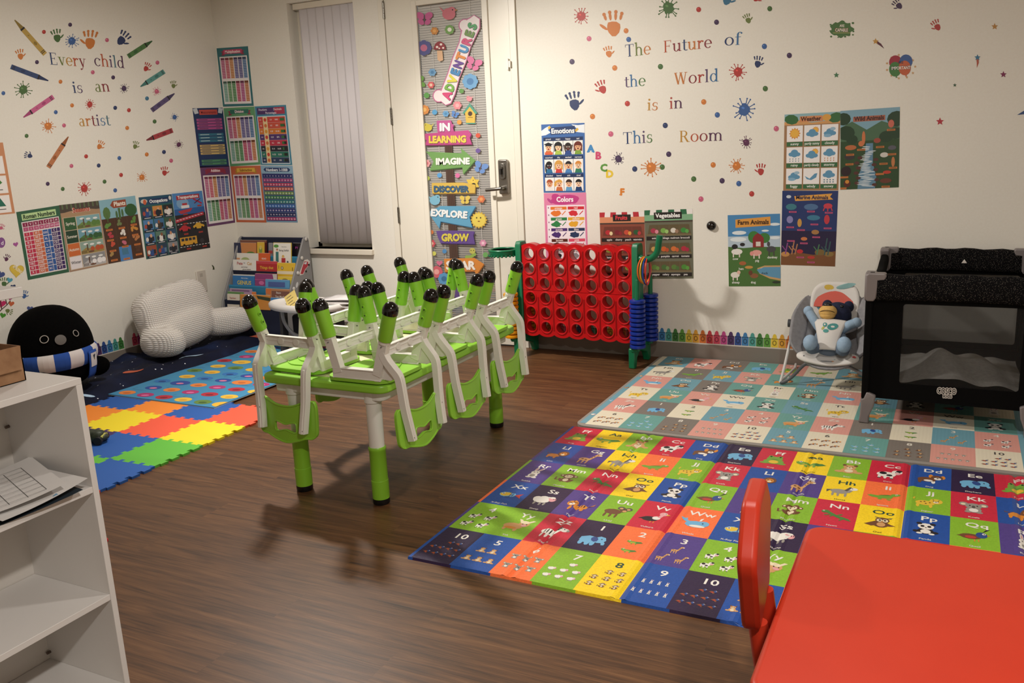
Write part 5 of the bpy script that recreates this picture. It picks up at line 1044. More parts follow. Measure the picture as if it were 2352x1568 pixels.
# ---------------------------------------------------------------- play mats: little animals
PA = dict(w='#e9e4dc', k='#221d24', b='#70472c', t='#cf9c66', o='#d6872f', y='#e3bd3a', g='#74a53c', G='#47803a', B='#6fb0d8', n='#2b4a8a', r='#bb3c34', p='#e2a0a6', s='#98928a', d='#57514c', c='#e6d6b4')
ANI = dict(
 frog='e 0 -.12 .36 .2 g;e -.3 -.26 .15 .07 g;e .3 -.26 .15 .07 g;e 0 .1 .28 .2 g;e -.16 .27 .09 .09 g;e .16 .27 .09 .09 g|e -.16 .28 .04 .05 k;e .16 .28 .04 .05 k;e 0 -.14 .17 .13 y;e 0 .06 .13 .02 G',
 gator='p G -.5 .0 -.3 .1 .1 .1 .35 .14 .5 .03 .2 -.1 -.25 -.13;e -.15 -.02 .28 .11 g;e -.38 .08 .14 .09 g;e -.15 -.17 .05 .09 g;e .12 -.16 .05 .09 g|e -.36 .14 .05 .06 w;p y -.3 -.1 .1 -.1 .05 -.05 -.25 -.05|e -.36 .14 .025 .03 k',
 bear='e 0 -.14 .27 .2 t;e -.3 -.24 .15 .08 t;e .3 -.24 .15 .08 t;e 0 .14 .21 .18 t;e -.18 .29 .07 .07 b;e .18 .29 .07 .07 b|e 0 .07 .1 .08 c;e 0 -.15 .14 .12 c|e 0 .1 .03 .025 k;e -.09 .17 .02 .025 k;e .09 .17 .02 .025 k',
 cow='e -.08 -.06 .3 .2 w;e .24 .14 .17 .17 w;e -.28 -.28 .05 .12 w;e .1 -.28 .05 .12 w;e -.1 -.28 .05 .12 w|e -.18 .02 .12 .1 k;e .02 -.12 .1 .07 k;e .3 .24 .1 .08 k;e .28 .06 .1 .07 p;e -.28 -.36 .05 .03 k;e .1 -.36 .05 .03 k|e .2 .16 .02 .03 k;e .32 .16 .02 .03 k',
 dog='e -.1 -.08 .28 .17 b;e .2 .1 .18 .17 b;e -.3 -.22 .06 .14 b;e .1 -.24 .06 .12 w;e .02 .18 .07 .14 o;e .38 .16 .07 .13 o|e .22 .03 .11 .09 w;e -.05 -.16 .14 .07 w|e .22 .06 .035 .03 k;e .15 .14 .02 .03 k;e .29 .14 .02 .03 k',
 elephant='e -.05 0 .34 .22 B;e .28 .06 .2 .2 B;p B .38 .05 .5 -.1 .5 -.2 .42 -.22 .34 -.05;e -.26 -.2 .08 .14 B;e -.05 -.22 .08 .12 B;e .12 -.2 .08 .13 B|e .1 .05 .12 .15 n .3;e .32 .1 .025 .03 k',
 lion='e -.1 -.12 .25 .14 o;e -.28 -.24 .05 .1 o;e .0 -.26 .05 .1 o;p b .0 0 -.42 .0 -.45 .1 -.4 .04;e .2 .08 .22 .22 b|e .2 .06 .14 .14 o|e .2 .0 .07 .06 c;e .14 .1 .02 .03 k;e .26 .1 .02 .03 k',
 giraffe='e -.12 -.12 .22 .13 t;p t -.0 -.1 .14 .28 .24 .26 .1 -.14;e .26 .3 .13 .08 t;e -.26 -.3 .03 .17 t;e -.1 -.3 .03 .17 t;e .04 -.3 .03 .17 t|e -.2 -.1 .05 .04 b;e -.06 -.14 .05 .04 b;e .1 .05 .03 .03 b;e .15 .17 .03 .03 b;e .34 .28 .05 .05 c;e .22 .33 .018 .02 k;e .2 .4 .015 .05 b',
 horse='e -.08 -.05 .28 .16 s;p s .05 -.02 .2 .25 .36 .2 .22 -.1;e .3 .2 .15 .1 w;e -.26 -.25 .04 .15 s;e -.1 -.27 .04 .13 s;e .12 -.26 .04 .14 s;p d -.3 .05 -.48 .0 -.46 -.18 -.38 -.05|p d .05 .05 .2 .33 .26 .28 .14 .0;e .28 .23 .02 .025 k',
 iguana='p g -.5 -.02 -.4 .04 -.1 .0 .1 .08 .3 .12 .2 -.12 -.1 -.16 -.38 -.12;e .32 .14 .14 .09 g;e .0 -.05 .24 .1 g;e -.12 -.2 .07 .04 g;e .14 -.2 .07 .04 g|e .34 .18 .035 .04 w;p G -.2 .04 .0 .09 .2 .14 .1 .06|e .34 .18 .018 .02 k',
 jaguar='e -.08 -.08 .28 .16 y;e .22 .08 .19 .17 y;e -.28 -.26 .05 .12 y;e .08 -.26 .05 .12 y;p y -.32 .0 -.44 .12 -.4 .24 -.36 .22 -.4 .1|e -.2 -.04 .03 .03 b;e -.1 .0 .03 .03 b;e -.06 -.12 .03 .03 b;e .05 -.04 .03 .03 b;e .14 .18 .025 .02 b;e .3 .18 .025 .02 b;e .22 .02 .08 .06 c|e .15 .09 .02 .025 k;e .28 .09 .02 .025 k;e .22 .05 .025 .02 k',
 koala='e 0 -.14 .22 .18 s;e 0 .1 .23 .19 s;e -.27 .2 .13 .12 s;e .27 .2 .13 .12 s;e -.15 -.28 .1 .06 s;e .15 -.28 .1 .06 s|e 0 -.16 .13 .12 w;e 0 .05 .05 .09 d;e -.28 .18 .07 .06 c;e .28 .18 .07 .06 c|e -.1 .12 .025 .03 k;e .1 .12 .025 .03 k',
 rabbit='e 0 -.16 .17 .17 w;e 0 .06 .16 .14 w;e -.07 .3 .05 .17 w;e .1 .29 .05 .16 w -.4;e -.1 -.31 .1 .05 w;e .12 -.31 .1 .05 w|e -.07 .3 .025 .11 p;e .1 .29 .025 .1 p -.4;e 0 -.17 .1 .1 s;e -.06 .08 .02 .03 k;e .06 .08 .02 .03 k;e 0 .03 .025 .02 p',
 monkey='e 0 -.14 .17 .17 b;e 0 .14 .22 .18 b;e -.24 .14 .08 .08 b;e .24 .14 .08 .08 b;e -.18 -.2 .06 .14 b .5;e .18 -.2 .06 .14 b -.5;p b -.15 -.2 -.4 -.22 -.42 -.02 -.36 -.02 -.35 -.17|e 0 .1 .15 .12 c;e 0 -.16 .1 .11 c;e -.24 .14 .04 .04 c;e .24 .14 .04 .04 c|e -.06 .14 .02 .03 k;e .06 .14 .02 .03 k',
 newt='p G -.34 .2 -.2 .24 .1 .02 .4 -.1 .5 -.24 .36 -.2 .1 -.12 -.2 .08;e -.28 .2 .13 .09 G .4;e -.08 -.02 .1 .03 G 1;e .2 -.2 .09 .03 G 1;e .14 .08 .1 .03 G .7;e -.22 -.0 .09 .03 G .4|e -.34 .24 .03 .035 w|e -.34 .24 .015 .02 k',
 owl='e .05 -.12 .22 .2 b;e .08 .12 .2 .17 b;p b -.4 -.2 -.1 .05 .0 -.2 -.2 -.28;p b .46 -.2 .2 .0 .14 -.2;p d -.16 .3 .1 .24 .36 .32 .3 .24 -.1 .24|e .0 .1 .08 .09 c;e .16 .1 .08 .09 c;e .06 -.14 .12 .13 t|e .01 .11 .035 .04 k;e .15 .11 .035 .04 k;p o .05 .04 .11 .04 .08 -.02',
 panda='e 0 -.16 .22 .17 k;e 0 .12 .22 .18 w;e -.18 .27 .08 .07 k;e .18 .27 .08 .07 k;e -.24 -.2 .1 .07 k;e .24 -.2 .1 .07 k|e 0 -.18 .14 .12 w;e -.09 .12 .055 .06 k;e .09 .12 .055 .06 k;e 0 .05 .03 .02 k;e -.16 -.3 .08 .05 w;e .16 -.3 .08 .05 w',
 quail='e -.1 -.08 .28 .15 b;e .18 .05 .15 .17 n;p b -.46 -.1 -.28 -.02 -.25 -.16;e .0 -.28 .02 .07 o;e .1 -.28 .02 .07 o;p k .2 .2 .3 .4 .4 .42 .3 .3|e .24 .12 .05 .05 w;p o .32 .1 .42 .06 .32 .04;e -.1 -.12 .15 .08 r|e .25 .12 .02 .025 k',
 fish='e -.05 0 .3 .17 B;p y -.34 .02 -.2 .12 .0 .14 .1 .0 -.1 -.12 -.26 -.1;p r .2 .0 .46 .16 .4 .0 .48 -.16;p n -.1 .14 .1 .26 .14 .1;p n -.1 -.14 .06 -.26 .1 -.1|e -.22 .04 .05 .055 w;e .05 .0 .02 .12 n;e .13 .0 .02 .1 n|e -.22 .04 .025 .03 k',
 sheep='e -.06 0 .3 .2 w;e -.24 .06 .14 .14 w;e .12 .1 .16 .14 w;e -.04 .14 .16 .12 w;e -.2 -.24 .04 .1 s;e .0 -.26 .04 .1 s;e .14 -.24 .04 .1 s;e .28 .08 .12 .13 p|e .18 .13 .07 .04 p;e .3 .12 .018 .025 k;e .36 .12 .018 .025 k;e .24 .2 .1 .06 w',
 tiger='e -.24 .08 .19 .17 o;e .1 -.1 .24 .14 o;e -.22 -.22 .06 .13 o;e .2 -.26 .06 .1 o;p o .3 -.05 .48 .08 .5 .2 .44 .1 .28 -.12|e -.24 .02 .1 .07 w;e .02 -.04 .02 .09 k;e .12 -.04 .02 .09 k;e .22 -.06 .02 .08 k;e -.24 .2 .02 .05 k;e -.36 .12 .04 .018 k;e -.12 .12 .04 .018 k|e -.3 .1 .02 .03 k;e -.18 .1 .02 .03 k;e -.24 .05 .025 .02 k',
 ram='e -.08 -.04 .28 .16 b;e .22 .12 .13 .14 b;e -.26 -.25 .04 .15 b;e -.08 -.27 .04 .13 b;e .1 -.26 .04 .14 b|e .1 .22 .12 .1 d;e .36 .2 .11 .1 d;e .26 .06 .07 .06 t|e .11 .2 .06 .05 t;e .35 .18 .06 .05 t;e .22 .15 .018 .02 k;e .28 .15 .018 .02 k',
 vulture='e -.1 -.12 .26 .14 k;p k -.46 -.16 -.2 .02 -.2 -.18;e .08 -.04 .13 .1 w;p p .1 .0 .16 .24 .28 .22 .2 -.02;e .22 .24 .13 .11 p;e -.02 -.3 .02 .06 o;e .08 -.3 .02 .06 o|e .26 .28 .035 .04 w;p y .32 .24 .46 .18 .34 .16|e .27 .28 .018 .02 k',
 whale='e .06 -.04 .34 .19 B;p B -.2 .0 -.4 .14 -.48 .26 -.34 .24 -.28 .28 -.26 .16 -.14 .08;e .26 .02 .18 .16 B|e .12 -.15 .24 .07 w;e .24 .04 .025 .03 k;p w .1 .16 .12 .3 .2 .34 .16 .16',
 yak='e -.06 -.08 .32 .18 t;e .22 .1 .18 .17 t;e -.26 -.24 .06 .1 t;e .1 -.26 .06 .1 t;p c .04 .2 -.06 .36 .04 .34 .14 .24;p c .36 .2 .5 .34 .4 .36 .28 .24|e .2 .2 .15 .09 c;e .24 .02 .09 .06 p;e -.1 -.18 .2 .06 o|e .17 .1 .02 .025 k;e .3 .1 .02 .025 k',
 zebra='e -.1 -.06 .26 .15 w;p w .0 -.02 .14 .24 .3 .2 .14 -.1;e .28 .14 .16 .1 w;e -.26 -.26 .04 .13 w;e .06 -.26 .04 .13 w;e -.1 -.27 .04 .12 w|e -.24 -.04 .018 .12 k;e -.15 -.04 .018 .13 k;e -.06 -.05 .018 .13 k;e .03 -.04 .018 .12 k;e .12 .1 .07 .018 k;e .16 .18 .06 .018 k;e .42 .12 .05 .06 s;p k .02 .06 .14 .3 .2 .28 .08 .04|e .28 .18 .02 .025 k')
for k_ in list(ANI):
    ANI[k_] = [[q.split() for q in lay.split(';')] for lay in ANI[k_].split('|')]
def animal(a, kind, x, y, s, sy=1.25, n=11):
    z = a.lv
    for lay in ANI[kind]:
        for q in lay:
            if q[0] == 'e':
                ux, uy, rx, ry = map(float, q[1:5]); a.ell(x+ux*s, y+uy*s*sy, rx*s, ry*s*sy, PA[q[5]], math.degrees(float(q[6])) if len(q) > 6 else 0, n)
            else:
                f = list(map(float, q[2:])); a.poly([(x+f[i]*s, y+f[i+1]*s*sy) for i in range(0, len(f), 2)], PA[q[1]])
        a.up()
    a.lv = z
def herd(a, kind, k, x, y, w_, h):
    rows = {1: [1], 2: [1, 1], 3: [1, 2], 4: [2, 2], 5: [2, 3], 6: [3, 3], 7: [1, 3, 3], 8: [2, 3, 3], 9: [4, 5], 10: [2, 4, 4]}[k]
    s = min(w_/max(rows)*1.02, h/len(rows)*.85)
    for r, m_ in enumerate(rows):
        for i in range(m_): animal(a, kind, x+(i-(m_-1)/2)*w_/max(rows)+(.12*w_ if len(rows) == 3 and r == 0 else 0), y+h/2-(r+.5)*h/len(rows), s, 1.2, 7)
# colourful folding mat
CC = dict(r='#c0253c', y='#ecc81f', g='#7fae2a', b='#1e4a96', k='#2a1a3c', p='#4c3a80', o='#ec6f3c')
ROWS = [[('Ee', 'k', 'elephant'), ('Ff', 'r', 'frog'), ('Aa', 'y', 'gator'), ('Bb', 'g', 'bear'), ('Cc', 'r', 'cow'), ('Dd', 'b', 'dog')],
        [('Kk', 'r', 'koala'), ('Ll', 'b', 'lion'), ('Gg', 'p', 'giraffe'), ('Hh', 'y', 'horse'), ('Ii', 'o', 'iguana'), ('Jj', 'g', 'jaguar')],
        [('Qq', 'g', 'quail'), ('Rr', 'p', 'rabbit'), ('Mm', 'g', 'monkey'), ('Nn', 'r', 'newt'), ('Oo', 'y', 'owl'), ('Pp', 'b', 'panda')],
        [('Ww', 'o', 'whale'), ('Xx', 'b', 'fish'), ('Ss', 'k', 'sheep'), ('Tt', 'p', 'tiger'), ('Uu', 'g', 'ram'), ('Vv', 'r', 'vulture')],
        [('3', 'p', 'giraffe'), ('4', 'g', 'cow'), ('Yy', 'g', 'yak'), ('Zz', 'r', 'zebra'), ('1', 'k', 'elephant'), ('2', 'o', 'gator')],
        [('9', 'b', 'rabbit'), ('10', 'k', 'quail'), ('5', 'b', 'bear'), ('6', 'o', 'koala'), ('7', 'g', 'sheep'), ('8', 'y', 'monkey')]]
WORDS = dict(elephant='Elephant', frog='Frog', gator='Alligator', bear='Bear', cow='Cow', dog='Dog', koala='Koala', lion='Lion', giraffe='Giraffe', horse='Horse', iguana='Iguana', jaguar='Jaguar', quail='Quail', rabbit='Rabbit', monkey='Monkey', newt='Newt', owl='Owl', panda='Panda', whale='Whale', fish='X-Ray Fish', sheep='Sheep', tiger='Tiger', ram='Urial', vulture='Vulture', yak='Yak', zebra='Zebra')
MX0, MY0, CW, CH, MT = 3.382, -1.436, .147, .2375, .0085
FOLDS = (3.762, 4.127, 4.492, 4.862, 5.23)
def fold_h(x):
    """the mat's surface, pinched at its fold lines"""
    d = min(abs(x-f) for f in FOLDS)
    return MT-.006*max(0, 1-d/.010) if d < .010 else MT+.0026*(1-abs(d-.022)/.012) if d < .034 else MT
a = Art(lambda u, v: V((u, v, fold_h(u))), (0, 0, 1), 1, rough=.4, eps=.00018, lift=.0003); a.cuts = [f+d for f in FOLDS for d in (-.034, -.022, -.010, 0, .010, .022, .034)]
NC = 15; xe = 3.394+CW*NC; ye = MY0-CH*6-.012
mfab = {k: noisy('mat_'+k, v, '#%02x%02x%02x' % tuple(min(255, int(int(v[i:i+2], 16)*1.08+3)) for i in (1, 3, 5)), 170, .42, .35, .002, 2) for k, v in CC.items()}
def strip(x0, y0, x1, y1, m, n):                    # cell background follows the folds
    z = a.lv; a.lv = 0; a.k = -1; a.put([(x0, y0), (x1, y0), (x1, y1), (x0, y1)], [(0, 1, 2, 3)], m); a.lv = z
for r in range(6):
    for c in range(NC):
        t, col, an = ROWS[r][(c+1) % 6]; x0 = 3.394+CW*c; y1 = MY0-CH*r; strip(x0, y1-CH if r < 5 else ye, x0+CW, y1, mfab[col], 12)
    strip(MX0, MY0-CH*(r+1) if r < 5 else ye, 3.394, MY0-CH*r, mfab['bpgopb'[r]], 2)
N_ = 120
for k in range(N_):                                  # rim
    u0 = MX0+(xe-MX0)*k/N_; u1 = MX0+(xe-MX0)*(k+1)/N_; cc = int((u0-3.394)/CW+1) % 6
    a.add([(u0, ye, fold_h(u0)), (u1, ye, fold_h(u1)), (u1, ye-.004, 0), (u0, ye-.004, 0)], [(0, 1, 2, 3)], mfab[ROWS[5][cc][1]])
a.add([(MX0, MY0, MT), (MX0, ye, MT), (MX0-.003, ye, 0), (MX0-.003, MY0, 0)], [(0, 1, 2, 3)], mfab['b'])
for r in range(6):
    for c in range(NC):
        t, col, an = ROWS[r][(c+1) % 6]; cx = 3.394+CW*(c+.5); y1 = MY0-CH*r; tc = '#ece8e0' if col != 'y' else '#1f4a3c'
        if y1-CH < -1.9 and cx > 5.35: continue
        a.text(t, cx+.008, y1-.068, .035, tc, sx=1.1)
        if t.isdigit(): herd(a, an, int(t), cx, y1-.148, CW*.86, .13)
        else: animal(a, an, cx, y1-.135, .118, 1.2); a.text(WORDS[an], cx, y1-.226, .011, '#d9d4cc' if col != 'y' else '#3a3a20')
tag(a.build('play_mat', smooth=0), 'bright folding alphabet mat with red, yellow, green and blue animal squares', 'play mat', 'alphabet play mats')

# pastel mat under the playpen, rounded corners and grey edge
CP_ = dict(b='#6f9fae', p='#d99a8e', s='#7d756e', t='#6a9f98', c='#e2d9c2')
PR = [[('Bb', 'b', 'bear'), ('Cc', 'p', 'cow'), ('Dd', 's', 'dog'), ('Ee', 't', 'elephant'), ('Ff', 'p', 'frog'), ('Gg', 'c', 'iguana')],
      [('Hh', 'c', 'horse'), ('Ii', 's', 'iguana'), ('Jj', 'b', 'jaguar'), ('Kk', 'p', 'koala'), ('Ll', 't', 'lion'), ('Gg', 'b', 'giraffe')],
      [('Nn', 'p', 'whale'), ('Oo', 'b', 'owl'), ('Pp', 's', 'panda'), ('Qq', 't', 'quail'), ('Rr', 'c', 'rabbit'), ('Mm', 't', 'monkey')],
      [('Tt', 'c', 'jaguar'), ('Uu', 't', 'yak'), ('Vv', 'p', 'vulture'), ('Ww', 'c', 'whale'), ('Xx', 't', 'panda'), ('Ss', 'b', 'newt')],
      [('Zz', 'p', 'zebra'), ('1', 's', 'elephant'), ('2', 'c', 'gator'), ('3', 'b', 'giraffe'), ('4', 'p', 'cow'), ('Yy', 't', 'yak')],
      [('6', 'c', 'dog'), ('7', 't', 'whale'), ('8', 's', 'owl'), ('9', 'p', 'koala'), ('10', 'c', 'quail'), ('5', 'b', 'bear')]]
def ribmat(name, c):
    m, nt, b = node_mat(name, c, .5, .4); wv = N(nt, 'ShaderNodeTexWave', bands_direction='X'); wv.inputs['Scale'].default_value = 22; nt.links.new(coords(nt), wv.inputs[0]); bump(nt, b, wv.outputs['Fac'], .12, .002); return m
mcell = {k: ribmat('pastel_'+k, v) for k, v in CP_.items()}
PX0, PX1, PY0, PY1, PT = 3.385, 5.315, -1.428, -.012, .0135
a = Art(lambda u, v: V((u, v, PT+.0002)), (0, 0, 1), 1, rough=.55, eps=.00018, lift=.0006)
a.prism(rrect(PX0, PY0, PX1, PY1, .06), (.0, PT), M('#918b84', .6), lambda p, q, d: (p, q, d))
def cell(x0, y0, x1, y1, m): a.add([(x0, y0, PT+.0005), (x1, y0, PT+.0005), (x1, y1, PT+.0005), (x0, y1, PT+.0005)], [(0, 1, 2, 3)], m)
QW, QH = .1665, .2295
for r in range(6):
    y1 = -.022-QH*r; cell(3.4, y1-QH+(.012 if r == 5 else 0), 3.432, y1-(.012 if r == 0 else 0), mcell['b' if r not in (0,) else 'c'])
    for c in range(11): cell(3.432+QW*c, y1-QH, 3.432+QW*(c+1), y1, mcell[PR[r][c % 6][1]])
    cell(3.432+QW*11, y1-QH+(.03 if r == 5 else 0), 5.303, y1-(.03 if r == 0 else 0), mcell['b'])
for r in range(6):
    for c in range(11):
        t, col, an = PR[r][c % 6]; cx = 3.432+QW*(c+.5); y1 = -.022-QH*r; tc = '#e4ded2' if col != 'c' else '#4f4a48'
        a.text(t, cx, y1-.055, .03, tc, sx=1.1)
        if t.isdigit(): herd(a, an, int(t), cx, y1-.14, QW*.8, .12)
        else: animal(a, an, cx, y1-.135, .125, 1.1)
        if not t.isdigit(): a.text(WORDS[an][:6].lower(), cx, y1-.214, .009, tc)
for k in range(4): animal(a, ['bear', 'lion', 'whale', 'sheep'][k], 3.416, -.5-.25*k, .03, 1.6, 7)
tag(a.build('play_mat', smooth=0), 'pastel alphabet mat of teal, pink, grey and cream squares under the playpen', 'play mat', 'alphabet play mats')

# ================================================================ green table
GRN = M('#8fca3c', .36); GRN2 = M('#8bc834', .32); WHT = M('#e6e3da', .38); WHT2 = M('#dcdcd4', .45); BLK = M('#0b0909', .12, 0, .6); MBK = M('#0d0c0d', .5)
tx0, tx1, ty0, ty1, TZ = 2.527, 3.122, -2.578, -1.462, .50
tb = thing('activity_table', 'long green topped kids table with white and green legs under upside-down chairs', 'table', ((tx0+tx1)/2, (ty0+ty1)/2, 0))
def rel_m(t): return Matrix.Translation(-V(t.location))
mb = MB(); mb.T = rel_m(tb); mb.prism(rrect(tx0, ty0, tx1, ty1, .045, 6), (TZ-.036, TZ-.002), GRN, lambda a, b, d: (a, b, d)); mb.build('table_top', tb, bevel=.009, seg=3)
mb = MB(); mb.T = rel_m(tb); mb.prism(rrect(tx0+.05, ty0+.05, tx1-.05, ty1-.05, .03), (TZ-.002, TZ-.0005), M('#d3cfa6', .5), lambda a, b, d: (a, b, d)); mb.build('play_surface', tb)
mb = MB(); mb.T = rel_m(tb)
ring_o = rrect(tx0+.035, ty0+.035, tx1-.035, ty1-.035, .03); ring_i = rrect(tx0+.06, ty0+.06, tx1-.06, ty1-.06, .02)
mb.prism(ring_o, (TZ-.075, TZ-.036), WHT, lambda a, b, d: (a, b, d), [ring_i]); mb.build('apron', tb, bevel=.004)
for lx in (2.643, 3.023):
    for ly in (-2.512, -1.533):
        mb = MB(); mb.T = rel_m(tb); mb.lathe([(.036, TZ-.036), (.036, TZ-.085), (.031, TZ-.09), (.03, .232)], WHT, 24, (lx, ly, 0)); lg = mb.build('leg', tb)
        mb = MB(); mb.T = rel_m(tb); mb.lathe([(.0325, .235), (.0345, .232), (.0345, .222), (.0325, .219), (.0325, .1), (.034, .098), (.0335, .022)], GRN2, 24, (lx, ly, 0)); mb.build('sleeve', lg)
        mb = MB(); mb.T = rel_m(tb); mb.lathe([(.034, .024), (.033, .004), (.030, 0)], MBK, 24, (lx, ly, 0)); mb.build('foot_cap', lg)

# ---------------------------------------------------------------- chairs, upside down on the table
def make_chair(label):
    """built in the pose it has: w up from the table, u toward its hanging backrest, v across"""
    t = thing('kids_chair', label, 'chair', (0, 0, 0), 0, 'green chairs upside down on the table')
    mb = MB(); mb.prism(rrect(-.145, -.142, .135, .142, .05, 6), (.002, .017), GRN, lambda a, b, d: (a, b, d))
    for k in (-.05, .01, .07): mb.tube(spline([(k-.05, -.13, .0175), (k+.01, -.05, .019), (k-.0, .04, .019), (k-.04, .13, .0175)], 4), .003, GRN, 6)
    mb.build('seat', t, bevel=.005, seg=2)
    S_ = {}
    for s in (-1, 1):
        def F(u, v, w): return (u, s*v, w)
        mb = MB()                                    # side rail
        mb.bar([F(-.105, .128, .034), F(.112, .128, .034)], .019, .011, WHT, up=(0, 0, 1)); mb.bar([F(-.105, .128, .052), F(.112, .128, .052)], .003, .015, WHT, up=(0, 0, 1)); mb.bar([F(-.105, .128, .016), F(.112, .128, .016)], .003, .014, WHT, up=(0, 0, 1))
        mb.build('side_rail', t, bevel=.002)
        for nm, b, e in (('front_leg', F(-.078, .128, .035), F(-.136, .139, .295)), ('rear_leg', F(.098, .128, .035), F(.184, .139, .295))):
            b, e = V(b), V(e); d = (e-b).normalized(); mb = MB()
            mb.bar([b, b+d*.2], .0185, .014, WHT, up=(1, 0, 0)); mb.tube([b+d*.13, e-d*.075], .0212, WHT, 16)
            for q in (.12, .15, .165): mb.tube([b+d*q+V((0, s*-.0, 0))-V((0, .0216, 0)), b+d*q+V((0, .0216, 0))], .0022, M('#6b6a66', .6), 8)
            lg = mb.build(nm, t, bevel=.003)
            mb = MB(); mb.tube([e-d*.130, e-d*.126, e-d*.02], [.0255, .0268, .0272], GRN2, 20)
            for q in (.06, .095):
                c = e-d*q; nrm = V((-1 if nm == 'front_leg' else 1, 0, 0)); nrm = V((0, -s, 0)); mb.tube([c+nrm*.024, c+nrm*.031], .0075, GRN2, 12); mb.tube([c+nrm*.0305, c+nrm*.0315], .004, M('#3d6312', .5), 10)
            mb.build('sleeve', lg)
            mb = MB(); k = 9; mb.tube([e-d*.024]+[e-d*.012+d*(.034*sin(pi/2*i/k)) for i in range(k+1)], [.0292]+[max(.0006, .0298*cos(pi/2*i/k)) for i in range(k+1)], BLK, 22)
            for i in range(14):
                an = 2*pi*i/14; uu = d.orthogonal().normalized(); vv = d.cross(uu); p = e+d*.012+(uu*cos(an)+vv*sin(an))*.0208; mb.ball(p, .0017, BLK, 6, 4)
            mb.build('cap', lg)
        # web plate and curved back post
        mb = MB(); mb.prism([(.095, .022), (.095, .06), (.128, .118), (.150, .085), (.172, .055), (.180, .03), (.150, .018)], (.122, .130), WHT, lambda a, b, d: F(a, d, b))
        P = spline([F(.128, .131, .125), F(.142, .131, .095), F(.165, .130, .066), F(.185, .128, .04), F(.192, .126, .01), F(.198, .120, -.08), F(.206, .113, -.15), F(.215, .108, -.212)], 5)
        n = len(P); mb.tube(P, 0, WHT, 4, sq=[(.0135, .0155-.003*i/n) for i in range(n)], up=(1, 0, 0)); mb.tube([P[0], P[n//2], P[-1]], .001, WHT2, 4)
        mb.tube(P[int(n*.45):], 0, WHT, 4, sq=[(.0165, .005)]*len(P[int(n*.45):]), up=(1, 0, 0))
        po = mb.build('back_post', t, bevel=.003)
        mb = MB()
        for w in (-.128, -.198): q = .2+.00025*(-w*100)+.012; mb.tube([F(.2125 if w > -.15 else .2215, .1135-.0025*(w < -.15), w), F(.2185 if w > -.15 else .2285, .1135-.0025*(w < -.15), w)], .0042, M('#55534f', .35, .8), 10)
        mb.build('screw', po)
    for nm, u, w, sp in (('front_stretcher', -.098, .128, .131), ('rear_stretcher', .129, .128, .131)):
        mb = MB(); mb.bar([(u, -sp, w), (u, sp, w)], .004, .0025, WHT, up=(1, 0, 0)); mb.bar([(u, -sp, w+.018), (u, sp, w+.018)], .010, .002, WHT, up=(1, 0, 0)); mb.bar([(u, -sp, w-.018), (u, sp, w-.018)], .010, .002, WHT, up=(1, 0, 0)); mb.bar([(u, -sp, w), (u, sp, w)], .0025, .018, WHT, up=(1, 0, 0))
        for v in (-.04, .04): mb.tube([(u-.009, v, w), (u+.009, v, w)], .015, WHT, 14)
        mb.build(nm, t, bevel=.0012)
    # backrest with bone shaped grip hole; it hangs down so its own top edge is lowest
    top = spline([(-.138, -.088, 0), (-.15, -.1, 0), (-.154, -.13, 0), (-.152, -.2, 0), (-.148, -.225, 0), (-.13, -.241, 0), (-.1, -.243, 0), (-.06, -.256, 0), (0, -.268, 0), (.06, -.256, 0), (.1, -.243, 0), (.13, -.241, 0), (.148, -.225, 0), (.152, -.2, 0), (.154, -.13, 0), (.15, -.1, 0), (.138, -.088, 0), (.1, -.094, 0), (.05, -.112, 0), (0, -.117, 0), (-.05, -.112, 0), (-.1, -.094, 0), (-.138, -.088, 0)], 3)[:-1]
    bone = [V((.057*cos(t), -.203+math.copysign(abs(sin(t))**.55, sin(t))*(.0105+.0225*abs(cos(t))**1.3), 0)) for t in [2*pi*(k+.5)/36 for k in range(36)]]
    bx = lambda a, b, d: (.183+.10*(-b)*.32-.18*(abs(a)/.155)**2*.09+d, a, b)
    mb = MB(); mb.prism([(p.x, p.y) for p in top], (0, .010), GRN, bx, [[(p.x, p.y) for p in bone]]); mb.build('backrest', t)
    mb = MB(); mb.tube([bx(p.x*.985, -.17+(p.y+.17)*.98, .010) for p in top], .004, GRN, 6, closed=True); mb.tube([bx(p.x, p.y, .010) for p in bone], .003, GRN, 6, closed=True); mb.build('backrest_rim', t)
    return t
places = [(2.662, -2.398, -93, 'green kids chair upside down hanging over the near short end of the table'),
          (2.996, -2.434, 0, 'upside-down green chair at the near corner, facing the play mats'),
          (2.995, -2.062, 0, 'upside-down green chair in the middle of the side facing the play mats'),
          (2.998, -1.685, 0, 'upside-down green chair at the far corner nearest the red game'),
          (2.668, -2.050, 180, 'upside-down green chair on the rug side, behind the end chair'),
          (2.690, -1.645, 180, 'upside-down green chair on the rug side, at the far corner by the door')]
ch0 = make_chair(places[0][3].replace('nearest', 'by'))
for k, (x, y, rz, l) in enumerate(places):
    c = ch0 if k == 0 else copy_tree(ch0); c.location = (x, y, TZ+.001); c.rotation_euler = (0, 0, rad(rz)); c['label'] = l.replace('nearest', 'by')

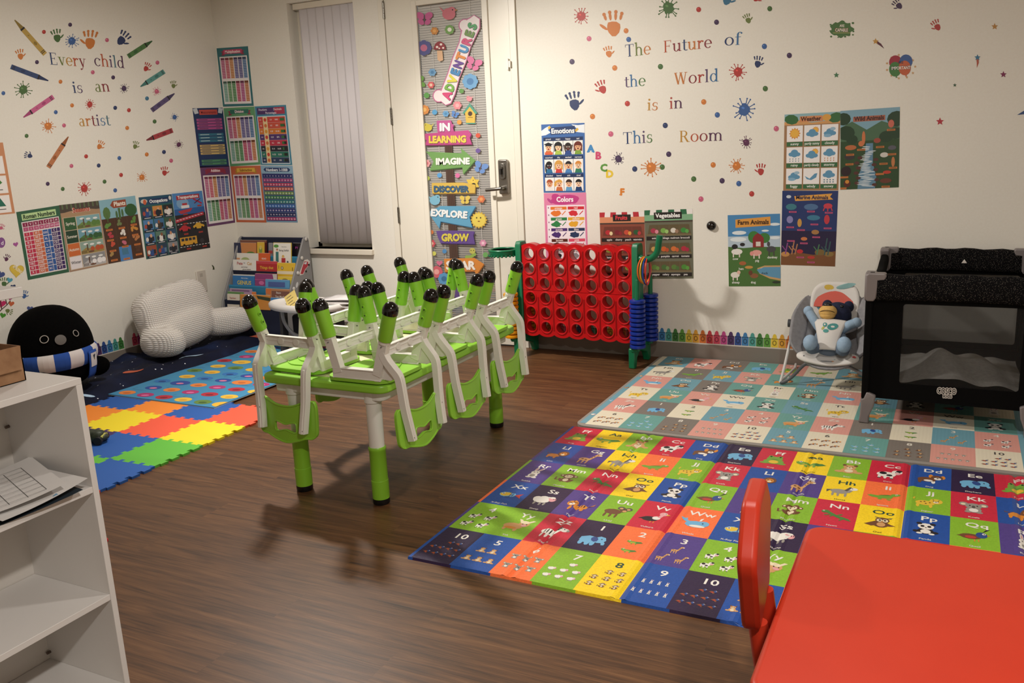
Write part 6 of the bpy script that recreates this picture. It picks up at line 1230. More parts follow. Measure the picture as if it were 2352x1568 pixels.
# ================================================================ giant four-in-a-row game
RED = M('#c01018', .28); DGR = M('#0b6b45', .33)
gx0, gx1, gz0, gz1 = 2.545, 3.285, .135, .722; GY = -.205
gm_ = thing('connect_game', 'giant red four in a row game frame on green legs by the door', 'game', ((gx0+gx1)/2, -.17, 0), rad(-3.4))
G0 = Matrix.Translation((-(gx0+gx1)/2, .17, 0))
cw, chh = (gx1-gx0)/7, (gz1-gz0-.03)/6
def scallop(z, sg, x0, x1):
    o = []
    for k in range(7):
        for i in range(8): t = i/8; o.append((x0+cw*(k+t), z+sg*.016*abs(sin(pi*t))**.7))
    return o+[(x1, z)]
holes = lambda rows: [[(gx0+cw*(c+.5)+.038*cos(2*pi*k/22), gz0+.015+chh*(r+.5)+.038*sin(2*pi*k/22)) for k in range(22)] for r in rows for c in range(7)]
zm = gz0+.015+chh*3
for nm, zb, zt, rows, sg in (('lower_grid', gz0, zm-.001, (0, 1, 2), -1), ('upper_grid', zm+.001, gz1, (3, 4, 5), 1)):
    bot = scallop(zb+.014, -1, gx0, gx1) if sg < 0 else [(gx0, zb), (gx1, zb)]
    topp = scallop(zt-.014, 1, gx0, gx1)[::-1] if sg > 0 else [(gx1, zt), (gx0, zt)]
    mb = MB(); mb.T = G0
    for d in ((-.222, -.212), (-.168, -.158)): mb.prism(bot+topp, d, RED, lambda a, b, d_: (a, d_, b), holes(rows))
    for h in holes(rows):
        n = len(h); mb.add([(p[0], -.222, p[1]) for p in h]+[(p[0], -.158, p[1]) for p in h], [(i, (i+1) % n, n+(i+1) % n, n+i) for i in range(n)], RED)
    n = len(bot); 
    for ln in (bot, topp): mb.add([(p[0], -.222, p[1]) for p in ln]+[(p[0], -.158, p[1]) for p in ln], [(i, i+1, len(ln)+i+1, len(ln)+i) for i in range(len(ln)-1)], RED)
    g_ = mb.build(nm, gm_, smooth=40)
    mb = MB(); mb.T = G0
    for h in holes(rows): mb.tube([(p[0], -.2225, p[1]) for p in h], .0055, RED, 8, closed=True)
    mb.build('hole_rim', g_)
    mb = MB(); mb.T = G0
    for c in range(1, 7):
        x = gx0+cw*c; mb.box((x-.004, -.2235, zb+.04), (x+.004, -.2215, zt-.04), M('#8c0a10', .3))
    mb.build('slot_groove', g_)
for sgn, x in ((1, gx1+.022), (-1, gx0-.022)):
    mb = MB(); mb.T = G0
    mb.prism([(-.30, 0), (-.265, 0), (-.255, .06), (-.21, .095), (-.10, .06), (-.075, .02), (-.07, 0), (-.035, 0), (-.035, .115), (-.12, .16), (-.145, .22), (-.145, .71), (-.16, .735), (-.22, .735), (-.235, .71), (-.235, .22), (-.27, .13), (-.30, .12)],
             (x-.02, x+.02), DGR, lambda a, b, d: (d, a, b))
    st = mb.build('side_stand', gm_, bevel=.006)
    for y in (-.285, -.075):
        mb = MB(); mb.T = G0; xx = x+sgn*.035; mb.tube([(xx, y, .11), (xx, y, .50), (xx, y, .535)], [.014, .014, .008], DGR, 14); mb.box((min(xx, x), y-.02, .105), (max(xx, x)+.0, y+.02, .125), DGR); mb.build('ring_post', st, bevel=.002)
mb = MB(); mb.T = G0; mb.tube(spline([(gx1+.03, -.20, .655), (gx1+.07, -.215, .645), (gx1+.12, -.235, .652), (gx1+.165, -.245, .69), (gx1+.18, -.25, .755), (gx1+.186, -.25, .79)], 6), [.022]*5+[.019]*26, DGR, 14); mb.build('hook', gm_)
mb = MB(); mb.T = G0; hc = V((gx0-.14, -.21, .665)); k = 36
mb.tube([hc+V((.088*cos(2*pi*i/k), .088*sin(2*pi*i/k), .012)) for i in range(k)], .009, DGR, 10, closed=True)
mb.lathe([(.094, .012), (.094, -.014), (.089, -.022), (.084, -.014), (.084, .012)], DGR, 36, hc)
for i in range(22): mb.ball(hc+V((.091*cos(2*pi*i/22), .091*sin(2*pi*i/22), -.02)), .008, DGR, 8, 5)
mb.box((gx0-.06, -.225, .655), (gx0-.04, -.195, .68), DGR); mb.build('hoop', gm_)
# game rings on the posts: every ring a thing
def game_ring(m, name='game_ring'):
    mb = MB(); k = 30; pr = [(.017, -.011), (.038, -.0115), (.046, -.008), (.0475, 0), (.046, .008), (.038, .0115), (.017, .011), (.0155, 0)]
    vs = [(r*cos(2*pi*i/k), r*sin(2*pi*i/k), z) for r, z in pr for i in range(k)]; n = len(pr)
    mb.add(vs, [(j*k+i, j*k+(i+1) % k, ((j+1) % n)*k+(i+1) % k, ((j+1) % n)*k+i) for j in range(n) for i in range(k)], m); return mb.build(name, None, smooth=50)
GM = Matrix.Translation(gm_.location) @ Matrix.Rotation(rad(-3.4), 4, 'Z') @ G0
words_n = ['lowest', 'second lowest', 'third lowest', 'fourth lowest', 'fifth lowest', 'sixth from the floor', 'fifth from the top', 'fourth from the top', 'third from the top', 'second from the top', 'topmost']
for col, m, sgn, posts in (('blue', M('#14308f', .3), 1, ((-.285, 'front'), (-.075, 'rear'))), ('yellow', M('#e39a12', .3), -1, ((-.285, 'front'), (-.075, 'rear')))):
    base = None
    for y, pn in posts:
        for k in range(11):
            x = (gx1+.022 if sgn > 0 else gx0-.022)+sgn*.035; p = GM @ V((x, y, .139+.0268*k*(1.0 if k < 11 else 1)))
            if base is None: base = game_ring(m); o = base
            else: o = base.copy(); COL.objects.link(o)
            o.location = p
            tag(o, f'{col} game ring, {words_n[k]} on the {pn} post of the red game', 'game ring', f'{col} game rings on posts')
# thin toss rings on the hook
for k, (c, n_) in enumerate((('#e2641f', 'orange'), ('#e8a51f', 'yellow'), ('#1c3f9c', 'blue'), ('#c8281f', 'red'))):
    p = GM @ V((gx1+.078+.008*k, -.222-.003*k, .583-.002*k)); mb = MB(); kk = 40; an = rad(20-9*k)
    mb.tube([(.0*cos(t)+.012*sin(t)*0+.078*cos(t)*sin(an)*.8, .078*cos(t)*cos(an)*.8, .078*sin(t)) for t in [2*pi*i/kk for i in range(kk)]], .0042, M(c, .35), 10, closed=True)
    o = mb.build('toss_ring'); o.location = p; tag(o, f'thin {n_} toss ring hanging on the green hook', 'toss ring', 'thin toss rings on the hook')

# ================================================================ sling bookcase in the corner
bc = thing('sling_bookcase', 'grey sided kids sling bookcase full of picture books in the room corner', 'bookcase', (.43, -.25, 0))
mgr = M('#8c8b8c', .5); NAVY = M('#131a33', .85); TEAL = M('#2f7fa6', .8)
T0 = Matrix.Translation((-.43, .25, 0))
def panel(x0, x1):
    mb = MB(); mb.T = T0; mb.prism([(-.43, .0), (-.43, .04), (-.36, .29), (-.13, .70), (-.115, .725), (-.09, .738), (-.062, .725), (-.055, .70), (-.05, .0), (-.12, 0), (-.15, .05), (-.34, .05), (-.37, 0)], (x0, x1), mgr, lambda a, b, d: (d, a, b)); return mb.build('side_panel', bc, bevel=.004)
sp0 = panel(.118, .133); sp1 = panel(.728, .743)
DW = [(-.09, .72, NAVY), (-.155, .59, TEAL), (-.215, .49, NAVY), (-.275, .385, TEAL), (-.335, .285, NAVY)]
mcap = M('#d8d4cf', .4)
for k, (y, z, m) in enumerate(DW):
    mb = MB(); mb.T = T0; mb.tube([(.133, y, z), (.728, y, z)], .011, m, 12); dw = mb.build('rail', bc)
    for x in (.115, .746):
        mb = MB(); mb.T = T0; mb.ball((x, y, z), (.006, .014, .014), mcap, 10, 8); mb.build('end_cap', dw)
    y2 = y+.01 if k else -.075; mb = MB(); mb.T = T0
    if k == 4: P = [(y-.011, z), (y-.02, .15), (y-.03, .035), (-.2, .03), (-.1, .05)]
    elif k == 0: P = [(y-.01, z), (y-.012, .6), (-.09, .48)]
    else: P = [(y-.011, z), (y-.01, z-.075), (y+.025, z-.105), (y+.075, z-.08), (y+.1, z-.03)]
    P = spline([(0, a, b) for a, b in P], 4); mb.surf(lambda u, v: (.135+.591*u, P[min(len(P)-1, int(v*(len(P)-1)+.5))].y, P[min(len(P)-1, int(v*(len(P)-1)+.5))].z), 4, len(P)-1, m); mb.build('sling', bc, smooth=60)
a = Art(lambda u, v: T0 @ LW(u, v, .7435), (1, 0, 0), -1)
a.poly([(699, 597), (706, 595), (712, 600), (709, 610), (702, 618), (697, 630), (689, 632), (687, 627), (693, 612)], '#e6dcd8'); a.up(); a.poly([(699, 600), (708, 601), (707, 611), (701, 618), (696, 629), (690, 629), (694, 614)], '#b83444'); a.up(); a.ell(709, 608, 2.2, 2.6, '#201c1c', 0, 10); a.ell(703, 623, 2.2, 2.6, '#201c1c', 0, 10); a.poly([(700, 602), (705, 602), (703, 607), (698, 606)], '#d8dfe6')
a.build('fire_truck_sticker', sp1, smooth=0)
a = Art(lambda u, v: T0 @ LW(u, v, .7435), (1, 0, 0), -1); a.ell(682, 654, 2.6, 7, '#d6d8dc', 12, 14); a.build('grip_hole', sp1, smooth=0)
def book(px, y, c, label, fn=None, th=.007, lean=8):
    x0, y0, x1, y1 = px; p = BW(x0, y0, y); q = BW(x1, y1, y); w_, h = q.x-p.x, p.z-q.z
    a = Art(lambda u, v: V((u, -th-.0002, -v)), (0, -1, 0), -1, lift=.0004, rough=.35); a.box((0, -th, -h-.05), (w_, 0, 0), M(c, .35)); a.box((.002, -th+.0012, .0), (w_-.002, -.0012, .0012), M('#e6e2d8', .8)); a.clip = (0, 0, w_, h+.05)
    if fn: fn(a, w_, h)
    o = a.build('picture_book', smooth=0); o.location = (p.x, y, p.z); o.rotation_euler = (rad(-lean), 0, 0)
    tag(o, label, 'book', 'picture books in the sling bookcase')
def bands(cs):
    def f(a, w_, h):
        for k, (x0, y0, x1, y1, c) in enumerate(cs): a.rect(x0*w_, y0*h, x1*w_, y1*h, c); a.up()
    return f
def bt(a, t, x, y, h, c, fit): a.up(); a.text(t, x, y, h, c, fit=fit)
book((553, 551, 617, 582), -.105, '#5a2a2c', 'dark maroon picture book at the back of the top row', bands([(.0, .0, 1, .18, '#8a5a4a'), (.3, .3, .95, .7, '#7a3a3c')]))
book((618, 558, 631, 592), -.11, '#8f9098', 'thin grey book between the maroon and the white yellow edged books', bands([(.0, .5, 1, .7, '#b84a48')]))
def f(a, w_, h): bt(a, 'PY', w_*.45, h*.4, .017, '#b04a9c', w_*.7); bt(a, 'N!', w_*.7, h*.98, .017, '#b04a9c', w_*.6)
book((674, 558, 697, 592), -.115, '#15121c', 'black book with magenta capital letters at the end of the top row', f)
def f(a, w_, h):
    a.rect(0, 0, w_*.35, h*2, '#2c3350'); a.up(); a.poly([(w_*.3, 0), (w_, 0), (w_, h*2), (w_*.4, h*2)], '#d08a54'); a.ell(w_*.75, h*.9, w_*.2, h*.2, '#5f8a3f'); a.up(); a.ell(w_*.55, h*.95, w_*.1, h*.1, '#7a9a4a')
book((539, 557, 593, 586), -.135, '#b8764a', 'navy and orange landscape cover book in the top row', f)
def f(a, w_, h): a.ell(w_*.5, h*.6, w_*.25, h*.35, '#8aa04a'); a.up(); a.ell(w_*.5, h*.4, w_*.18, h*.16, '#d8c070')
book((592, 556, 611, 586), -.14, '#dfb843', 'narrow yellow book beside the landscape cover book', f)
def f(a, w_, h):
    a.rect(.003, .003, w_-.003, h*2, '#efebe2'); bt(a, 'Being Selfish', w_*.6, h*.42, .013, '#20242c', w_*.66); a.text('A Book About', w_*.6, h*.22, .006, '#4a4a4a', fit=w_*.4)
    a.ell(w_*.17, h*.17, w_*.14, h*.08, '#5f9a48'); a.ell(w_*.22, h*.35, .009, .009, '#8a3f24'); a.rect(w_*.14, h*.45, w_*.3, h*.95, '#3a7a78'); a.ell(w_*.55, h*.68, .012, .011, '#d8b048'); a.rect(w_*.46, h*.75, w_*.68, h*1.1, '#b8323a'); a.ell(w_*.8, h*.95, .008, .01, '#3a4a58'); a.up(); a.ell(w_*.22, h*.38, .006, .007, '#e8b890'); a.ell(w_*.55, h*.72, .007, .007, '#e8b890')
book((629, 557, 675, 604), -.15, '#dfc04a', 'white yellow edged book about being selfish with two cartoon children', f)
def f(a, w_, h): a.ell(w_*.4, h*.9, w_*.2, h*.4, '#a8b87a'); a.rect(0, h*.6, w_*.15, h*1.2, '#d89a6a')
book((545, 581, 597, 600), -.175, '#e6e2da', 'white book with pale green drawing behind the cat book', f)
book((595, 581, 623, 602), -.18, '#d8602f', 'small orange book with white capitals in the second row', lambda a, w_, h: bt(a, 'READ', w_*.5, h*.7, .012, '#f2e4d8', w_*.8))
def f(a, w_, h): bt(a, 'Pete', w_*.3, h*.5, .022, '#b0343c', w_*.35); a.text('the', w_*.5, h*.35, .008, '#3a3a6a'); a.text('Cat', w_*.72, h*.5, .022, '#d09a3a', fit=w_*.3); a.text('and his four', w_*.5, h*.78, .009, '#24242c', fit=w_*.4); a.text('groovy buttons', w_*.6, h*1.0, .009, '#24242c', fit=w_*.5)
book((536.5, 596, 592, 620), -.205, '#e9e6e0', 'white cat story book with red and yellow title letters', f)
def f(a, w_, h): a.rect(0, 0, w_, h*.3, '#c8404a'); bt(a, 'Things that', w_*.5, h*.85, .02, '#e6b83c', w_*.96)
book((590, 599, 640, 621), -.207, '#b3282c', 'red book with big yellow lettering in the middle row', f)
def f(a, w_, h): a.ell(w_*.28, h*.6, .012, .012, '#2c2824'); a.rect(w_*.08, h*.3, w_*.1, h*.7, '#2c2824'); a.rect(w_*.85, h*.5, w_*.88, h*.9, '#2c2824'); a.rect(0, h*.95, w_, h*1.3, '#e8dcc0'); a.up(); a.ell(w_*.28, h*.6, .008, .009, '#d8c8a0')
book((638, 603, 681, 624), -.21, '#e3bb35', 'yellow book with a small dark animal, end of the middle row', f)
def f(a, w_, h): bt(a, 'How to be a', w_*.55, h*.35, .009, '#e6eef4', w_*.55); a.text('GENIUS', w_*.53, h*1.05, .028, '#e3cf4a', fit=w_*.85)
book((536, 632, 588, 653), -.262, '#2b74b4', 'blue book titled with big yellow capitals in the third row', f)
def f(a, w_, h): a.rect(0, h*.55, w_*.65, h*.62, '#b8508c'); a.poly([(w_*.8, 0), (w_, 0), (w_, h), (w_*.9, h)], '#c8c4c0'); a.ell(w_*.3, h*.9, w_*.12, h*.2, '#c86aa0')
book((587, 628, 640, 653), -.258, '#8c3a74', 'magenta book standing tallest in the third row', f)
book((639, 635, 675, 652), -.255, '#dfc23f', 'yellow book peeking out behind the light blue book', lambda a, w_, h: a.ell(w_*.5, h*.45, w_*.2, h*.2, '#7a6a2a'))
book((570, 650, 610, 660), -.268, '#4f7f4a', 'green book edge low in the third row', None, .006)
def f(a, w_, h): a.rect(w_*.12, h*.3, w_*.82, h*.95, '#4a5f9c')
book((611, 641, 668, 661), -.27, '#5a9ac8', 'light blue book with an indigo label in the third row', f)
book((529, 662, 581, 676), -.318, '#a88aa8', 'lilac book at the back of the bottom row', bands([(.1, .2, .9, .5, '#7a5a80')]))
book((560, 669, 590, 682), -.322, '#d0773f', 'small rust orange book in the bottom row', None, .005)
book((524, 669, 562, 680), -.325, '#5f8a52', 'green book in front of the lilac book', None, .005)
def f(a, w_, h): bt(a, 'Teachers', w_*.45, h*.75, .012, '#a84a40', w_*.7)
book((523.5, 674.5, 553, 690), -.33, '#e3d9cb', 'cream book with red writing at the end of the bottom row', f)
def f(a, w_, h):
    a.poly([(0, 0), (w_*.25, 0), (w_*.2, h*.7), (0, h*.5)], '#d0743c'); a.rect(w_*.25, h*.25, w_, h*1.1, '#7a5044'); bt(a, 'Bears', w_*.55, h*.55, .014, '#d8cfc8', w_*.5); a.text('Too Much', w_*.6, h*1.0, .014, '#d8cfc8', fit=w_*.65)
book((612, 662, 668, 684), -.318, '#b5805a', 'brown story book with rounded white lettering in the bottom row', f)
def f(a, w_, h): bt(a, 'and', w_*.42, h*.75, .013, '#4a3018', w_*.3); a.poly([(w_*.55, h*.1), (w_, h*.3), (w_, h*.75), (w_*.6, h*.5)], '#35402c')
book((553, 675, 624, 696), -.332, '#cf8a3c', 'tan orange book with a dark green ribbon, bottom row', f)
book((623, 683, 660, 697), -.335, '#3f86c4', 'blue book lowest in the bottom row', lambda a, w_, h: bt(a, 'BOOKS', w_*.4, h*.9, .01, '#dfe8f0', w_*.7))

# ================================================================ white topped stand by the bookcase
ts = thing('activity_stand', 'low stand with white rimmed oval tray and dark grey legs by the bookcase', 'stand', (1.11, -.58, .0185))
mtr = M('#e4e0dc', .4); mdg = M('#3c3b3d', .5); mb = MB()
mb.lathe([(.20, .295), (.285, .298), (.30, .312), (.30, .335), (.288, .345), (.275, .335), (.262, .325), (0, .323)], mtr, 44, (0, 0, 0), 1, .56); mb.build('tray', ts, smooth=50)
for s in (-1, 1):
    mb = MB(); mb.bar([(s*.21, .0, .30), (s*.20, -.02, .16), (s*.19, -.05, .001)], .03, .012, mdg, up=(0, 1, 0)); mb.build('leg', ts, bevel=.004)
    mb = MB(); mb.tube(spline([(s*.17, -.06, .295), (s*.15, -.07, .21), (s*.10, -.05, .13), (s*.03, -.02, .1)], 5), .012, M('#8f9094', .4), 10); mb.build('brace', ts)
mb = MB(); mb.prism(rrect(-.18, .02, .18, .18, .04), (.05, .24), M('#1c1a1e', .8), lambda a, b, d: (a, b, d)); mb.build('seat_box', ts, bevel=.02, seg=3)
a = Art(lambda u, v: V((u, v, 0)), (0, 0, 1), 1); a.box((-.05, -.05, 0), (.05, .05, .002), M('#dfc878', .8))
for k in range(4): a.line(-.035, .03-.02*k, .01+.012*(k % 2), .03-.02*k, .004, '#4a4436')
a.lv = .0022
for k in range(4): a.line(-.035, .03-.02*k, .01+.012*(k % 2), .03-.02*k, .004, '#4a4436')
o = a.build('yellow_note', smooth=0); p = BW(670, 690, -.62); o.location = p+V((0, 0, .005)); o.rotation_euler = (rad(68), rad(-32), rad(8)); tag(o, 'yellow sheet with handwriting leaning on the white tray', 'paper')
for k, (dx, dz, c) in enumerate(((0, 0, '#cfcac6'), (.015, .013, '#e0dcda'), (-.01, .026, '#bdb8b6'), (.02, .039, '#dad6d6'))):
    mb = MB(); ph = k*1.3; mb.surf(lambda u, v: (1.20+.27*u+dx, -.60+.2*v, .346+dz+.010*sin(6*u+ph)*sin(3*v)+.012*u*(k % 2)), 12, 6, M(c, .7)); o = mb.build('paper_sheet', smooth=180); s_ = o.modifiers.new('t', 'SOLIDIFY'); s_.thickness = .008
    tag(o, ['lowest sheet of the loose pile on the white tray', 'second sheet of the loose pile on the white tray', 'third sheet of the loose pile on the white tray', 'top sheet of the loose pile on the white tray'][k], 'paper', 'loose paper pile')

# ================================================================ white cube shelf in front
WS = M('#dcd8d4', .42); WE = M('#d6cabf', .45)
cs = thing('cube_shelf', 'white three tier cube shelf seen from its open front, papers inside', 'shelf', (2.95, -4.2, 0))
T0 = Matrix.Translation((-2.95, 4.2, 0)); sx0, sx1, sy1, sh = 2.80, 3.1, -3.770, .85; sy0 = -4.66
for y in (sy1-.016, (sy0+sy1)/2, sy0):
    mb = MB(); mb.T = T0; mb.box((sx0, y, 0), (sx1, y+.016, sh-.016), WS); mb.build('side_panel' if y != (sy0+sy1)/2 else 'divider', cs, bevel=.001)
mb = MB(); mb.T = T0; mb.box((sx0, sy0, sh-.016), (sx1, sy1, sh), WS); mb.build('top', cs, bevel=.001)
for z in (.267, .559, .012):
    mb = MB(); mb.T = T0; mb.box((sx0+.006, sy0+.016, z), (sx1-.001, sy1-.016, z+.016), WS); mb.build('shelf_board', cs, bevel=.001)
mb = MB(); mb.T = T0; mb.box((sx0, sy0+.01, .02), (sx0+.004, sy1-.01, sh-.016), M('#cfc9c2', .6)); mb.build('back_panel', cs)
mb = MB(); mb.T = T0; mb.box((sx0+.005, sy1-.21, .30), (sx0+.012, sy1-.12, .5), M('#d9d2c6', .5)); mb.build('back_insert', cs)
for z in (.80, .70, .22, .05):
    mb = MB(); mb.T = T0; mb.tube([(sx0+.012, sy1-.016, z), (sx0+.012, sy1-.026, z)], .004, M('#5a4a40', .5), 10); mb.build('cam_screw', cs)
# riser board over the shelf
rs = thing('shelf_riser', 'white board raised over the cube shelf, cut by the picture edge', 'shelf riser', (2.95, -4.2, sh))
e = BW(44, 665, -3.87); ez = 1.087
mb = MB(); mb.box((-.2, -.42, ez-sh-.022), (.13, .335, ez-sh), WS); mb.build('board', rs, bevel=.0015)
for y in (-.40, -.02):
    mb = MB(); mb.box((-.15, y-.008 if y > -.1 else y, 0), (.10, y+.008, ez-sh-.022), WS); mb.build('support', rs)
# cardboard box on the shelf top
cbm = noisy('cardboard', '#8a6547', '#9c7655', 40, .85, .05, .001); cb = thing('cardboard_box', 'small open brown cardboard box on top of the white cube shelf', 'box', (2.93, -3.99, sh+.001))
p0 = FL(45, 871, sh); bw_ = p0.y+3.99
mb = MB(); mb.box((-.09, -.14, 0), (.055, bw_, .0015), cbm)
for q in (((-.09, -.14, 0), (-.087, bw_, .085)), ((.052, -.14, 0), (.055, bw_, .085)), ((-.09, bw_-.003, 0), (.055, bw_, .085)), ((-.09, -.14, 0), (.055, -.137, .085))): mb.box(*q, cbm)
mb.build('carton', cb)
mb = MB(); mb.add([(-.088, -.138, .085), (-.088, bw_, .085), (-.10, bw_-.012, .155), (-.10, -.13, .155)], [(0, 1, 2, 3)], cbm); o = mb.build('flap', cb, smooth=0); s_ = o.modifiers.new('t', 'SOLIDIFY'); s_.thickness = .003
mb = MB(); mb.add([(.054, -.138, .085), (.054, bw_-.002, .085), (.062, bw_-.012, .03), (.062, -.13, .03)], [(0, 1, 2, 3)], cbm); o = mb.build('flap', cb, smooth=0); s_ = o.modifiers.new('t', 'SOLIDIFY'); s_.thickness = .003
a = Art(lambda u, v: V((.0635, u, v)), (1, 0, 0), 1); a.ell(-.01, .05, .012, .006, '#6a4a34'); a.build('printed_mark', cb, smooth=0)
# papers in the middle cube
def paper(label, dx, dy, z, rz, curl, c='#dedbd8', grid=False, th=.0008, nm='printed_sheet'):
    a = Art(lambda u, v: V((u, v, curl*(u+.1)**2*6)), (0, 0, 1), 1, eps=.0001, lift=.0008)
    a.surf(lambda u, v: (-.108+.216*u, -.14+.28*v, curl*(-.108+.216*u+.1)**2*6), 10, 1, M(c, .6))
    if grid:
        for k in range(8): a.line(-.09+.0, -.12+.03*k, .07, -.12+.03*k, .0012, '#4a4a4c')
        for k in range(5): a.line(-.09+.04*k, -.12, -.09+.04*k, .09, .0012, '#4a4a4c')
        a.text('Name', -.02, .105, .01, '#4a4a4c'); 
    o = a.build(nm, smooth=60); o.location = (2.955+dx, -3.93+dy, z); o.rotation_euler = (0, 0, rad(rz)); tag(o, label, 'paper', 'paper stack in the cube shelf'); return o
paper('dark folder under the papers in the top cube of the shelf', .02, .01, .577, 82, .05, '#1d2a34', nm='folder')
paper('blue sheet sticking out of the paper stack in the shelf', .0, -.03, .583, 76, .06, '#7fa6c4')
paper('plain white sheet under the printed grid sheet', .025, .015, .590, 88, .08)
paper('white sheet with a printed table on top of the paper stack', .01, .0, .598, 70, .10, '#e4e1de', True)

# ================================================================ red bucket and the dark toy on the tiles
mb = MB(); rb = thing('storage_bin', 'red plastic bin end sticking out behind the white cube shelf', 'bin', (2.135, -3.345, 0))
mb.box((-.28, -.10, .0), (.243, .09, .06), M('#c0222e', .35)); mb.build('bin_body', rb, bevel=.015, seg=3)
mb = MB(); mb.box((-.29, -.11, .055), (.252, .10, .072), M('#c8303a', .35)); mb.build('bin_rim', rb, bevel=.006)
ty = thing('toy_truck', 'small dark camouflage toy truck on the blue foam tile', 'toy', (1.27, -2.43, .0115), rad(28))
mt1 = noisy('toy_shell', '#20251c', '#3b4433', 60, .5, .3, .004); mb = MB()
mb.ball((0, 0, .035), (.06, .035, .03), mt1, 18, 10, .7); mb.ball((-.045, .01, .05), (.03, .025, .025), mt1, 12, 8); mb.ball((.05, 0, .028), (.025, .03, .018), mt1, 12, 8); mb.build('body', ty, smooth=60)
for x, y in ((-.05, -.036), (.04, -.036), (-.05, .036), (.04, .036)):
    mb = MB(); mb.tube([(x, y-.010, .02), (x, y+.010, .02)], .02, M('#121214', .6), 16); mb.build('wheel', ty)
mb = MB(); mb.bar([(.055, -.03, .035), (.06, .0, .045), (.055, .03, .035)], .004, .004, M('#c9c86a', .5)); mb.build('bumper', ty)
mb = MB(); mb.ball((-.08, .0, .045), (.02, .03, .02), M('#6f9a2c', .5), 10, 7); mb.build('tail', ty, smooth=60)

# ================================================================ playpen
pp = thing('playpen', 'black portable playpen with mesh sides and grey plastic corners on the pastel mat', 'playpen', (4.97, -.51, .0138))
T0 = Matrix.Translation((-4.97, .51, -.0138)); qx0, qx1, qy0, qy1 = 4.642, 5.305, -.955, -.065
FAB = noisy('black_fabric', '#030303', '#060505', 120, .9, .2, .001, spec=.12)
m, nt, b = node_mat('speckled_rail', '#0b0a0b', .85, .12)
vv = N(nt, 'ShaderNodeTexVoronoi'); vv.inputs['Scale'].default_value = 230; nt.links.new(coords(nt), vv.inputs[0]); lt = N(nt, 'ShaderNodeMath', operation='LESS_THAN'); lt.inputs[1].default_value = .20; nt.links.new(vv.outputs['Distance'], lt.inputs[0])
mx = N(nt, 'ShaderNodeMix', data_type='RGBA'); mx.inputs[6].default_value = lin('#070607'); mx.inputs[7].default_value = lin('#807a72'); nt.links.new(lt.outputs[0], mx.inputs[0]); nt.links.new(mx.outputs[2], b.inputs['Base Color']); SPK = m
NET = bpy.data.materials.new('mesh_netting'); NET.use_nodes = True; nt = NET.node_tree; b = nt.nodes['Principled BSDF']; b.inputs['Base Color'].default_value = lin('#16130f'); b.inputs['Roughness'].default_value = .8
tr = N(nt, 'ShaderNodeBsdfTransparent'); mx = N(nt, 'ShaderNodeMixShader'); mx.inputs[0].default_value = .45; nt.links.new(tr.outputs[0], mx.inputs[1]); nt.links.new(b.outputs[0], mx.inputs[2]); nt.links.new(mx.outputs[0], nt.nodes['Material Output'].inputs[0])
PGR = M('#77706f', .4)
for x in (qx0, qx1):
    for y in (qy0, qy1):
        mb = MB(); mb.T = T0; mb.bar([(x, y, .13), (x, y, .60)], .016, .016, FAB, up=(1, 0, 0)); post = mb.build('corner_post', pp, bevel=.006)
        sx, sy = (1 if x == qx0 else -1), (1 if y == qy0 else -1)
        mb = MB(); mb.T = T0; P = [(-.018, .615), (-.018, .70), (-.008, .712), (.062, .712), (.068, .70), (.060, .675), (.035, .65), (.028, .60), (.018, .585), (-.012, .585)]
        mb.prism([(x+sx*p, z) for p, z in P], (y-.024, y+.024), PGR, lambda a, c, d: (a, d, c)); mb.prism([(y+sy*p, z) for p, z in P], (x-.022, x+.022), PGR, lambda a, c, d: (d, a, c)); mb.build('corner_cap', post, bevel=.006, seg=3)
        mb = MB(); mb.T = T0; mb.bar([(x, y, .145), (x+sx*.012, y, .115), (x+sx*.004, y, .07), (x-sx*.002, y, .014)], [0]*1 or .02, .02, PGR, up=(1, 0, 0)) if False else mb.tube([(x, y, .145), (x+sx*.014, y, .14), (x+sx*.012, y, .10), (x+sx*.002, y, .05), (x, y, .0142)], 0, PGR, 4, sq=[(.02, .02), (.034, .022), (.028, .022), (.02, .02), (.022, .022)], up=(1, 0, 0)); mb.build('leg', post, bevel=.006)
def rail(p0, p1, name, dip=0, h=.058, d=.026, m=None):
    p0, p1 = V(p0), V(p1); k = 14; c = []
    for i in range(k+1): t = i/k; q = p0.lerp(p1, t); q.z -= dip*(1-(2*t-1)**2)-.0; c.append(q)
    mb = MB(); mb.T = T0; dr = (p1-p0).normalized(); sd = V((-dr.y, dr.x, 0)); n = 14; vs = []
    for i, q in enumerate(c):
        for j in range(n): an = 2*pi*j/n; vs.append(q+sd*d*math.copysign(abs(cos(an))**.6, cos(an))+V((0, 0, h*math.copysign(abs(sin(an))**.6, sin(an))+.004*sin(i*1.7)*(.5+.5*sin(an)))))
    mb.add(vs, [(i*n+j, i*n+(j+1) % n, (i+1)*n+(j+1) % n, (i+1)*n+j) for i in range(k) for j in range(n)]+[tuple(range(n)), tuple(k*n+j for j in range(n))], m or SPK); return mb.build(name, pp, smooth=60)
rail((qx0+.03, qy0, .645), (qx1-.03, qy0, .645), 'front_rail', -.006); brail = rail((qx0+.03, qy1, .645), (qx1-.03, qy1, .645), 'rear_rail', -.006)
rail((qx0, qy0+.03, .655), (qx0, qy1-.03, .655), 'side_rail', .05, .035, .02, FAB); rail((qx1, qy0+.03, .655), (qx1, qy1-.03, .655), 'side_rail', .05, .035, .02, FAB)
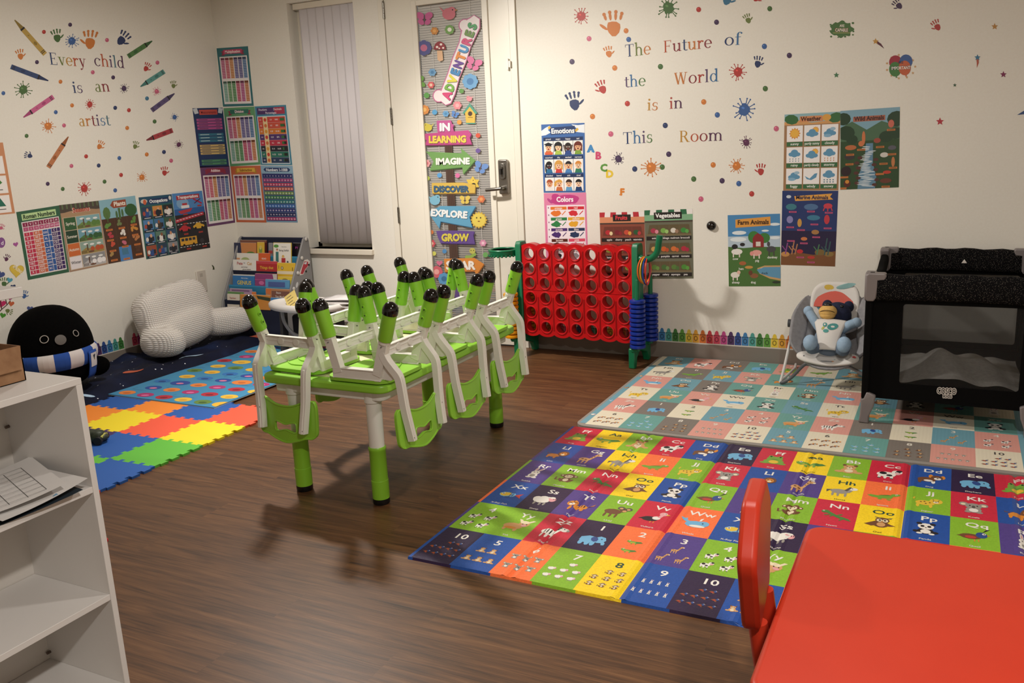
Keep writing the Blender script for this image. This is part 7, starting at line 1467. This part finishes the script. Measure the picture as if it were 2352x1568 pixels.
def side(name, fn, u0, u1, zlow):
    """fabric wall with a netting window; fn(u, z, d)"""
    mb = MB(); mb.T = T0; wn = rrect(u0+.14 if 'rear' not in name else u0+.10, zlow, u1-.055 if 'rear' not in name else u1-.03, .575, .012, 3)
    mb.prism([(u0, .135), (u1, .128), (u1, .60), (u0, .60)], (-.002, .002), FAB, fn, [wn]); o = mb.build(name, pp, smooth=0)
    mb = MB(); mb.T = T0; mb.add([fn(a, c, 0) for a, c in wn], [tuple(range(len(wn)))], NET); mb.build('netting', o, smooth=0); return o
fw = side('front_wall', lambda a, c, d: (a, qy0+d, c), qx0, qx1, .212); side('rear_wall', lambda a, c, d: (a, qy1+d, c), qx0, qx1, .215)
side('side_wall', lambda a, c, d: (qx0+d, a, c), qy0, qy1, .30); side('side_wall', lambda a, c, d: (qx1+d, a, c), qy0, qy1, .30)
mb = MB(); mb.T = T0; mb.box((qx0+.005, qy0+.005, .14), (qx1-.005, qy1-.005, .185), FAB); mb.build('mattress', pp, bevel=.008)
mb = MB(); mb.T = T0; mb.box((4.93, -.56, .0142), (5.02, -.46, .14), PGR); mb.build('centre_foot', pp, bevel=.01)
a = Art(lambda u, v: T0 @ BW(u, v, qy0-.0025), NB, -1, lift=.0008)
for t_, x, y, h, f_ in (('COSCO', 2174, 904, 13, 44), ('kids', 2176, 913, 9, 22)):
    for dx, dy in ((-1.6, 0), (1.6, 0), (0, -1.6), (0, 1.6), (1.2, 1.2), (-1.2, -1.2), (1.2, -1.2), (-1.2, 1.2)): a.text(t_, x+dx, y+dy, h, '#cfc8c0', fit=f_, rot=3)
a.up(); a.up()
for t_, x, y, h, f_ in (('COSCO', 2174, 904, 13, 44), ('kids', 2176, 913, 9, 22)): a.text(t_, x, y, h, '#1a1716', fit=f_, rot=3)
a.build('logo_print', fw, smooth=0)
a = Art(lambda u, v: T0 @ BW(u, v, qy1-.030), NB, -1, lift=.0008); a.poly([(2208, 604), (2221, 604), (2215, 595)], '#d8d2ca'); a.build('triangle_mark', brail, smooth=0)
# grey blanket heaped on the mattress
def hf(x, y):
    t = (x-4.72)/.56; h = .125*math.exp(-((t-.42)/(.20 if t < .42 else .42))**2)+.03*math.exp(-((t-.05)/.2)**2)
    return .187+h*math.exp(-((y+.70)/.24)**2)*(1+.12*sin(26*x+9*y))+.006*sin(40*x+12*y)+.006
mb = MB(); mb.surf(lambda u, v: (4.70+.57*u, -.93+.6*v+.02*sin(u*9), hf(4.70+.57*u, -.93+.6*v)), 50, 44, noisy('grey_fleece', '#8b8985', '#9a9894', 70, .95, .2, .002)); o = mb.build('blanket', smooth=180)
tag(o, 'grey blanket heaped on the mattress inside the playpen', 'blanket')

# ================================================================ baby bouncer with a plush toy
bo = thing('baby_bouncer', 'grey baby bouncer seat with rainbow headrest beside the playpen', 'bouncer', (4.42, -.35, .0138))
T0 = Matrix.Translation((-4.42, .35, -.0138)); GF = noisy('bouncer_grey', '#858487', '#959497', 50, .85, .15, .002); WF = M('#d8d4cf', .8)
E2 = V((0, .62, .785)).normalized(); NN = V((0, -.785, .62)).normalized(); C0 = V((4.418, -.36, .335))
def sh(u, v, lift=0):           # u across, v up the seat, dished
    r2 = (u/.20)**2+((v)/.25)**2; return C0+V((1, 0, 0))*u+E2*v+NN*(-.085*(1-min(1, r2))+.015*(v/.25)**2*0+lift)-V((0, 0, 0))
def disc(fn, name, m, mb=None, n=40, rr=8, thick=.012, parent=bo):
    mb = MB(); mb.T = T0; vs = [fn(0, 0)]
    for j in range(1, rr+1):
        for i in range(n): vs.append(fn(j/rr, 2*pi*i/n))
    fs = [(0, 1+i, 1+(i+1) % n) for i in range(n)]
    for j in range(1, rr):
        for i in range(n): a_ = 1+(j-1)*n; c_ = 1+j*n; fs.append((a_+i, c_+i, c_+(i+1) % n, a_+(i+1) % n))
    mb.add(vs, fs, m); o = mb.build(name, parent, smooth=70)
    if thick: s_ = o.modifiers.new('t', 'SOLIDIFY'); s_.thickness = thick; s_.offset = 1
    return o
def ow(th):
    w_ = .19*(1+.05*cos(2*th)); x = w_*math.copysign(abs(cos(th))**.8, cos(th)); z = .25*math.copysign(abs(sin(th))**.9, sin(th))
    if z > .1: x *= 1-.42*((z-.1)/.15)**1.3
    return x, z
disc(lambda r, t: sh(ow(t)[0]*r, ow(t)[1]*r), 'seat_shell', GF)
for s in (-1, 1):
    mb = MB(); mb.T = T0
    def wing(u, v, s=s): z = -.19+.37*v; x = .197*(1-.30*max(0, (v-.55)/.45)**1.5)*(1-.35*max(0, (.25-v)/.25)**2); w0 = sin(pi*min(1, v*1.0))**.5; return C0+V((s*(x-.075*(1-u)*w0), 0, 0))+E2*z+NN*(.055*u*w0-.012)
    mb.surf(wing, 8, 16, GF); o = mb.build('side_wing', bo, smooth=80); s_ = o.modifiers.new('t', 'SOLIDIFY'); s_.thickness = .012
hd = disc(lambda r, t: sh(.125*r*math.copysign(abs(cos(t))**.7, cos(t)), .125+.125*r*math.copysign(abs(sin(t))**.7, sin(t)), .016+.012*(1-r*r)), 'head_support', WF)
a = Art(lambda u, v: T0 @ sh(u, v, .034), NN, 1, lift=.001)
for k, c in enumerate(('#c8503f', '#e0a05a', '#d8c060', '#8faa68', '#5f9aa0')):
    r1 = .092-.013*k; a.poly([(-.004+r1*1.1*cos(t), .112+r1*sin(t)) for t in [pi*i/16 for i in range(17)]], c); a.up()
a.poly([(-.004+.026*cos(t), .112+.026*sin(t)) for t in [pi*i/10 for i in range(11)]], '#d8d4cf')
a.ell(-.035, .215, .024, .013, '#d8b84a'); a.ell(.06, .165, .018, .018, '#6a4430'); a.ell(.045, .135, .016, .02, '#6a4430'); a.ell(.05, .222, .05, .012, '#7fa8a8', 8); a.ell(-.06, .115, .03, .02, '#3f7f90'); a.up(); a.ell(.058, .163, .011, .011, '#d8b090'); a.build('rainbow_print', hd, smooth=0)
disc(lambda r, t: sh(.155*r*cos(t), -.195+.045*r*sin(t), .012), 'front_hem', WF, rr=4)
a = Art(lambda u, v: T0 @ sh(u, v, .025), NN, 1, lift=.0008)
for x, y, c, r in ((-.1, -.19, '#4a4f58', 20), (-.06, -.2, '#c85a4a', 15), (.05, -.2, '#5f9a98', -15), (.09, -.19, '#4a4f58', -25), (.02, -.21, '#c88a5a', 0), (.12, -.18, '#c84a4a', -30)): a.ell(x, y, .022, .006, c, r, 10)
a.build('hem_print', bo, smooth=0)
mb = MB(); mb.T = T0; p = BW(1897, 834, -.47); mb.prism(rrect(p.x-.042, p.z-.018, p.x+.042, p.z+.018, .014), (-.50, -.46), M('#8f9092', .3), lambda a_, c, d: (a_, d, c)); mb.build('vibration_box', bo, bevel=.008, seg=3)
f0 = FL(1792, 880, .02); mtu = M('#9a9a9c', .35); 
mb = MB(); mb.T = T0; mb.tube(spline([(p.x-.03, -.47, p.z-.005), (p.x-.1, -.46, p.z-.012), (f0.x+.06, -.44, .06), (f0.x+.02, f0.y, .03), (f0.x, f0.y, .024)], 5), .009, M('#55565a', .4), 10); mb.tube(spline([(p.x+.03, -.47, p.z-.005), (p.x+.12, -.45, p.z-.02), (4.66, -.4, .045), (4.68, -.36, .026)], 5), .009, mtu, 10); mb.build('base_bar', bo)
for s in (-1, 1):
    mb = MB(); mb.T = T0; x0 = f0.x if s < 0 else 4.68; xs = 4.418+s*.205; mb.tube(spline([(x0, f0.y, .024), (x0-s*.015, f0.y+.02, .10), (xs, -.36, .26), (xs, -.28, .34)], 6), .0075, M('#cfcdcb', .35), 10); mb.tube([(xs-s*.0, -.34, .33), (xs+s*.02, -.34, .33)], .022, M('#3f4246', .4), 16)
    mb.tube([(x0, f0.y, .03), (x0+.03*-s, f0.y+.30, .03), (x0-s*.02, -.06, .03)], .0075, M('#cfcdcb', .35), 10); mb.build('leg', bo)
# belly pad that holds the toy in
mb = MB(); mb.T = T0
def bib(u, v): z = -.165+.165*v; w_ = (.038+.042*v**1.2); return C0+V((-.002+(2*u-1)*w_, 0, 0))+E2*z+NN*(.035+.035*sin(pi*min(1, v*.62+.12))*(1-(2*u-1)**2*.45))
mb.surf(bib, 12, 12, WF); o = mb.build('belly_pad', bo, smooth=80); s_ = o.modifiers.new('t', 'SOLIDIFY'); s_.thickness = .008; s_.offset = 1
a = Art(lambda u, v: T0 @ (V(bib(u, v))+NN*.009), NN, 1, lift=.0008); a.ell(.62, .72, .2, .12, '#3f8a88', 12, 16); a.ell(.34, .78, .08, .08, '#3f8a88'); a.ell(.38, .56, .12, .06, '#3f8f8a'); a.ell(.26, .66, .08, .04, '#a8a848', 40, 8); a.up(); a.ell(.33, .79, .035, .035, '#d8d4cf'); a.build('lizard_print', o, smooth=0)
# plain stuffed toy
pt = thing('stuffed_toy', 'blue and tan stuffed animal strapped into the bouncer seat', 'plush toy', (4.418, -.40, .30))
T0 = Matrix.Translation((-4.418, .40, -.30)); PB = noisy('toy_blue', '#8fa9c2', '#9bb3ca', 70, .95, .3, .003); PN = noisy('toy_navy', '#1b2036', '#242a44', 70, .95, .3, .003); PT_ = noisy('toy_tan', '#d0a55c', '#dbb26a', 70, .95, .3, .003)
def at(u, v, n): return C0+V((u, 0, 0))+E2*v+NN*n
def blob(name, parts, m, parent=pt):
    mb = MB(); mb.T = T0
    for c, r in parts: mb.ball(c, r, m, 22, 14)
    return mb.build(name, parent, smooth=180)
blob('body', [(at(0, -.09, -.02), (.085, .07, .09)), (at(0, -.03, -.01), (.07, .06, .07))], M('#6f7f92', .95))
h_ = blob('head', [(at(.022, .062, .0), (.070, .06, .068))], PN)
blob('muzzle', [(at(-.02, .048, .06), (.046, .046, .036)), (at(-.02, .032, .055), (.040, .04, .026))], PT_, h_)
blob('nose', [(at(-.022, .074, .082), (.022, .016, .014))], M('#101016', .4), h_)
mb = MB(); mb.T = T0; q = [at(-.02+.044*cos(t), .038-.008*sin(t)*1.0, .0) for t in [pi*(.12+.76*i/12) for i in range(13)]]; mb.tube([at(-.02+.040*cos(t), .036-.006*sin(t), .06+.048*sin(t)) for t in [pi*(.1+.8*i/14) for i in range(15)]], .0018, M('#4a3418', .8), 6); mb.build('mouth_seam', h_)
for u in (-.035, .045): blob('eye', [(at(u, .082, .056), (.010, .008, .010))], M('#0a0a0c', .15), h_)
for u, v in ((-.035, .118), (.072, .116)): blob('ear', [(at(u, v, -.005), (.026, .016, .030))], PN, h_)
for s, e in ((-1, (-.118, .05)), (1, (.125, -.005))):
    mb = MB(); mb.T = T0; P = spline([at(s*.055, -.03, .02), at(s*.09, (-.03+e[1])/2, .045), at(e[0], e[1], .055)], 6); mb.tube(P, [.026-.004*(i/len(P)) for i in range(len(P))], PB, 14); mb.ball(P[-1], (.026, .024, .026), PB, 16, 10); mb.build('arm', pt, smooth=180)
for s in (-1, 1):
    mb = MB(); mb.T = T0; P = spline([at(s*.045, -.13, .015), at(s*.075, -.165, .05), at(s*.080, -.165, .085)], 6); mb.tube(P, .03, M('#5f7084', .95), 14); mb.ball(at(s*.082, -.155, .098), (.036, .034, .042), PB, 18, 12); mb.build('leg', pt, smooth=180)

# ================================================================ red table and chair
RT = noisy('red_plastic', '#b52f19', '#ba321b', 6, .36, 0)
rt = thing('kids_table', 'low red plastic kids table with rounded corners in front of the bright mat', 'table', (5.09, -3.515, 0)); T0 = Matrix.Translation((-5.09, 3.515, 0))
mb = MB(); mb.T = T0; mb.prism(rrect(4.704, -3.852, 5.475, -3.178, .045, 8), (.43, .481), RT, lambda a_, c, d: (a_, c, d)); mb.build('table_top', rt, bevel=.012, seg=4)
for x in (4.775, 5.405):
    for y in (-3.78, -3.25):
        mb = MB(); mb.T = T0; mb.lathe([(.034, 0), (.046, .02), (.058, .43)], RT, 24, (x, y, 0)); mb.build('leg', rt)
rc = thing('kids_chair', 'red plastic kids chair with a tall shield shaped back at the red table', 'chair', (4.62, -3.42, 0)); T0 = Matrix.Translation((-4.62, 3.42, 0))
ang = rad(5.5); d_ = V((-sin(ang), cos(ang), 0)); n_ = V((cos(ang), sin(ang), 0)); B0 = V((4.642, -3.545, 0))
out = spline([(.055, .352, 0), (.045, .375, 0), (.012, .49, 0), (.0, .53, 0), (.006, .565, 0), (.07, .635, 0), (.09, .650, 0), (.115, .654, 0), (.205, .654, 0), (.23, .650, 0), (.25, .635, 0), (.314, .565, 0), (.32, .53, 0), (.308, .49, 0), (.275, .375, 0), (.265, .352, 0), (.24, .342, 0), (.08, .342, 0), (.055, .352, 0)], 3)[:-1]; out = [V((p.x, .366+(p.y-.342)*.855, 0)) for p in out]
mb = MB(); mb.T = T0; mb.prism([(p.x, p.y) for p in out], (-.018, .020), RT, lambda a_, c, e: B0+d_*a_+n_*(e+.10*(.5-c)*.3)+V((0, 0, c))); mb.build('backrest', rc, bevel=.012, seg=3)
for a_ in (.09, .23):
    mb = MB(); mb.T = T0; q = B0+d_*a_; mb.tube([q+n_*.015+V((0, 0, .37)), q+n_*.03+V((0, 0, .26))], .02, RT, 14); mb.build('back_post', rc)
mb = MB(); mb.T = T0; mb.prism([tuple((B0+d_*a_+n_*c)[:2]) for a_, c in rrect(.0, .02, .32, .30, .06)], (.255, .292), RT, lambda a_, c, e: (a_, c, e)); mb.build('seat', rc, bevel=.01, seg=3)
for a_ in (.05, .27):
    for c in (.06, .26):
        mb = MB(); mb.T = T0; q = B0+d_*a_+n_*c; mb.lathe([(.022, 0), (.034, .255)], RT, 18, (q.x, q.y, 0)); mb.build('leg', rc)
